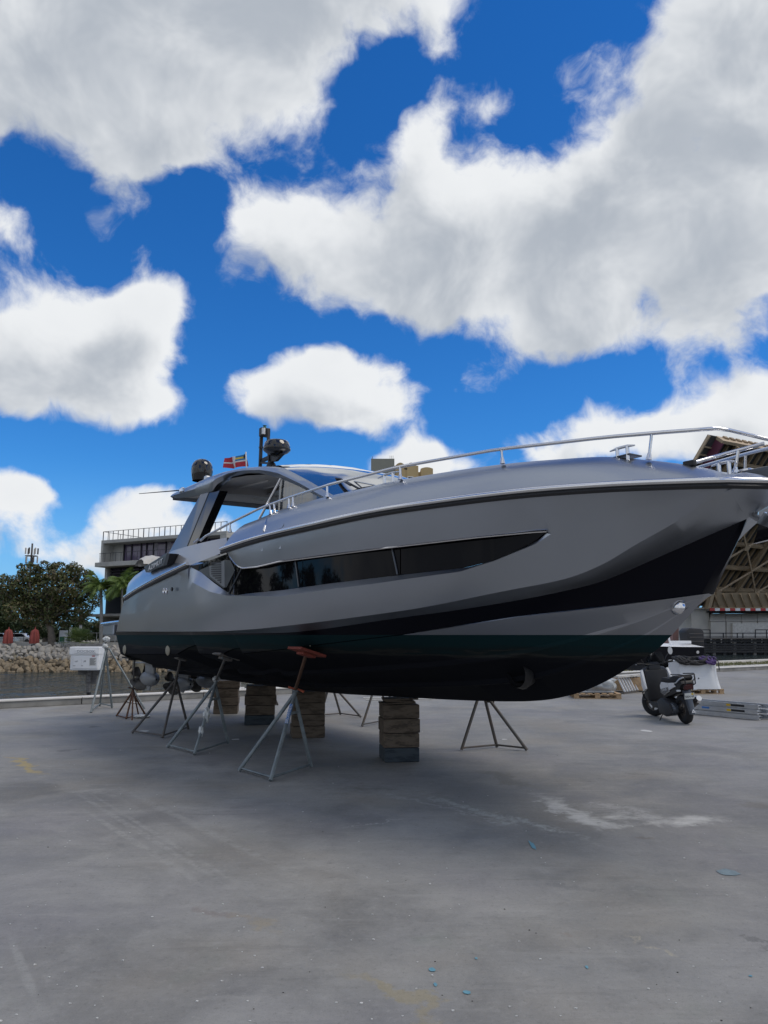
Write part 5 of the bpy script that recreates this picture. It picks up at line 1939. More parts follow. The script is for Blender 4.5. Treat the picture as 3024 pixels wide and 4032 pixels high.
# swim platform with chrome edge
pl_t0 = bp_px(404, 2470, const(1.80)).x
z1 = bp_px(450, 2452, const(1.80)).z
MB().box(((pl_t0 - 7.4) / 2, 0, z1 - 0.13), (abs(pl_t0 + 7.4), 3.6, 0.24)).build('swim_platform', MT['silver'], yacht, bevel=0.03)
for sgn in (1, -1):
    MB().tube([(pl_t0 + .02, -1.82 * sgn, z1 - 0.02), (bp_px(511, 2440, const(1.84)).x, -1.84 * sgn, z1 + 0.02)], 0.035, 8).build('platform_rail', MT['chrome'], yacht, smooth=60)
MB().box((pl_t0 - 0.02, 0, z1 - 0.05), (0.06, 3.5, 0.12)).build('platform_edge', pm('brown_rubber', (0.07, 0.03, 0.025), 0.6), yacht, bevel=0.015)
c = bp_px(483, 2426, const(1.9))
MB().lathe([(0.0, 0.05), (0.04, 0.04), (0.05, 0.0)], 12, c, Matrix.Rotation(R(90), 3, 'X')).build('stern_fitting', MT['chrome'], yacht, smooth=60)

# ---- hard top
HW = 1.46
fE = const(HW)
out_px = [(681, 1948), (690, 1941), (730, 1921), (775, 1901), (818, 1880), (879, 1859), (951, 1844), (1047, 1837), (1090, 1838), (1121, 1843), (1175, 1871), (1230, 1901), (1284, 1934), (1335, 1962)]
outer = [bp_px(x, y, fE) for x, y in out_px]
in_px = [(681, 1963), (740, 1956), (800, 1945), (837, 1934), (841, 1926), (855, 1907), (903, 1877), (963, 1863), (1024, 1863), (1102, 1883), (1174, 1913), (1230, 1943), (1290, 1975)]
inner = [bp_px(x, y, lambda t: HW - 0.02) for x, y in in_px]
NO = 60
ro, ri = resample(outer, NO), resample(inner, NO)
n_roof = 38      # columns belonging to the roof, the rest is the windscreen pillar
hrows = []
rim = [ri, [a.lerp(b, 0.45) + Vector((0, -0.05, 0)) for a, b in zip(ri, ro)], [a.lerp(b, 0.85) + Vector((0, -0.03, 0)) for a, b in zip(ri, ro)], ro]
ht = MB().grid(rim).grid(mir(rim))
inner_in = [p + Vector((0, 0.10, 0.01)) for p in ri]
ht.grid([ri, inner_in]).grid(mir([ri, inner_in]))
# centre line of roof and windscreen (n = 0)
CAML0 = CAML
def ctr_px(x, y):
    d = ray(x, y)
    dl = Vector((d.dot(HV), -d.dot(SV), d.z))
    return CAML + dl * (-CAML.y / dl.y)
roof_t = [p.x for p in ro[:n_roof]]
crown = 0.17
roof_rows = []
for f in (1.0, 0.93, 0.75, 0.5, 0.25, 0.0):
    roof_rows.append([Vector((p.x, p.y * f, p.z + crown * (1 - f * f) * min(1.0, 0.25 + (p.x - roof_t[0]) / 1.5))) for p in ro[:n_roof]])
ht.grid(roof_rows).grid(mir(roof_rows))
ht.build('hardtop', MT['silver'], yacht, smooth=40)
ceil_rows = []
for f in (1.0, 0.8, 0.4, 0.0, -0.4, -0.8, -1.0):
    ceil_rows.append([Vector((a.x, (b.y + 0.06) * f, (b.z + 0.02 if i < 16 else a.z - 0.10) + 0.03 * (1 - f * f))) for i, (a, b) in enumerate(zip(ro[:n_roof], ri[:n_roof]))])
MB().grid(ceil_rows).build('headliner', MT['ceiling'], yacht, smooth=50)
# aft edge of the roof
MB().grid([[r[0] for r in roof_rows], [r[0] for r in ceil_rows[:4]] + [ceil_rows[3][0]] * 2]).build('roof_edge', MT['silver'], yacht) if False else None
edge_top = [r[0] for r in roof_rows]
edge_top = edge_top + [Vector((p.x, -p.y, p.z)) for p in edge_top[::-1][1:]]
edge_bot = [Vector((p.x, p.y, ro[0].z - 0.10)) for p in edge_top]
MB().grid([edge_top, edge_bot]).build('roof_edge', MT['silver'], yacht, smooth=40)
for (y_, x0, x1) in ((-0.9, -3.4, -2.2), (-0.55, -3.2, -2.4), (0.9, -3.4, -2.2)):
    zc_ = 0.0
    i0 = min(range(n_roof), key=lambda i: abs(ro[i].x - x0))
    i1 = min(range(n_roof), key=lambda i: abs(ro[i].x - x1))
    MB().beam(Vector((x0, y_, ro[i0].z - 0.105)), Vector((x1, y_, ro[i1].z - 0.105)), 0.03, 0.025).build('ceiling_light', MT['white'], yacht)
i0 = min(range(n_roof), key=lambda i: abs(ro[i].x + 3.2))
MB().box((-3.3, 0.3, ro[i0].z - 0.13), (1.5, 1.3, 0.04)).build('ceiling_panel', MT['taupe'], yacht, bevel=0.015)
# windscreen: between the two pillars and a forward-bulging centre line
ws_out = ro[n_roof - 1:]
cl_px = [(1180, 1841), (1463, 1857), (1510, 1872), (1550, 1890), (1600, 1915)]
wc = resample([Vector((roof_rows[-1][-1].x, 0, roof_rows[-1][-1].z))] + [ctr_px(x, y) for x, y in cl_px[1:]], len(ws_out))
ws = []
for f in (0.0, 0.2, 0.4, 0.6, 0.8, 1.0):
    ws.append([a.lerp(b, math.sin(f * math.pi / 2)) if False else Vector((a.x + (b.x - a.x) * (1 - (1 - f) ** 2), a.y * (1 - f), a.z + (b.z - a.z) * (1 - (1 - f) ** 2))) for a, b in zip(ws_out, wc)])
MB().grid(ws).grid(mir(ws)).build('windscreen', MT['wind_glass'], yacht, smooth=50)
# side glass forward of the strut
g_top = [p for p in ri if p.x >= bp_px(1102, 1883, const(HW - 0.02)).x - 0.05]
gg = [g_top, [Vector((p.x, p.y - 0.03, zD(p.x) - 0.05)) for p in g_top]]
MB().grid(gg).build('side_glass', MT['clear_glass'], yacht)
MB().grid(mir(gg)).build('side_glass', MT['clear_glass'], yacht)
for sgn in (1, -1):
    a, b = bp_px(1106, 1884, const(HW)), bp_px(1020, 2045, const(1.62))
    MB().tube([Vector((a.x, a.y * sgn, a.z)), Vector((b.x, b.y * sgn, b.z))], 0.016, 6).build('window_strut', MT['chrome'], yacht)
# grey pillars carrying the hard top
for sgn in (1, -1):
    fp = const(1.44)
    fq = const(1.66)
    tp = [bp_px(x, y, fp) for x, y in [(789, 1946), (822, 1938), (853, 1930)]]
    bt = [bp_px(x, y, fq) for x, y in [(660, 2185), (734, 2156), (760, 2145)]]
    A = [tp[0], tp[1], bt[1], bt[0]]
    pb_ = MB()
    inn_ = Vector((0, 0.16, 0))
    pts = A + [p + inn_ for p in A]
    pts = [Vector((p.x, p.y * sgn, p.z)) for p in pts]
    pb_.add(pts, [(0, 1, 2, 3), (7, 6, 5, 4), (0, 4, 5, 1), (1, 5, 6, 2), (2, 6, 7, 3), (3, 7, 4, 0)])
    pil = pb_.build('pillar', MT['charcoal'], yacht, bevel=0.008)
    Bq = [tp[1] + Vector((0.002, 0.01, 0)), tp[2] + Vector((0, 0.05, 0)), bt[2] + Vector((0, 0.05, 0)), bt[1] + Vector((0.002, 0.01, 0))]
    pts = Bq + [p + Vector((0, 0.14, 0)) for p in Bq]
    pts = [Vector((p.x, p.y * sgn, p.z)) for p in pts]
    MB().add(pts, [(0, 1, 2, 3), (7, 6, 5, 4), (0, 4, 5, 1), (1, 5, 6, 2), (2, 6, 7, 3), (3, 7, 4, 0)]).build('pillar_dark_face', MT['black_gloss'], pil)  # dark side of the pillar beside its lit side; shade put into the colour
# helm seats and cockpit floor so the inside is not empty
MB().box((-4.2, 0, 1.95), (5.4, 3.4, 0.1)).build('cockpit_floor', MT['taupe'], yacht)
for y_ in (-0.55, 0.55):
    st = MB().box((-1.9, y_, 2.55), (0.5, 0.55, 0.5)).build('helm_seat', MT['black'], yacht, bevel=0.05)
    MB().box((-2.15, y_, 2.95), (0.14, 0.55, 0.55)).build('seat_back', MT['taupe'], st, bevel=0.04)
MB().box((-0.6, 0, 2.7), (0.9, 2.6, 0.5)).build('helm_console', MT['black'], yacht, bevel=0.08)
# wipers
for (p0, p1) in (((1300, 1880), (1415, 1925)), ((1305, 1882), (1380, 1910))):
    a, b = bp_px(*p0, const(0.95)), bp_px(*p1, const(1.15))
    wp = MB().tube([a, a.lerp(b, .5) + Vector((0, 0, 0.03)), b], 0.014, 6).build('wiper', MT['black'], yacht)
a, b = bp_px(1395, 1895, const(0.8)), bp_px(1475, 1910, const(0.8))
MB().tube([a, b], 0.010, 6).build('wiper_arm', MT['alu'], yacht)

# ---- roof gear
def roof_z(t, n):
    i = min(range(n_roof), key=lambda i: abs(ro[i].x - t))
    f = min(1, abs(n) / HW)
    return ro[i].z + crown * (1 - f * f) * min(1.0, 0.25 + (t - roof_t[0]) / 1.5)
c = bp_px(794, 1890, const(1.05))
sd = empty('satellite_dome', (0, 0, 0))
rd = 41 / FPX * (to_world(c) - Vector((0, 0, CAMZ))).length
MB().lathe([(rd * .86, -0.02), (rd * .95, 0.08), (rd, 0.14), (rd, rd * 0.95), (rd * .97, rd * 1.25), (rd * .86, rd * 1.55), (rd * .66, rd * 1.80), (rd * .36, rd * 1.95), (0.0, rd * 2.0)], 32, c).build('satellite_dome', MT['black_gloss'], yacht, smooth=50)
bpy.data.objects.remove(sd)
c2 = bp_px(808, 1884, const(HW))
MB().box(c2 + Vector((0, 0.03, 0)), (0.10, 0.08, 0.09)).build('deck_camera', MT['alu'], yacht, bevel=0.02)
a, b = bp_px(548, 1944, const(1.75)), bp_px(716, 1930, const(1.55))
MB().tube([a, b], [0.006, 0.012], 6).build('whip_antenna', MT['black'], yacht)
MB().box(b, (0.14, 0.06, 0.09)).build('antenna_mount', MT['chrome'], yacht, bevel=0.02)
# mast: everything in the plane n = MN
MN = 0.75
def mp(x, y, n=MN):
    return bp_px(x, y, const(n))
mast = MB()
for (p0, p1, w_) in (((1024, 1850), (1030, 1700), 0.045), ((1062, 1850), (1055, 1690), 0.04), ((1024, 1822), (1060, 1824), 0.03), ((1022, 1762), (1034, 1762), 0.03)):
    mast.beam(mp(*p0), mp(*p1), w_, w_, (0, 1, 0))
mast.prism([mp(1020, 1810), mp(1080, 1782), mp(1066, 1800), mp(1030, 1818)], (0, 0.05, 0))
mast.prism([mp(1060, 1800), mp(1106, 1784), mp(1110, 1787), mp(1084, 1815), mp(1066, 1818)], (0, 0.05, 0))
mst = mast.build('mast', MT['black'], yacht)
MB().box((mp(1042, 1703)), (0.10, 0.16, 0.14)).build('mast_head', MT['black'], mst, bevel=0.01)
MB().lathe([(0.0, .05), (.03, .05), (.03, -.05), (0, -.05)], 10, mp(1048, 1703) + Vector((0.05, -0.07, 0))).build('masthead_light', MT['white'], mst, smooth=40)
MB().lathe([(0.025, 0.0), (.028, .04), (.018, 0.05), (0.035, 0.06), (0.0, 0.07)], 10, mp(1042, 1690)).build('anchor_light', pm('green_glass', (0.1, 0.25, 0.2), 0.2), mst, smooth=40)
c = mp(1090, 1770)
rdm = 54 / FPX * (to_world(c) - Vector((0, 0, CAMZ))).length
MB().lathe([(0.0, -rdm * .42), (rdm * .45, -rdm * .42), (rdm * .78, -rdm * .25), (rdm * .98, -rdm * 0.08), (rdm, 0.0), (rdm * .96, rdm * .2), (rdm * .86, rdm * .52), (rdm * .74, rdm * .62), (0.0, rdm * .66)], 32, c).build('radar_dome', MT['black_gloss'], mst, smooth=50)
c = mp(1068, 1835)
r_ = 19 / FPX * (to_world(c) - Vector((0, 0, CAMZ))).length
MB().lathe([(r_, -r_ * 1.2), (r_, 0), (r_ * .85, r_ * .5), (r_ * .5, r_ * .87), (0, r_)], 16, c).build('camera_dome', MT['black'], mst, smooth=50)
# courtesy flag on its staff
fst = mp(968, 1780, 0.9), mp(973, 1846, 0.9)
fs = MB().tube([fst[1] - Vector((0, 0, .08)), fst[0]], 0.013, 6).build('flag_staff', MT['alu'], yacht)
def flag_mat(col):
    return pm('flag_cloth', col, 0.85, 0, 0.06, 12)
FR, FW, FB, FY, FK = flag_mat((0.48, 0.03, 0.045)), flag_mat((0.72, 0.7, 0.7)), flag_mat((0.03, 0.18, 0.36)), flag_mat((0.72, 0.5, 0.04)), flag_mat((0.015, 0.015, 0.02))
fo = [mp(966, 1788, 0.9), mp(971, 1838, 0.9), mp(884, 1845, 0.9), mp(881, 1806, 0.9)]   # hoist top, hoist bottom, fly bottom, fly top
def fpt(s, t):
    p = fo[0].lerp(fo[3], s).lerp(fo[1].lerp(fo[2], s), t)
    p.y += 0.035 * math.sin(s * 9 + t * 1.5)
    p.z += 0.012 * math.sin(s * 7 + 1)
    return p
def fpatch(name, s0, s1, t0, t1, mat, off=0.0):
    n = 10
    rows = [[fpt(s0 + (s1 - s0) * j / n, t0 + (t1 - t0) * i / 4) + Vector((0, -off, 0)) for j in range(n + 1)] for i in range(5)]
    return MB().grid(rows).build(name, mat, fs, smooth=60)
fpatch('flag_field', 0.50, 1.0, 0.0, 0.44, FR)
fpatch('flag_field', 0.0, 0.40, 0.56, 1.0, FR)
fpatch('flag_field', 0.50, 1.0, 0.56, 1.0, FR)
fpatch('flag_cross', 0.0, 1.0, 0.44, 0.56, FW)
fpatch('flag_cross', 0.40, 0.50, 0.0, 0.44, FW)
fpatch('flag_cross', 0.40, 0.50, 0.56, 1.0, FW)
fpatch('flag_canton', 0.0, 0.40, 0.0, 0.15, FB)
fpatch('flag_canton', 0.0, 0.40, 0.15, 0.29, FY)
fpatch('flag_canton', 0.0, 0.40, 0.29, 0.44, FB)
MB().add([fpt(0, 0) + Vector((0, -.006, 0)), fpt(0, .44) + Vector((0, -.006, 0)), fpt(.18, .22) + Vector((0, -.006, 0))], [(0, 1, 2)]).build('flag_triangle', FK, fs)

# ---- drive pods and propellers
def pod(px, py_top, py_bot, n):
    c = bp_px(px, (py_top + py_bot) / 2, const(n))
    t = c.x
    zt = bp_px(px, py_top, const(n)).z
    zb = bp_px(px, py_bot, const(n)).z
    H = zt - zb
    zc = zb + H * 0.42
    p = empty('drive_pod')
    p.parent = yacht
    p.location = (t, -n, 0)
    rows = []
    for (x, r) in ((-0.42, 0.02), (-0.36, 0.09), (-0.2, 0.13), (0.02, 0.15), (0.2, 0.135), (0.34, 0.09), (0.42, 0.02)):
        rows.append((r, x))
    body = MB().lathe(rows, 20, (0, 0, zc), Matrix.Rotation(R(90), 3, 'Y'))
    body.build('gear_case', MT['pod'], p, smooth=60)
    leg = MB()
    lr = []
    for z, x0, x1, w_ in ((zt + 0.12, -0.28, 0.34, 0.09), (zc + 0.2, -0.24, 0.30, 0.075), (zc, -0.24, 0.28, 0.07)):
        lr.append([Vector((x0 + (x1 - x0) * (0.5 - 0.5 * math.cos(a)), w_ * math.sin(a) * (1 if True else 1), z)) for a in [2 * math.pi * k / 20 for k in range(21)]])
    leg.grid(lr)
    leg.build('pod_leg', MT['pod'], p, smooth=60)
    MB().prism([Vector((-0.55, -0.16, zt - 0.03)), Vector((0.35, -0.14, zt - 0.01)), Vector((0.40, 0, zt - 0.01)), Vector((0.35, 0.14, zt - 0.01)), Vector((-0.55, 0.16, zt - 0.03))], (0, 0, 0.03)).build('cavitation_plate', MT['pod'], p, bevel=0.008)
    MB().prism([Vector((-0.12, -0.012, zc - .08)), Vector((0.16, -0.012, zc - .08)), Vector((0.02, -0.012, zb)), Vector((-0.12, -0.012, zb))], (0, 0.024, 0)).build('skeg', MT['pod'], p, bevel=0.005)
    for dx, nb, r_, ph in ((-0.46, 3, 0.26, 0.3), (-0.62, 4, 0.23, 0.8)):
        pr_ = MB().lathe([(0.02, -0.09), (0.07, -0.08), (0.085, 0.0), (0.08, 0.09), (0.02, 0.1)], 14, (dx, 0, zc), Matrix.Rotation(R(90), 3, 'Y')).build('propeller', MT['bronze'], p, smooth=50)
        for k in range(nb):
            a = ph + 2 * math.pi * k / nb
            rad = Vector((0, math.cos(a), math.sin(a)))
            tan = Vector((0, -math.sin(a), math.cos(a)))
            ax = Vector((1, 0, 0))
            o = Vector((dx, 0, zc))
            rws = []
            for f, w_, tw in ((0.25, 0.06, 0.9), (0.5, 0.11, 0.7), (0.75, 0.12, 0.55), (0.93, 0.08, 0.45), (1.0, 0.02, 0.4)):
                ch_ = (tan * math.cos(tw) + ax * math.sin(tw)) * w_
                q = o + rad * r_ * f
                rws.append([q - ch_, q + ax * 0.012, q + ch_])
            MB().grid(rws).build('blade', MT['bronze'], pr_, smooth=60)
pod(590, 2608, 2718, 1.15)
pod(722, 2640, 2728, 0.48)
pod(812, 2650, 2702, -0.02)

# ================================================================ THINGS ON THE YARD
# ---- keel block stacks of timber
def block_stack(px, py, wpx, ytop_px, n, yaw, label, depth=0.55, blue=(), seed=0, wedges=False):
    """px, py: middle of the front foot in the photo; height follows from the keel above it"""
    rr = random.Random(seed)
    c = G(px, py)
    width = wpx / FPX * c.y
    zt = AY(px, ytop_px, c.y).z
    h = zt / n
    st = empty('keel_block_stack', (c.x, c.y + depth / 2, 0), R(yaw))
    for k in range(n):
        w_ = width * rr.uniform(0.95, 1.03)
        m = MT['timber_blue'] if k in blue else MT['timber']
        o = MB().box((0, 0, 0), (w_, depth * rr.uniform(0.93, 1.02), h - 0.006)).build('timber', m, st, bevel=0.014)
        o.location = (rr.uniform(-.012, .012), rr.uniform(-.012, .012), h * (k + .5))
        o.rotation_euler = (0, 0, R(rr.uniform(-1.5, 1.5)))
    if wedges:
        for k in range(3):
            o = MB().box((0, 0, 0), (width * (0.94 - .12 * (k % 2)), depth * 0.7, 0.022)).build('wedge', MT['timber'], st, bevel=0.004)
            o.location = (0.02 * (k - 1), 0, zt + 0.014 + 0.026 * k)
            o.rotation_euler = (0, R(rr.uniform(-2, 2)), R(rr.uniform(-5, 5)))
    return tag(st, label, 'block stack', 'keel block stacks under the hull')
block_stack(1570, 3002, 140, 2775, 4, 9, 'nearest keel block stack of four worn timbers topped by thin wedges', 0.5, (0,), 1, True)
block_stack(1205, 2906, 122, 2722, 4, 9, 'keel block stack right behind the jack stand with the red pad', 0.6, (), 2)
block_stack(1012, 2856, 118, 2700, 4, 9, 'keel block stack with blue stained bottom timber', 0.6, (0,), 3)
block_stack(880, 2812, 95, 2680, 4, 9, 'rearmost keel block stack nearest the drive pods', 0.6, (), 4)

# ---- jack stands
def jack_stand(feet, apex, pad, apex_dn, pad_n, label, mat, padmat=None, handle=None, r=0.022, pad_size=0.30, tilt=None, hidden_top=None, legs4=None):
    F = [G(x, y) for x, y in feet]
    cen = sum(F, Vector((0, 0, 0))) / len(F)
    root = empty('jack_stand', (cen.x, cen.y, 0))
    o = Vector((cen.x, cen.y, 0))
    A = AY(apex[0], apex[1], cen.y + apex_dn)
    for k, f in enumerate(F):
        top = A + Vector((0, 0, -0.04 - 0.05 * (k % 2)))
        kn = f.lerp(top, 0.82)
        MB().tube([f - o + Vector((0, 0, r * .6)), kn - o, top - o], r, 8).build('leg', mat, root, smooth=60)
    if len(F) >= 3:
        for (i, j) in ((0, 2), (2, 1)):
            a, b = F[i].lerp(A, 0.045), F[j].lerp(A, 0.045)
            MB().tube([a - o, b - o], r * 0.62, 6).build('cross_bar', mat, root, smooth=60)
        a, b = F[2].lerp(A, 0.72), F[1].lerp(A, 0.72)
        MB().beam(a - o, b - o, 0.006, 0.035).build('brace_plate', mat, root)
    P = to_world(bp_px(pad[0], pad[1], const(pad_n))) if pad_n is not None else AY(pad[0], pad[1], cen.y + apex_dn)
    dirv = (P - A)
    MB().tube([A - dirv.normalized() * 0.10 - o, A + dirv.normalized() * 0.03 - o], r * 1.45, 10).build('collar', mat, root, smooth=60)
    MB().tube([A - o, P - o], r * 0.85, 8).build('screw_post', MT['rust'] if padmat is MT['red_pad'] else MT['galv_dark'], root, smooth=60)
    if handle is not None:
        q = A + dirv.normalized() * 0.045
        s = Vector((0.93, 0.25, -.1))
        MB().tube([q - s * .10 + Vector((0, 0, .012)) - o, q - s * .035 - o, q + s * .04 + Vector((0, 0, -.005)) - o, q + s * .11 + Vector((0, 0, -.03)) - o], [0.017, 0.012, 0.012, 0.018], 8).build('handle', handle, root, smooth=60)
    if padmat is not None:
        # pad lies against the hull bottom
        tl = Vector((0, 0, 1)) if tilt is None else Vector(tilt).normalized()
        fx = HV - tl * HV.dot(tl)
        m = frame(P - o, fx, tl.cross(fx))
        pb = MB()
        s = pad_size / 2
        pb.prism([Vector((-s, -s, 0)), Vector((s, -s, 0)), Vector((s, s, 0)), Vector((-s, s, 0))], (0, 0, 0.03))
        pb.prism([Vector((-s * .5, -s * .5, -.035)), Vector((s * .5, -s * .5, -.035)), Vector((s * .5, s * .5, -.035)), Vector((-s * .5, s * .5, -.035))], (0, 0, 0.034))
        pb.move(m).build('pad', padmat, root, bevel=0.006)
    tag(root, label, 'jack stand', 'jack stands around the hull')
    return root, A, F, o
tilt_s = to_world(Vector((0, 0.30, 1))) - to_world(Vector((0, 0, 0)))
sA, AA, FA, oA = jack_stand([(940, 3040), (1225, 3024), (1065, 3078)], (1163, 2716), (1207, 2572), 0.28, 1.62, 'grey galvanised jack stand with red pad and orange handle nearest the camera', MT['galv'], MT['red_pad'], MT['orange'], 0.025, 0.34, tilt_s)
# maker's sticker down the front leg
lo, hi = FA[2].lerp(AA, 0.60) - oA, FA[2].lerp(AA, 0.82) - oA
ax = (hi - lo).normalized()
view = (Vector((0, 0, CAMZ)) - (lo + oA)).normalized()
nrm = (view - ax * view.dot(ax)).normalized()
sidev = ax.cross(nrm)
q = lo + nrm * 0.0245
st = MB()
rws = []
for k in range(5):
    a = (k - 2) / 2 * 0.9
    dv_ = (nrm * math.cos(a) + sidev * math.sin(a)) * 0.0268
    rws.append([lo + dv_, hi + dv_])
stk = st.grid(rws).build('sticker', MT['blue_print'], sA, smooth=60)
text_mesh('sticker_letters', 'BROWNELL', 0.052, MT['white'], stk, frame((lo + hi) / 2 + nrm * 0.0285, ax, -sidev if (ax.cross(-sidev)).dot(nrm) > 0 else sidev), 0.0005, 0, 'CENTER', 1.05)

MT['tape'] = pm('plastic_wrap', (0.62, 0.64, 0.63), 0.5, 0, 0.1, 20)
def rag(name, c, size, seed, mat, parent, stretch=1.0):
    rr = random.Random(seed)
    bm = bmesh.new()
    bmesh.ops.create_icosphere(bm, subdivisions=3, radius=size)
    off = Vector((seed * 3.7, 1.1, 0))
    for v in bm.verts:
        v.co *= 1 + 0.5 * noise.noise(v.co * (2.2 / size) + off) + 0.3 * noise.noise(v.co * (5 / size) + off)
        v.co.z *= stretch
    me = bpy.data.meshes.new(name)
    bm.to_mesh(me)
    bm.free()
    me.polygons.foreach_set('use_smooth', [True] * len(me.polygons))
    me.materials.append(mat)
    return inst(name, me, parent, c)
sB, AB, FB_, oB = jack_stand([(658, 2946), (898, 2931), (765, 2974)], (851, 2678), (889, 2589), 0.24, 1.78, 'grey jack stand with torn white tape on its leg, second from the front', MT['galv'], MT['galv_dark'], None, 0.024, 0.30, tilt_s)
rag('torn_tape', FB_[2].lerp(AB, 0.52) - oB + Vector((0.01, -.03, 0)), 0.05, 3, MT['tape'], sB, 2.0)
rag('torn_tape', FB_[2].lerp(AB, 0.30) - oB + Vector((0.0, -.01, 0)), 0.035, 4, MT['tape'], sB, 2.2)
rag('torn_tape', AB - oB + Vector((0.0, -.01, 0.02)), 0.05, 5, MT['tape'], sB, 0.9)
jack_stand([(519, 2889), (742, 2873), (640, 2907)], (696, 2664), (712, 2590), 0.22, 1.80, 'weathered dark jack stand third from the front', MT['galv_dark'], MT['galv_dark'], None, 0.023, 0.30, tilt_s)
sD, AD, FD, oD = jack_stand([(458, 2822), (572, 2816), (497, 2832)], (524, 2712), (530, 2592), 0.1, 1.76, 'rusty brown jack stand under the stern corner', MT['rust'], MT['rubber'], MT['rust'], 0.020, 0.36)
for (x, y) in ((520, 2836), (546, 2818)):
    f = G(x, y)
    MB().tube([f - oD, AD - oD], 0.016, 6).build('leg', MT['rust'], sD, smooth=60)
sE, AE, FE, oE = jack_stand([(358, 2808), (441, 2790), (393, 2780)], (418, 2552), (417, 2518), -0.1, None, 'tall blue-grey jack stand bagged in white plastic left of the stern', MT['galv'], None, None, 0.024)
f = G(570, 2792)
MB().tube([f - oE, AE - oE + Vector((0.08, 0, -.02)), AE - oE], 0.022, 8).build('leg', MT['galv'], sE, smooth=60)
rag('plastic_bag', AE - oE + Vector((0, 0, 0.20)), 0.075, 9, MT['tape'], sE, 0.9)
rag('plastic_bag', AE - oE + Vector((-.02, -.02, 0.05)), 0.06, 12, MT['tape'], sE, 1.1)
jack_stand([(1817, 2957), (2075, 2957), (1957, 2944)], (1897, 2690), (1880, 2620), 0.0, None, 'jack stand on the far side right of the nearest block stack', MT['galv_dark'], None, None, 0.024)
jack_stand([(1426, 2862), (1600, 2852), (1530, 2842)], (1490, 2650), (1480, 2600), 0.0, None, 'jack stand on the far side half hidden by the nearest block stack', MT['galv_dark'], None, None, 0.022)
jack_stand([(1262, 2822), (1421, 2826), (1341, 2815)], (1302, 2670), (1300, 2610), 0.0, None, 'dark jack stand on the far side between two block stacks', MT['galv_dark'], None, None, 0.024)
jack_stand([(1066, 2790), (1094, 2777), (1075, 2775)], (1073, 2710), (1070, 2690), 0.0, None, 'small jack stand glimpsed between the rear block stacks', MT['galv_dark'], None, None, 0.022)

# ---- dock box on its post
db0 = G(344, 2752)
pd = empty('dock_box', (db0.x, db0.y - 0.05, 0))
def dpx(x, y):
    return AY(x, y, db0.y - 0.05) - pd.location
def dbox(name, x0, x1, y0, y1, d0, dep, mat, bevel=0.0, parent=None):
    a, b = dpx(x0, y1), dpx(x1, y0)
    return MB().box(((a.x + b.x) / 2, d0 + dep / 2, (a.z + b.z) / 2), (b.x - a.x, dep, b.z - a.z)).build(name, mat, parent or pd, bevel=bevel)
dbox('post', 335, 353, 2638, 2727, 0.05, 0.12, MT['grey_board'], 0.006)
dbox('post_foot', 337, 350, 2727, 2756, 0.05, 0.10, MT['rubber'])
dbox('backing_board', 325, 371, 2638, 2695, 0.19, 0.05, MT['grey_board'], 0.004)
dbox('cross_board', 296, 395, 2638, 2660, 0.17, 0.06, MT['grey_board'], 0.004)
dbox('top_board', 302, 405, 2535, 2556, 0.25, 0.06, MT['grey_board'], 0.004)
bxo = dbox('box_body', 291, 408, 2548, 2638, -0.30, 0.46, MT['white'], 0.035)
dbox('lid', 290, 409, 2546, 2578, -0.325, 0.50, MT['white'], 0.03)
pn = dbox('front_panel', 303, 402, 2583, 2630, -0.312, 0.02, MT['white'], 0.006)
dbox('lid_panel', 312, 400, 2556, 2572, -0.338, 0.02, MT['white'], 0.006)
c = dpx(357, 2564)
text_mesh('lid_letters', 'DOCBOX', 0.095, pm('embossed_grey', (0.36, 0.37, 0.38), 0.5), bxo, frame((c.x, -0.340, c.z), (1, 0, 0), (0, 0, 1)), 0.003, 0, 'CENTER', 1.15)
lb = dbox('warning_label', 368, 397, 2588, 2620, -0.3145, 0.002, pm('label_paper', (0.6, 0.6, 0.58), 0.7))
for k in range(8):
    dbox('label_line', 371, 394 - (k % 3) * 3, 2591 + k * 3.4, 2592.6 + k * 3.4, -0.3160, 0.001, MT['ink'], 0, lb)
dbox('red_note', 379, 391, 2580, 2584, -0.3145, 0.002, MT['red_board'])
for (x0, x1) in ((305, 333), (337, 363)):
    q_ = dbox('stencil_frame', x0, x0 + 1.5, 2592, 2620, -0.3145, 0.002, MT['ink'])
    dbox('stencil_foot', x0, x1 - 18, 2619, 2620.5, -0.3145, 0.002, MT['ink'])
c = dpx(319, 2603)
text_mesh('stencil_letters', 'LIFT', 0.05, MT['ink'], pn, frame((c.x, -0.3145, c.z), (1, 0, 0), (0, 0, 1)), 0.0008)
c = dpx(351, 2602)
text_mesh('stencil_letters', 'JIB', 0.055, MT['ink'], pn, frame((c.x, -0.3145, c.z), (1, 0, 0), (0, 0, 1)), 0.0008, 0.3)
tag(pd, 'white plastic dock box on a grey post at the quay edge', 'dock box')

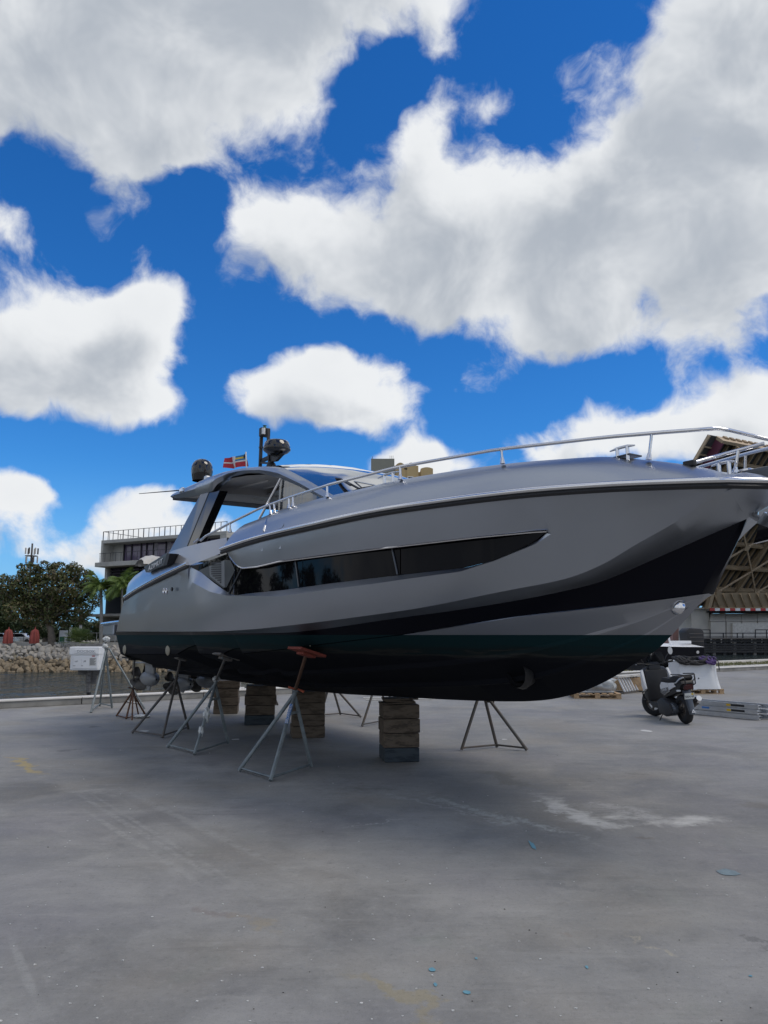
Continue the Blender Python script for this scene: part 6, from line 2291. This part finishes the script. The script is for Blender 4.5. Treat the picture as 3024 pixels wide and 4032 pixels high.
# ---- hose and shore power cord along the kerb
def ground_tube(name, pxs, r, mat, label, cat, n=60, wob=0.0, seed=1, parent=None):
    rr = random.Random(seed)
    pts = [G(x, y) for x, y in pxs]
    fx = pchip([(i, p.x) for i, p in enumerate(pts)])
    fy = pchip([(i, p.y) for i, p in enumerate(pts)])
    m = (len(pts) - 1)
    path = [Vector((fx(m * i / n), fy(m * i / n), r + 0.002 + wob * rr.random())) for i in range(n + 1)]
    o = MB().tube(path, r, 8).build(name, mat, parent, smooth=60)
    if label:
        tag(o, label, cat)
    return o
MT['hose'] = pm('white_hose', (0.62, 0.61, 0.58), 0.55, 0, 0.1, 4)
ground_tube('water_hose', [(-120, 2795), (0, 2779), (100, 2771), (230, 2763), (330, 2757), (440, 2750), (560, 2747), (640, 2745), (700, 2738), (760, 2729), (850, 2722), (960, 2712)], 0.028, MT['hose'], 'white hose lying along the foot of the quay kerb', 'hose')
ground_tube('water_hose', [(440, 2752), (480, 2760), (530, 2771), (560, 2774)], 0.022, MT['hose'], 'short loose end of white hose by the rusty jack stand', 'hose', 24)
cp0, cp1 = G(708, 2752), G(776, 2748)
pw = empty('power_connector', cp0)
ax_ = (cp1 - cp0)
prof = [(0.0, 0, MT['rubber'])]
def cyl(a, b, r0, r1, mat, name):
    return MB().tube([ax_ * a + Vector((0, 0, 0.10)), ax_ * b + Vector((0, 0, 0.10))], [r0, r1], 14).build(name, mat, pw, smooth=50)
cyl(0.02, 0.25, 0.075, 0.10, MT['rubber'], 'plug_collar')
cyl(0.25, 0.86, 0.082, 0.075, MT['yellow'], 'connector_body')
cyl(0.84, 0.94, 0.078, 0.078, MT['rubber'], 'locking_ring')
MB().tube([ax_ * 0.92 + Vector((0, 0, 0.10)), ax_ * 1.12 + Vector((0, 0, 0.09)), ax_ * 1.3 + Vector((0.0, 0.1, 0.05)), ax_ * 1.6 + Vector((0, .2, .03)), ax_ * 2.1 + Vector((0, 0.3, .03))], [0.03, 0.028, 0.028, 0.028, 0.028], 8).build('cord', MT['yellow'], pw, smooth=60)
MB().tube([ax_ * 0.9 + Vector((0, 0.05, 0.05)), ax_ * 1.05 + Vector((0, 0.3, 0.22)), ax_ * 1.35 + Vector((0, 0.3, .24)), ax_ * 1.7 + Vector((0, .3, .1)), ax_ * 2.0 + Vector((0, .3, 0.02))], 0.012, 6).build('brown_cord', pm('brown_cord', (0.14, 0.09, 0.04), 0.7), pw, smooth=60)
MB().tube([ax_ * 0.04 + Vector((0, 0, 0.10)), ax_ * -0.25 + Vector((0, 0, 0.05)), ax_ * -0.7 + Vector((0, -.05, .03))], 0.03, 8).build('black_cord', MT['rubber'], pw, smooth=60)
tag(pw, 'yellow shore power connector with cord by the quay kerb', 'connector')
o = rag('plastic_bag', G(557, 2826) + Vector((0, 0, 0.03)), 0.16, 21, MT['tape'], None, 0.22)
tag(o, 'flattened white plastic bag on the ground by the rusty jack stand', 'bag')
# timber dolphin pile in the canal and pale pedestal behind the stern
pl0 = AY(540, 2690, 26.0)
o = MB().tube([(pl0.x, 26, WATER_Z - 1), (pl0.x, 26, AY(540, 2585, 26).z)], [0.19, 0.18], 14).build('mooring_pile', MT['wood_pile'], None, smooth=60)
tag(o, 'greenish timber mooring pile in the water behind the stern', 'pile')
pe = G(938, 2738)
pdl = empty('power_pedestal', pe)
MB().box((0, 0, 0.35), (0.12, 0.12, 0.7)).build('pedestal_body', MT['white'], pdl, bevel=0.02)
MB().box((0, 0, 0.03), (0.2, 0.2, 0.06)).build('pedestal_foot', MT['concrete'], pdl)
MB().box((0, -0.065, 0.55), (0.08, 0.02, 0.12)).build('socket_cover', MT['black'], pdl, bevel=0.005)
tag(pdl, 'white power pedestal glimpsed between the rear block stacks', 'pedestal')
for i, (a, b) in enumerate((((1430, 2752), (1530, 2750)), ((1440, 2758), (1700, 2756)))):
    p0, p1 = G(*a), G(*b)
    o = MB().tube([p0 + Vector((0, 0, .02)), p1 + Vector((0, 0, .02))], 0.022, 6).build('white_pipe', MT['hose'], smooth=60)
    tag(o, ('upper' if i == 0 else 'lower') + ' of two white pipes on the ground behind the nearest block stack', 'pipe', 'white pipes behind the blocks')

# ---- scooter
def make_scooter():
    rear, frontp = G(2703, 2850), G(2612, 2815)
    d = (frontp - rear)
    d.normalize()
    ang = math.atan2(d.y, d.x)
    s = empty('motor_scooter', rear + d * 0.0, ang)
    s.rotation_euler = (R(-5), 0, ang + R(9))
    s.scale = (1.06, 1.06, 1.06)
    WB = min(1.35, max(1.2, (frontp - rear).length))
    r = 0.265
    blk, wht = MT['black'], MT['white']
    def wheel(x, name):
        w_ = empty(name)
        w_.parent = s
        w_.location = (x, 0, r)
        if x > 0.5:
            w_.rotation_euler = (0, 0, R(32))
        rot = Matrix.Rotation(R(90), 3, 'X')
        MB().lathe([(0.155, -0.05), (0.21, -0.068), (0.25, -0.05), (0.265, 0.0), (0.25, 0.05), (0.21, 0.068), (0.155, 0.05), (0.155, -0.05)], 28, (0, 0, 0), rot).build('tyre', MT['rubber'], w_, smooth=50)
        rim = MB().lathe([(0.05, -0.04), (0.05, 0.04), (0.0, 0.045)], 14, (0, 0, 0), rot).lathe([(0.16, -0.045), (0.145, -0.03), (0.145, 0.03), (0.16, 0.045)], 24, (0, 0, 0), rot)
        for k in range(5):
            a = 2 * math.pi * k / 5
            rim.beam((0.04 * math.cos(a), 0, 0.04 * math.sin(a)), (0.15 * math.cos(a), 0, 0.15 * math.sin(a)), 0.03, 0.035, (0, 1, 0))
        rim.build('rim', MT['galv_dark'], w_)
        MB().lathe([(0.04, 0.05), (0.10, 0.052), (0.10, 0.058), (0.04, 0.058)], 20, (0, 0, 0), rot).build('brake_disc', MT['chrome'], w_)
    wheel(0.0, 'rear_wheel')
    wheel(WB, 'front_wheel')
    def side_prism(name, pts, w_, mat, parent=None, bevel=0.02, y0=None):
        yy = -w_ / 2 if y0 is None else y0
        return MB().prism([Vector((x, yy, z)) for x, z in pts], (0, w_, 0)).build(name, mat, parent or s, bevel=bevel, smooth=35)
    side_prism('engine', [(0.02, 0.20), (0.10, 0.36), (0.42, 0.46), (0.62, 0.38), (0.60, 0.16), (0.30, 0.12)], 0.26, MT['black'], y0=-0.02)
    MB().lathe([(0.0, -0.05), (0.10, -0.05), (0.12, 0.0), (0.10, 0.05), (0, 0.05)], 18, (0.12, 0.15, 0.27), Matrix.Rotation(R(90), 3, 'X')).build('drive_case', MT['charcoal'], s, smooth=50)
    side_prism('drive_cover', [(0.02, 0.20), (0.05, 0.34), (0.45, 0.40), (0.52, 0.25), (0.40, 0.14), (0.1, 0.15)], 0.07, MT['charcoal'], y0=0.11, bevel=0.02)
    side_prism('floorboard', [(0.55, 0.22), (0.60, 0.33), (1.02, 0.33), (1.16, 0.42), (1.14, 0.28), (1.0, 0.22)], 0.36, blk)
    side_prism('leg_shield', [(1.02, 0.34), (1.05, 0.92), (1.18, 0.99), (1.28, 0.70), (1.20, 0.36)], 0.46, blk, bevel=0.04)
    for sy in (-1, 1):
        MB().prism([Vector((1.00, 0.235 * sy, 0.58)), Vector((1.02, 0.255 * sy, 0.80)), Vector((1.10, 0.235 * sy, 0.95)), Vector((1.24, 0.20 * sy, 0.88)), Vector((1.27, 0.19 * sy, 0.62)), Vector((1.14, 0.22 * sy, 0.52))], (0, 0.05 * sy, 0)).build('front_panel', wht, s, bevel=0.012, smooth=35)
    MB().tube([Vector((WB, 0.09, r)), Vector((1.17, 0.09, 0.75))], 0.022, 8).build('fork_leg', MT['galv_dark'], s, smooth=60)
    MB().tube([Vector((WB, -0.09, r)), Vector((1.17, -0.09, 0.75))], 0.022, 8).build('fork_leg', MT['galv_dark'], s, smooth=60)
    rows = []
    for k in range(9):
        a = R(20 + k * 17)
        rows.append([Vector((WB + 0.31 * math.cos(a), y, r + 0.31 * math.sin(a) - (0.02 if abs(y) > .06 else 0))) for y in (-0.075, -0.05, 0.05, 0.075)])
    MB().grid(rows).build('front_fender', blk, s, smooth=60, solid=0.008)
    side_prism('headlight_cowl', [(1.06, 0.92), (1.08, 1.04), (1.18, 1.08), (1.30, 0.96), (1.26, 0.86)], 0.24, blk, bevel=0.03)
    # windshield
    rows = []
    for k in range(6):
        z = 1.0 + k * 0.055
        x = 1.27 - k * 0.032
        w_ = 0.19 * (1 - (k / 6.5) ** 3)
        rows.append([Vector((x - abs(j) * 0.012 * abs(j), w_ * j / 4, z)) for j in range(-4, 5)])
    MB().grid(rows).build('windscreen', MT['smoke_glass'], s, smooth=60)
    MB().tube([(1.07, -0.33, 1.07), (1.08, -0.15, 1.04), (1.09, 0, 1.02), (1.08, 0.15, 1.04), (1.07, 0.33, 1.07)], 0.014, 8).build('handlebar', blk, s, smooth=60)
    for sy in (-1, 1):
        MB().tube([(1.05, 0.25 * sy, 1.06), (1.03, 0.37 * sy, 1.07)], 0.021, 8).build('grip', MT['rubber'], s, smooth=60)
        MB().tube([(1.12, 0.22 * sy, 1.05), (1.13, 0.36 * sy, 1.05)], 0.008, 6).build('brake_lever', MT['alu'], s, smooth=60)
        st_ = MB().tube([(1.08, 0.20 * sy, 1.05), (1.08, 0.26 * sy, 1.16), (1.09, 0.32 * sy, 1.22)], 0.008, 6).build('mirror_stalk', blk, s, smooth=60)
        mc = Vector((1.09, 0.36 * sy, 1.27))
        MB().lathe([(0.0, -0.018), (0.05, -0.014), (0.062, 0.0), (0.055, 0.010), (0.0, 0.012)], 16, mc, Matrix.Rotation(R(-90), 3, 'Y') @ Matrix.Diagonal((1.35, 0.85, 1))).build('mirror', blk, s, smooth=60)
        MB().lathe([(0.0, 0.0), (0.056, 0.0)], 16, mc + Vector((-0.016, 0, 0)), Matrix.Rotation(R(-90), 3, 'Y') @ Matrix.Diagonal((1.35, 0.85, 1))).build('mirror_glass', MT['chrome'], s)
    # seat, tail and side panels
    side_prism('seat', [(0.62, 0.74), (0.50, 0.82), (0.18, 0.82), (0.05, 0.87), (-0.22, 0.88), (-0.27, 0.84), (-0.20, 0.78), (0.20, 0.73)], 0.27, MT['rubber'], bevel=0.035)
    side_prism('tail_body', [(0.60, 0.42), (0.58, 0.73), (0.10, 0.74), (-0.25, 0.80), (-0.30, 0.74), (-0.10, 0.58), (0.2, 0.50)], 0.25, blk, bevel=0.03)
    for sy in (-1, 1):
        y0 = 0.126 * sy
        sp_ = MB().prism([Vector((0.58, y0, 0.54)), Vector((0.60, y0, 0.66)), Vector((0.52, y0, 0.73)), Vector((0.26, y0, 0.73)), Vector((0.22, y0, 0.58)), Vector((0.46, y0, 0.49))], (0, 0.025 * sy, 0)).build('side_panel', wht, s, bevel=0.008)
        MB().prism([Vector((0.21, y0, 0.60)), Vector((0.24, y0, 0.73)), Vector((0.02, y0, 0.75)), Vector((-0.08, y0, 0.68)), Vector((0.02, y0, 0.66))], (0, 0.025 * sy, 0)).build('tail_panel', wht, s, bevel=0.008)
        st_ = MB().prism([Vector((0.585, y0 + .0265 * sy, 0.53)), Vector((0.585, y0 + .0265 * sy, 0.60)), Vector((0.235, y0 + .0265 * sy, 0.655)), Vector((0.225, y0 + .0265 * sy, 0.585)), Vector((0.46, y0 + .0265 * sy, 0.50))], (0, 0.003 * sy, 0)).build('dark_decal', MT['charcoal'], sp_)
        if sy == 1:
            text_mesh('panel_letters', 'TANK', 0.075, MT['white'], st_, frame((0.41, y0 + 0.031, 0.595), (-1, 0, 0.16), (0, 0, 1)), 0.0005, 0, 'CENTER', 1.25)
        MB().tube([(-0.02, 0.13 * sy, 0.74), (-0.16, 0.155 * sy, 0.76), (-0.30, 0.15 * sy, 0.83), (-0.36, 0.10 * sy, 0.86)], 0.014, 8).build('grab_rail', MT['alu'], s, smooth=60)
        MB().tube([(0.10, 0.12 * sy, 0.89), (-0.28, 0.14 * sy, 0.91), (-0.39, 0.10 * sy, 0.90), (-0.40, 0.09 * sy, 0.74), (-0.28, 0.09 * sy, 0.70)], 0.011, 6).build('rack_bar', blk, s, smooth=60)
        MB().tube([(1.24, 0.21 * sy, 0.52), (1.30, 0.22 * sy, 0.50), (1.28, 0.23 * sy, 0.36), (1.16, 0.22 * sy, 0.36), (1.10, 0.21 * sy, 0.5), (1.24, 0.21 * sy, 0.52)], 0.014, 6).build('crash_bar', blk, s, smooth=60)
    MB().tube([(-0.39, -0.10, 0.90), (-0.39, 0.10, 0.90)], 0.011, 6).build('rack_bar', blk, s, smooth=60)
    MB().box((-0.29, 0, 0.68), (0.05, 0.18, 0.09)).build('tail_light', pm('red_lens', (0.05, 0.006, 0.006), 0.2), s, bevel=0.015)
    for sy in (-1, 1):
        MB().box((-0.20, 0.15 * sy, 0.62), (0.05, 0.07, 0.035)).build('turn_signal', MT['alu'], s, bevel=0.01)
    # rear mudguard and number plate
    mg = MB()
    rows = []
    for k in range(9):
        f = k / 8
        x = -0.22 - 0.14 * f + 0.03 * f * f
        z = 0.62 - 0.42 * f
        w_ = 0.085 * (1 - 0.35 * f)
        rows.append([Vector((x + 0.03, -w_, z)), Vector((x, -w_ * .6, z)), Vector((x, w_ * .6, z)), Vector((x + 0.03, w_, z))])
    mg.grid(rows).build('mudguard', MT['charcoal'], s, smooth=50, solid=0.006)
    m = frame((-0.285, 0, 0.52), (0, -1, 0), (-0.25, 0, 1))
    npl = MB().prism([Vector((-.09, -.055, 0)), Vector((.09, -.055, 0)), Vector((.09, .055, 0)), Vector((-.09, .055, 0))], (0, 0, 0.004)).move(m).build('number_plate', pm('plate_white', (0.72, 0.74, 0.7), 0.5), s, bevel=0.0)
    text_mesh('plate_numbers', 'S804 43', 0.052, MT['ink'], npl, m @ Matrix.Translation((0, -0.012, 0.006)), 0.0006)
    MB().prism([Vector((.035, .018, .0045)), Vector((.075, .018, .0045)), Vector((.075, .05, .0045)), Vector((.035, .05, .0045))], (0, 0, .001)).move(m).build('plate_emblem', MT['yellow'], npl)
    m2 = frame((-0.362, 0, 0.26), (0, -1, 0), (0.2, 0, 1))
    MB().prism([Vector((-.035, -.025, 0)), Vector((.035, -.025, 0)), Vector((0, .035, 0))], (0, 0, 0.006)).move(m2).build('triangle_reflector', wht, s)
    MB().prism([Vector((-.012, -.013, .0065)), Vector((.012, -.013, .0065)), Vector((0, .009, .0065))], (0, 0, 0.001)).move(m2).build('triangle_print', MT['ink'], s)
    MB().tube([(0.30, -0.14, 0.24), (0.05, -0.17, 0.30), (-0.22, -0.18, 0.44)], [0.03, 0.055, 0.062], 12).build('exhaust', MT['galv_dark'], s, smooth=60)
    MB().tube([(-0.21, -0.18, 0.435), (-0.27, -0.18, 0.465)], [0.066, 0.05], 14).build('exhaust_tip', MT['chrome'], s, smooth=60)
    MB().tube([(0.55, 0.14, 0.22), (0.60, 0.24, 0.02), (0.64, 0.26, 0.01)], 0.010, 6).build('side_stand', blk, s, smooth=60)
    tag(s, 'black and white motor scooter parked on its stand near the bow', 'scooter')
make_scooter()

# ---- pallets and loads on the right
def pallet(center, yaw, label, L=1.2, W=1.0):
    p = empty('wooden_pallet', center, yaw)
    for k in range(7):
        o = MB().box((0, 0, 0), (0.12, W, 0.02)).build('deck_board', MT['pale_wood'], p)
        o.location = (-L / 2 + 0.06 + k * (L - 0.12) / 6, 0, 0.128)
    for y in (-W / 2 + .05, 0, W / 2 - .05):
        MB().box((0, y, 0.108), (L, 0.09, 0.018)).build('stringer_board', MT['pale_wood'], p)
        MB().box((0, y, 0.011), (L, 0.09, 0.02)).build('bottom_board', MT['pale_wood'], p)
        for x in (-L / 2 + .07, 0, L / 2 - .07):
            MB().box((x, y, 0.06), (0.13, 0.085, 0.076)).build('block', MT['pale_wood'], p)
    tag(p, label, 'pallet', 'wooden pallets on the yard')
    return p
pR = G(2800, 2733)
pallet((pR.x - 0.25, pR.y + 0.5, 0), R(4), 'wooden pallet under the white wrapped load', 1.25, 1.0)
# shrink wrapped load
MT['wrap'] = pm('white_shrink_wrap', (0.66, 0.68, 0.70), 0.42, 0, 0.06, 3, bump=0.6, bscale=6)
wr = empty('wrapped_load', (pR.x - 0.32, pR.y + 0.5, 0.139), R(4))
rows = []
Hh = AY(2700, 2606, pR.y).z - 0.139
nseg = 72
for i in range(16):
    f = i / 15
    flare = 1.0 + 0.16 * (1 - f) ** 2.2
    row = []
    for k in range(nseg + 1):
        a = 2 * math.pi * k / nseg
        cx_, sy_ = math.cos(a), math.sin(a)
        e = 0.28
        x = 0.56 * math.copysign(abs(cx_) ** e, cx_)
        y = 0.46 * math.copysign(abs(sy_) ** e, sy_)
        nn = noise.noise(Vector((cx_ * 3, sy_ * 3, f * 1.4))) * 0.05 + noise.noise(Vector((cx_ * 9, sy_ * 9, f * 2.5))) * 0.022
        fold = 0.025 * math.sin(a * 9 + 2 * math.sin(a * 3)) * (1 - f)
        s_ = flare + nn + fold
        row.append(Vector((x * s_, y * s_, f * Hh * (1 + 0.05 * noise.noise(Vector((cx_ * 2, sy_ * 2, 7)))))))
    rows.append(row)
top = [Vector((p.x * 0.5, p.y * 0.5, p.z + 0.015)) for p in rows[-1]]
rows += [[Vector((p.x * 0.93, p.y * 0.93, p.z + 0.015)) for p in rows[-1]], top, [Vector((0, 0, Hh + 0.03))] * (nseg + 1)]
MB().grid(rows).build('wrap', MT['wrap'], wr, smooth=55)
MB().box((-0.05, -0.49, Hh * .38), (0.04, 0.012, 0.06), Matrix.Rotation(R(30), 3, 'Y')).build('black_tag', MT['black'], wr)
tag(wr, 'bulky load under white shrink wrap on a pallet', 'load')
# slings and ropes heaped on top
rr = random.Random(14)
topz = 0.139 + Hh
def sling(name, mat, r, cx_, cy_, L, W, loops, seed, label, hang=False):
    rr = random.Random(seed)
    pts = []
    n = 34 * loops
    for i in range(n):
        a = 2 * math.pi * i / 34
        lp = i / n
        pts.append(Vector((cx_ + L * math.cos(a) * rr.uniform(0.9, 1.0) + 0.06 * math.sin(lp * 9), cy_ + W * math.sin(a) * rr.uniform(0.85, 1.05), topz + 0.04 + 0.09 * lp + 0.02 * math.sin(a * 3) - (0.14 * max(0, -math.sin(a) - 0.5) * 2))))
    if hang:
        pts += [pts[-1] + Vector((0.05, -0.22, 0.0)), pts[-1] + Vector((0.07, -0.40, -0.10)), pts[-1] + Vector((0.08, -0.42, -0.34))]
    o = MB().tube(pts, r, 7).build(name, mat, None, smooth=60)
    return tag(o, label, 'rope')
ox, oy = wr.location.x, wr.location.y
sling('black_rope', MT['rubber'], 0.040, ox - 0.10, oy - 0.22, 0.46, 0.34, 5, 1, 'thick black rope heaped over the middle of the wrapped load')
sling('black_rope', MT['rubber'], 0.036, ox - 0.42, oy - 0.28, 0.17, 0.30, 4, 2, 'black rope coiled on the left end of the wrapped load', False)
sling('black_strap', MT['black'], 0.016, ox + 0.28, oy - 0.20, 0.16, 0.22, 2, 3, 'thin black strap hanging down the front of the wrapped load', True)
sling('purple_sling', MT['purple'], 0.040, ox + 0.38, oy - 0.24, 0.14, 0.36, 3, 4, 'purple lifting sling on the right end of the wrapped load')
pl_ = G(2362, 2752)
pallet((pl_.x, pl_.y + 0.5, 0), R(-6), 'wooden pallet under the clear wrapped goods behind the bow', 1.25, 1.0)
MT['film'] = pm('plastic_film', (0.42, 0.44, 0.45), 0.22, 0, 0.25, 5, bump=0.7, bscale=8)
o = rag('film_bundle', (pl_.x + 0.05, pl_.y + 0.5, 0.139 + 0.22), 0.46, 31, MT['film'], None, 0.52)
o.scale = (1.15, 0.85, 0.95)
tag(o, 'bundle of goods in crumpled plastic film on the left pallet', 'bundle')
for k in range(3):
    o = MB().tube([(pl_.x - 0.5, pl_.y + 0.25 + 0.16 * k, 0.17), (pl_.x + 0.45, pl_.y + 0.2 + .16 * k, 0.17)], 0.03, 8).build('film_tube', MT['film'])
    tag(o, ['front', 'middle', 'rear'][k] + ' pale tube lying on the left pallet', 'tube', 'tubes on the left pallet')
# crate with pale slats
sl0, sl1 = G(2450, 2733), G(2530, 2722)
ck = empty('slatted_crate', (sl0.x, sl0.y, 0))
dv_ = sl1 - sl0
hC = AY(2455, 2668, sl0.y).z
for k in range(8):
    f = (k + 0.3) / 8
    a = dv_ * f
    MB().beam(a + Vector((0.06, 0, 0.06)), a + Vector((-0.10, 0.1, hC)), 0.045, 0.03, dv_).build('slat', MT['white'], ck)
MB().beam(Vector((0, 0, 0.03)), dv_ * 1.2 + Vector((0, 0, 0.03)), 0.12, 0.06).build('bottom_rail', MT['galv_dark'], ck)
MB().beam(Vector((-.2, 0.1, hC + .02)), dv_ * 1.3 + Vector((0, 0.1, hC + .02)), 0.3, 0.05).build('top_rail', MT['white_dirty'], ck)
MB().box(dv_ * 0.5 + Vector((0, 0.45, hC / 2)), (0.9, 0.5, hC * .8)).build('crate_body', MT['pale_wood'], ck)
tag(ck, 'low crate with slanting white slats behind the scooter', 'crate')

# ---- stacked aluminium ladders
e0, e1 = G(2990, 2838), G(2720, 2812)
dl_ = (e1 - e0)
dl_.normalize()
Ld = 2.7
sdv = Vector((-dl_.y, dl_.x, 0))
if sdv.y < 0:
    sdv = -sdv
for k in range(3):
    lad = empty('ladder', e0 + Vector((0, 0, 0.0)))
    z = 0.055 + k * 0.105
    sh = 0.03 * (k % 2)
    for y in (0.0, 0.34):
        for zz in (-0.036, 0.036):
            MB().beam(sdv * (y + .025) + dl_ * sh + Vector((0, 0, z + zz)), sdv * (y + .025) + dl_ * (Ld - sh) + Vector((0, 0, z + zz)), 0.055, 0.014).build('rail_flange', MT['alu'], lad)
        MB().beam(sdv * (y + (0.0 if y == 0 else .05)) + dl_ * sh + Vector((0, 0, z)), sdv * (y + (0 if y == 0 else .05)) + dl_ * (Ld - sh) + Vector((0, 0, z)), 0.006, 0.07).build('side_rail', MT['alu'], lad)
    for j in range(9):
        q = dl_ * (0.15 + j * 0.3)
        MB().tube([sdv * 0.02 + q + Vector((0, 0, z)), sdv * 0.37 + q + Vector((0, 0, z))], 0.016, 8).build('rung', MT['alu'], lad, smooth=60)
    if k > 0:
        q0 = dl_ * 0.30 - sdv * 0.004
        MB().beam(q0 + Vector((0, 0, z)), q0 + dl_ * 0.30 + Vector((0, 0, z)), 0.002, 0.042).build('label_plate', MT['black'], lad)
        MB().beam(q0 + dl_ * .31 + Vector((0, 0, z)), q0 + dl_ * 0.40 + Vector((0, 0, z)), 0.002, 0.042).build('yellow_label', MT['yellow'], lad)
    if k == 1:
        MB().beam(dl_ * 1.1 - sdv * .004 + Vector((0, 0, z + .01)), dl_ * 1.28 - sdv * .004 + Vector((0, 0, z + .01)), 0.002, 0.04).build('blue_tape', MT['blue_print'], lad)
    tag(lad, ['bottom', 'middle', 'top'][k] + ' aluminium ladder in the stack on the ground right of the scooter', 'ladder', 'stacked ladders')

# ---- navy skiff with outboard behind the pallets
sk0 = AY(2600, 2600, 27.0)
skf = empty('skiff', (sk0.x, 27.0, 0), R(8))
zt = AY(2600, 2548, 27).z
zk = AY(2600, 2610, 27).z
def skp(x, y, dy=0.0):
    p = AY(x, y, 27.0)
    q = p - Vector((sk0.x, 27.0, 0))
    return Vector((q.x, dy, q.z))
x0, x1 = skp(2440, 2560).x, skp(2715, 2560).x
rows = []
for i in range(13):
    f = i / 12
    x = x1 - f * 5.0
    w_ = 1.05 * (1 - max(0, f - 0.45) ** 2 * 3.0)
    w_ = max(0.02, w_)
    rows.append([Vector((x, 0, zk - 0.28 + 0.5 * f ** 3)), Vector((x, -w_ * 0.8, zk + 0.0 + .35 * f ** 3)), Vector((x, -w_, zt - 0.1 + .25 * f ** 2)), Vector((x, -w_ * 1.02, zt + .25 * f ** 2))])
MB().grid(rows).grid(mir(rows)).add([rows[0][k] for k in range(4)] + [Vector((p.x, -p.y, p.z)) for p in rows[0][::-1][:3]], [tuple(range(7))]).build('hull', MT['navy'], skf, smooth=40)
dkr = [[Vector((r[3].x, r[3].y * f, r[3].z + 0.02 + 0.10 * (1 - abs(f)))) for r in rows] for f in (1.02, 0.8, 0, -0.8, -1.02)]
MB().grid(dkr).build('deck', MT['white'], skf, smooth=40)
MB().box((x1 - 0.55, -0.55, zt + 0.17), (0.75, 0.08, 0.10)).build('rod_holder', MT['white'], skf, bevel=0.015)
MB().tube([(x1 - 1.0, -0.7, zt + .1), (x1 - 1.12, -0.7, zt + .75)], 0.03, 6).build('white_pole', MT['white'], skf)
MB().lathe([(0, .02), (.05, .02), (.06, 0)], 10, (x1 - 0.25, -1.07, zt - .15), Matrix.Rotation(R(90), 3, 'X')).build('drain_plug', MT['chrome'], skf)
for ex in (0.30,):
    om = empty('outboard_motor')
    om.parent = skf
    om.location = (x1 + ex, 0.0, zt)
    MB().prism([Vector((-0.42, -0.28, 0.15)), Vector((-0.46, -0.28, 0.55)), Vector((-0.34, -0.28, 0.66)), Vector((0.12, -0.28, 0.64)), Vector((0.20, -0.28, 0.52)), Vector((0.18, -0.28, -0.05)), Vector((0.05, -.28, -.10))], (0, 0.56, 0)).build('cowling', MT['black'], om, bevel=0.06, smooth=40)
    MB().prism([Vector((-0.30, -0.12, 0.10)), Vector((0.15, -0.12, 0.0)), Vector((0.10, -0.12, -0.75)), Vector((-0.22, -0.12, -0.75))], (0, 0.24, 0)).build('midsection', MT['black'], om, bevel=0.03)
    for z in (0.2, 0.34, 0.46):
        MB().box((-0.10, -0.285, z), (0.5, 0.01, 0.02)).build('cowl_line', MT['galv_dark'], om)
for x in (x1 - 3.2, x1 - 0.9):
    MB().box((x, 0, (zk - .1) / 2), (0.15, 1.4, max(0.2, zk - .1))).build('cradle', MT['grey_board'], skf)
tag(skf, 'small navy boat with white deck and black outboard behind the pallets', 'boat')
# bits on the verge
o = rag('plastic_sheet', quay(46, 3.2, 0.02), 0.55, 41, MT['tape'], None, 0.2)
o.scale = (1.6, 0.9, 1)
tag(o, 'crumpled pale plastic sheet on the grass verge', 'sheet')
pth = [quay(48 + 2.0 * i / 10 * 3, 0.9, 0.16 + 0.25 * math.sin(math.pi * i / 10)) for i in range(11)]
o = MB().tube(pth, 0.05, 7).build('black_hose', MT['rubber'], None, smooth=60)
tag(o, 'black hose arching over the verge kerb at right', 'hose')
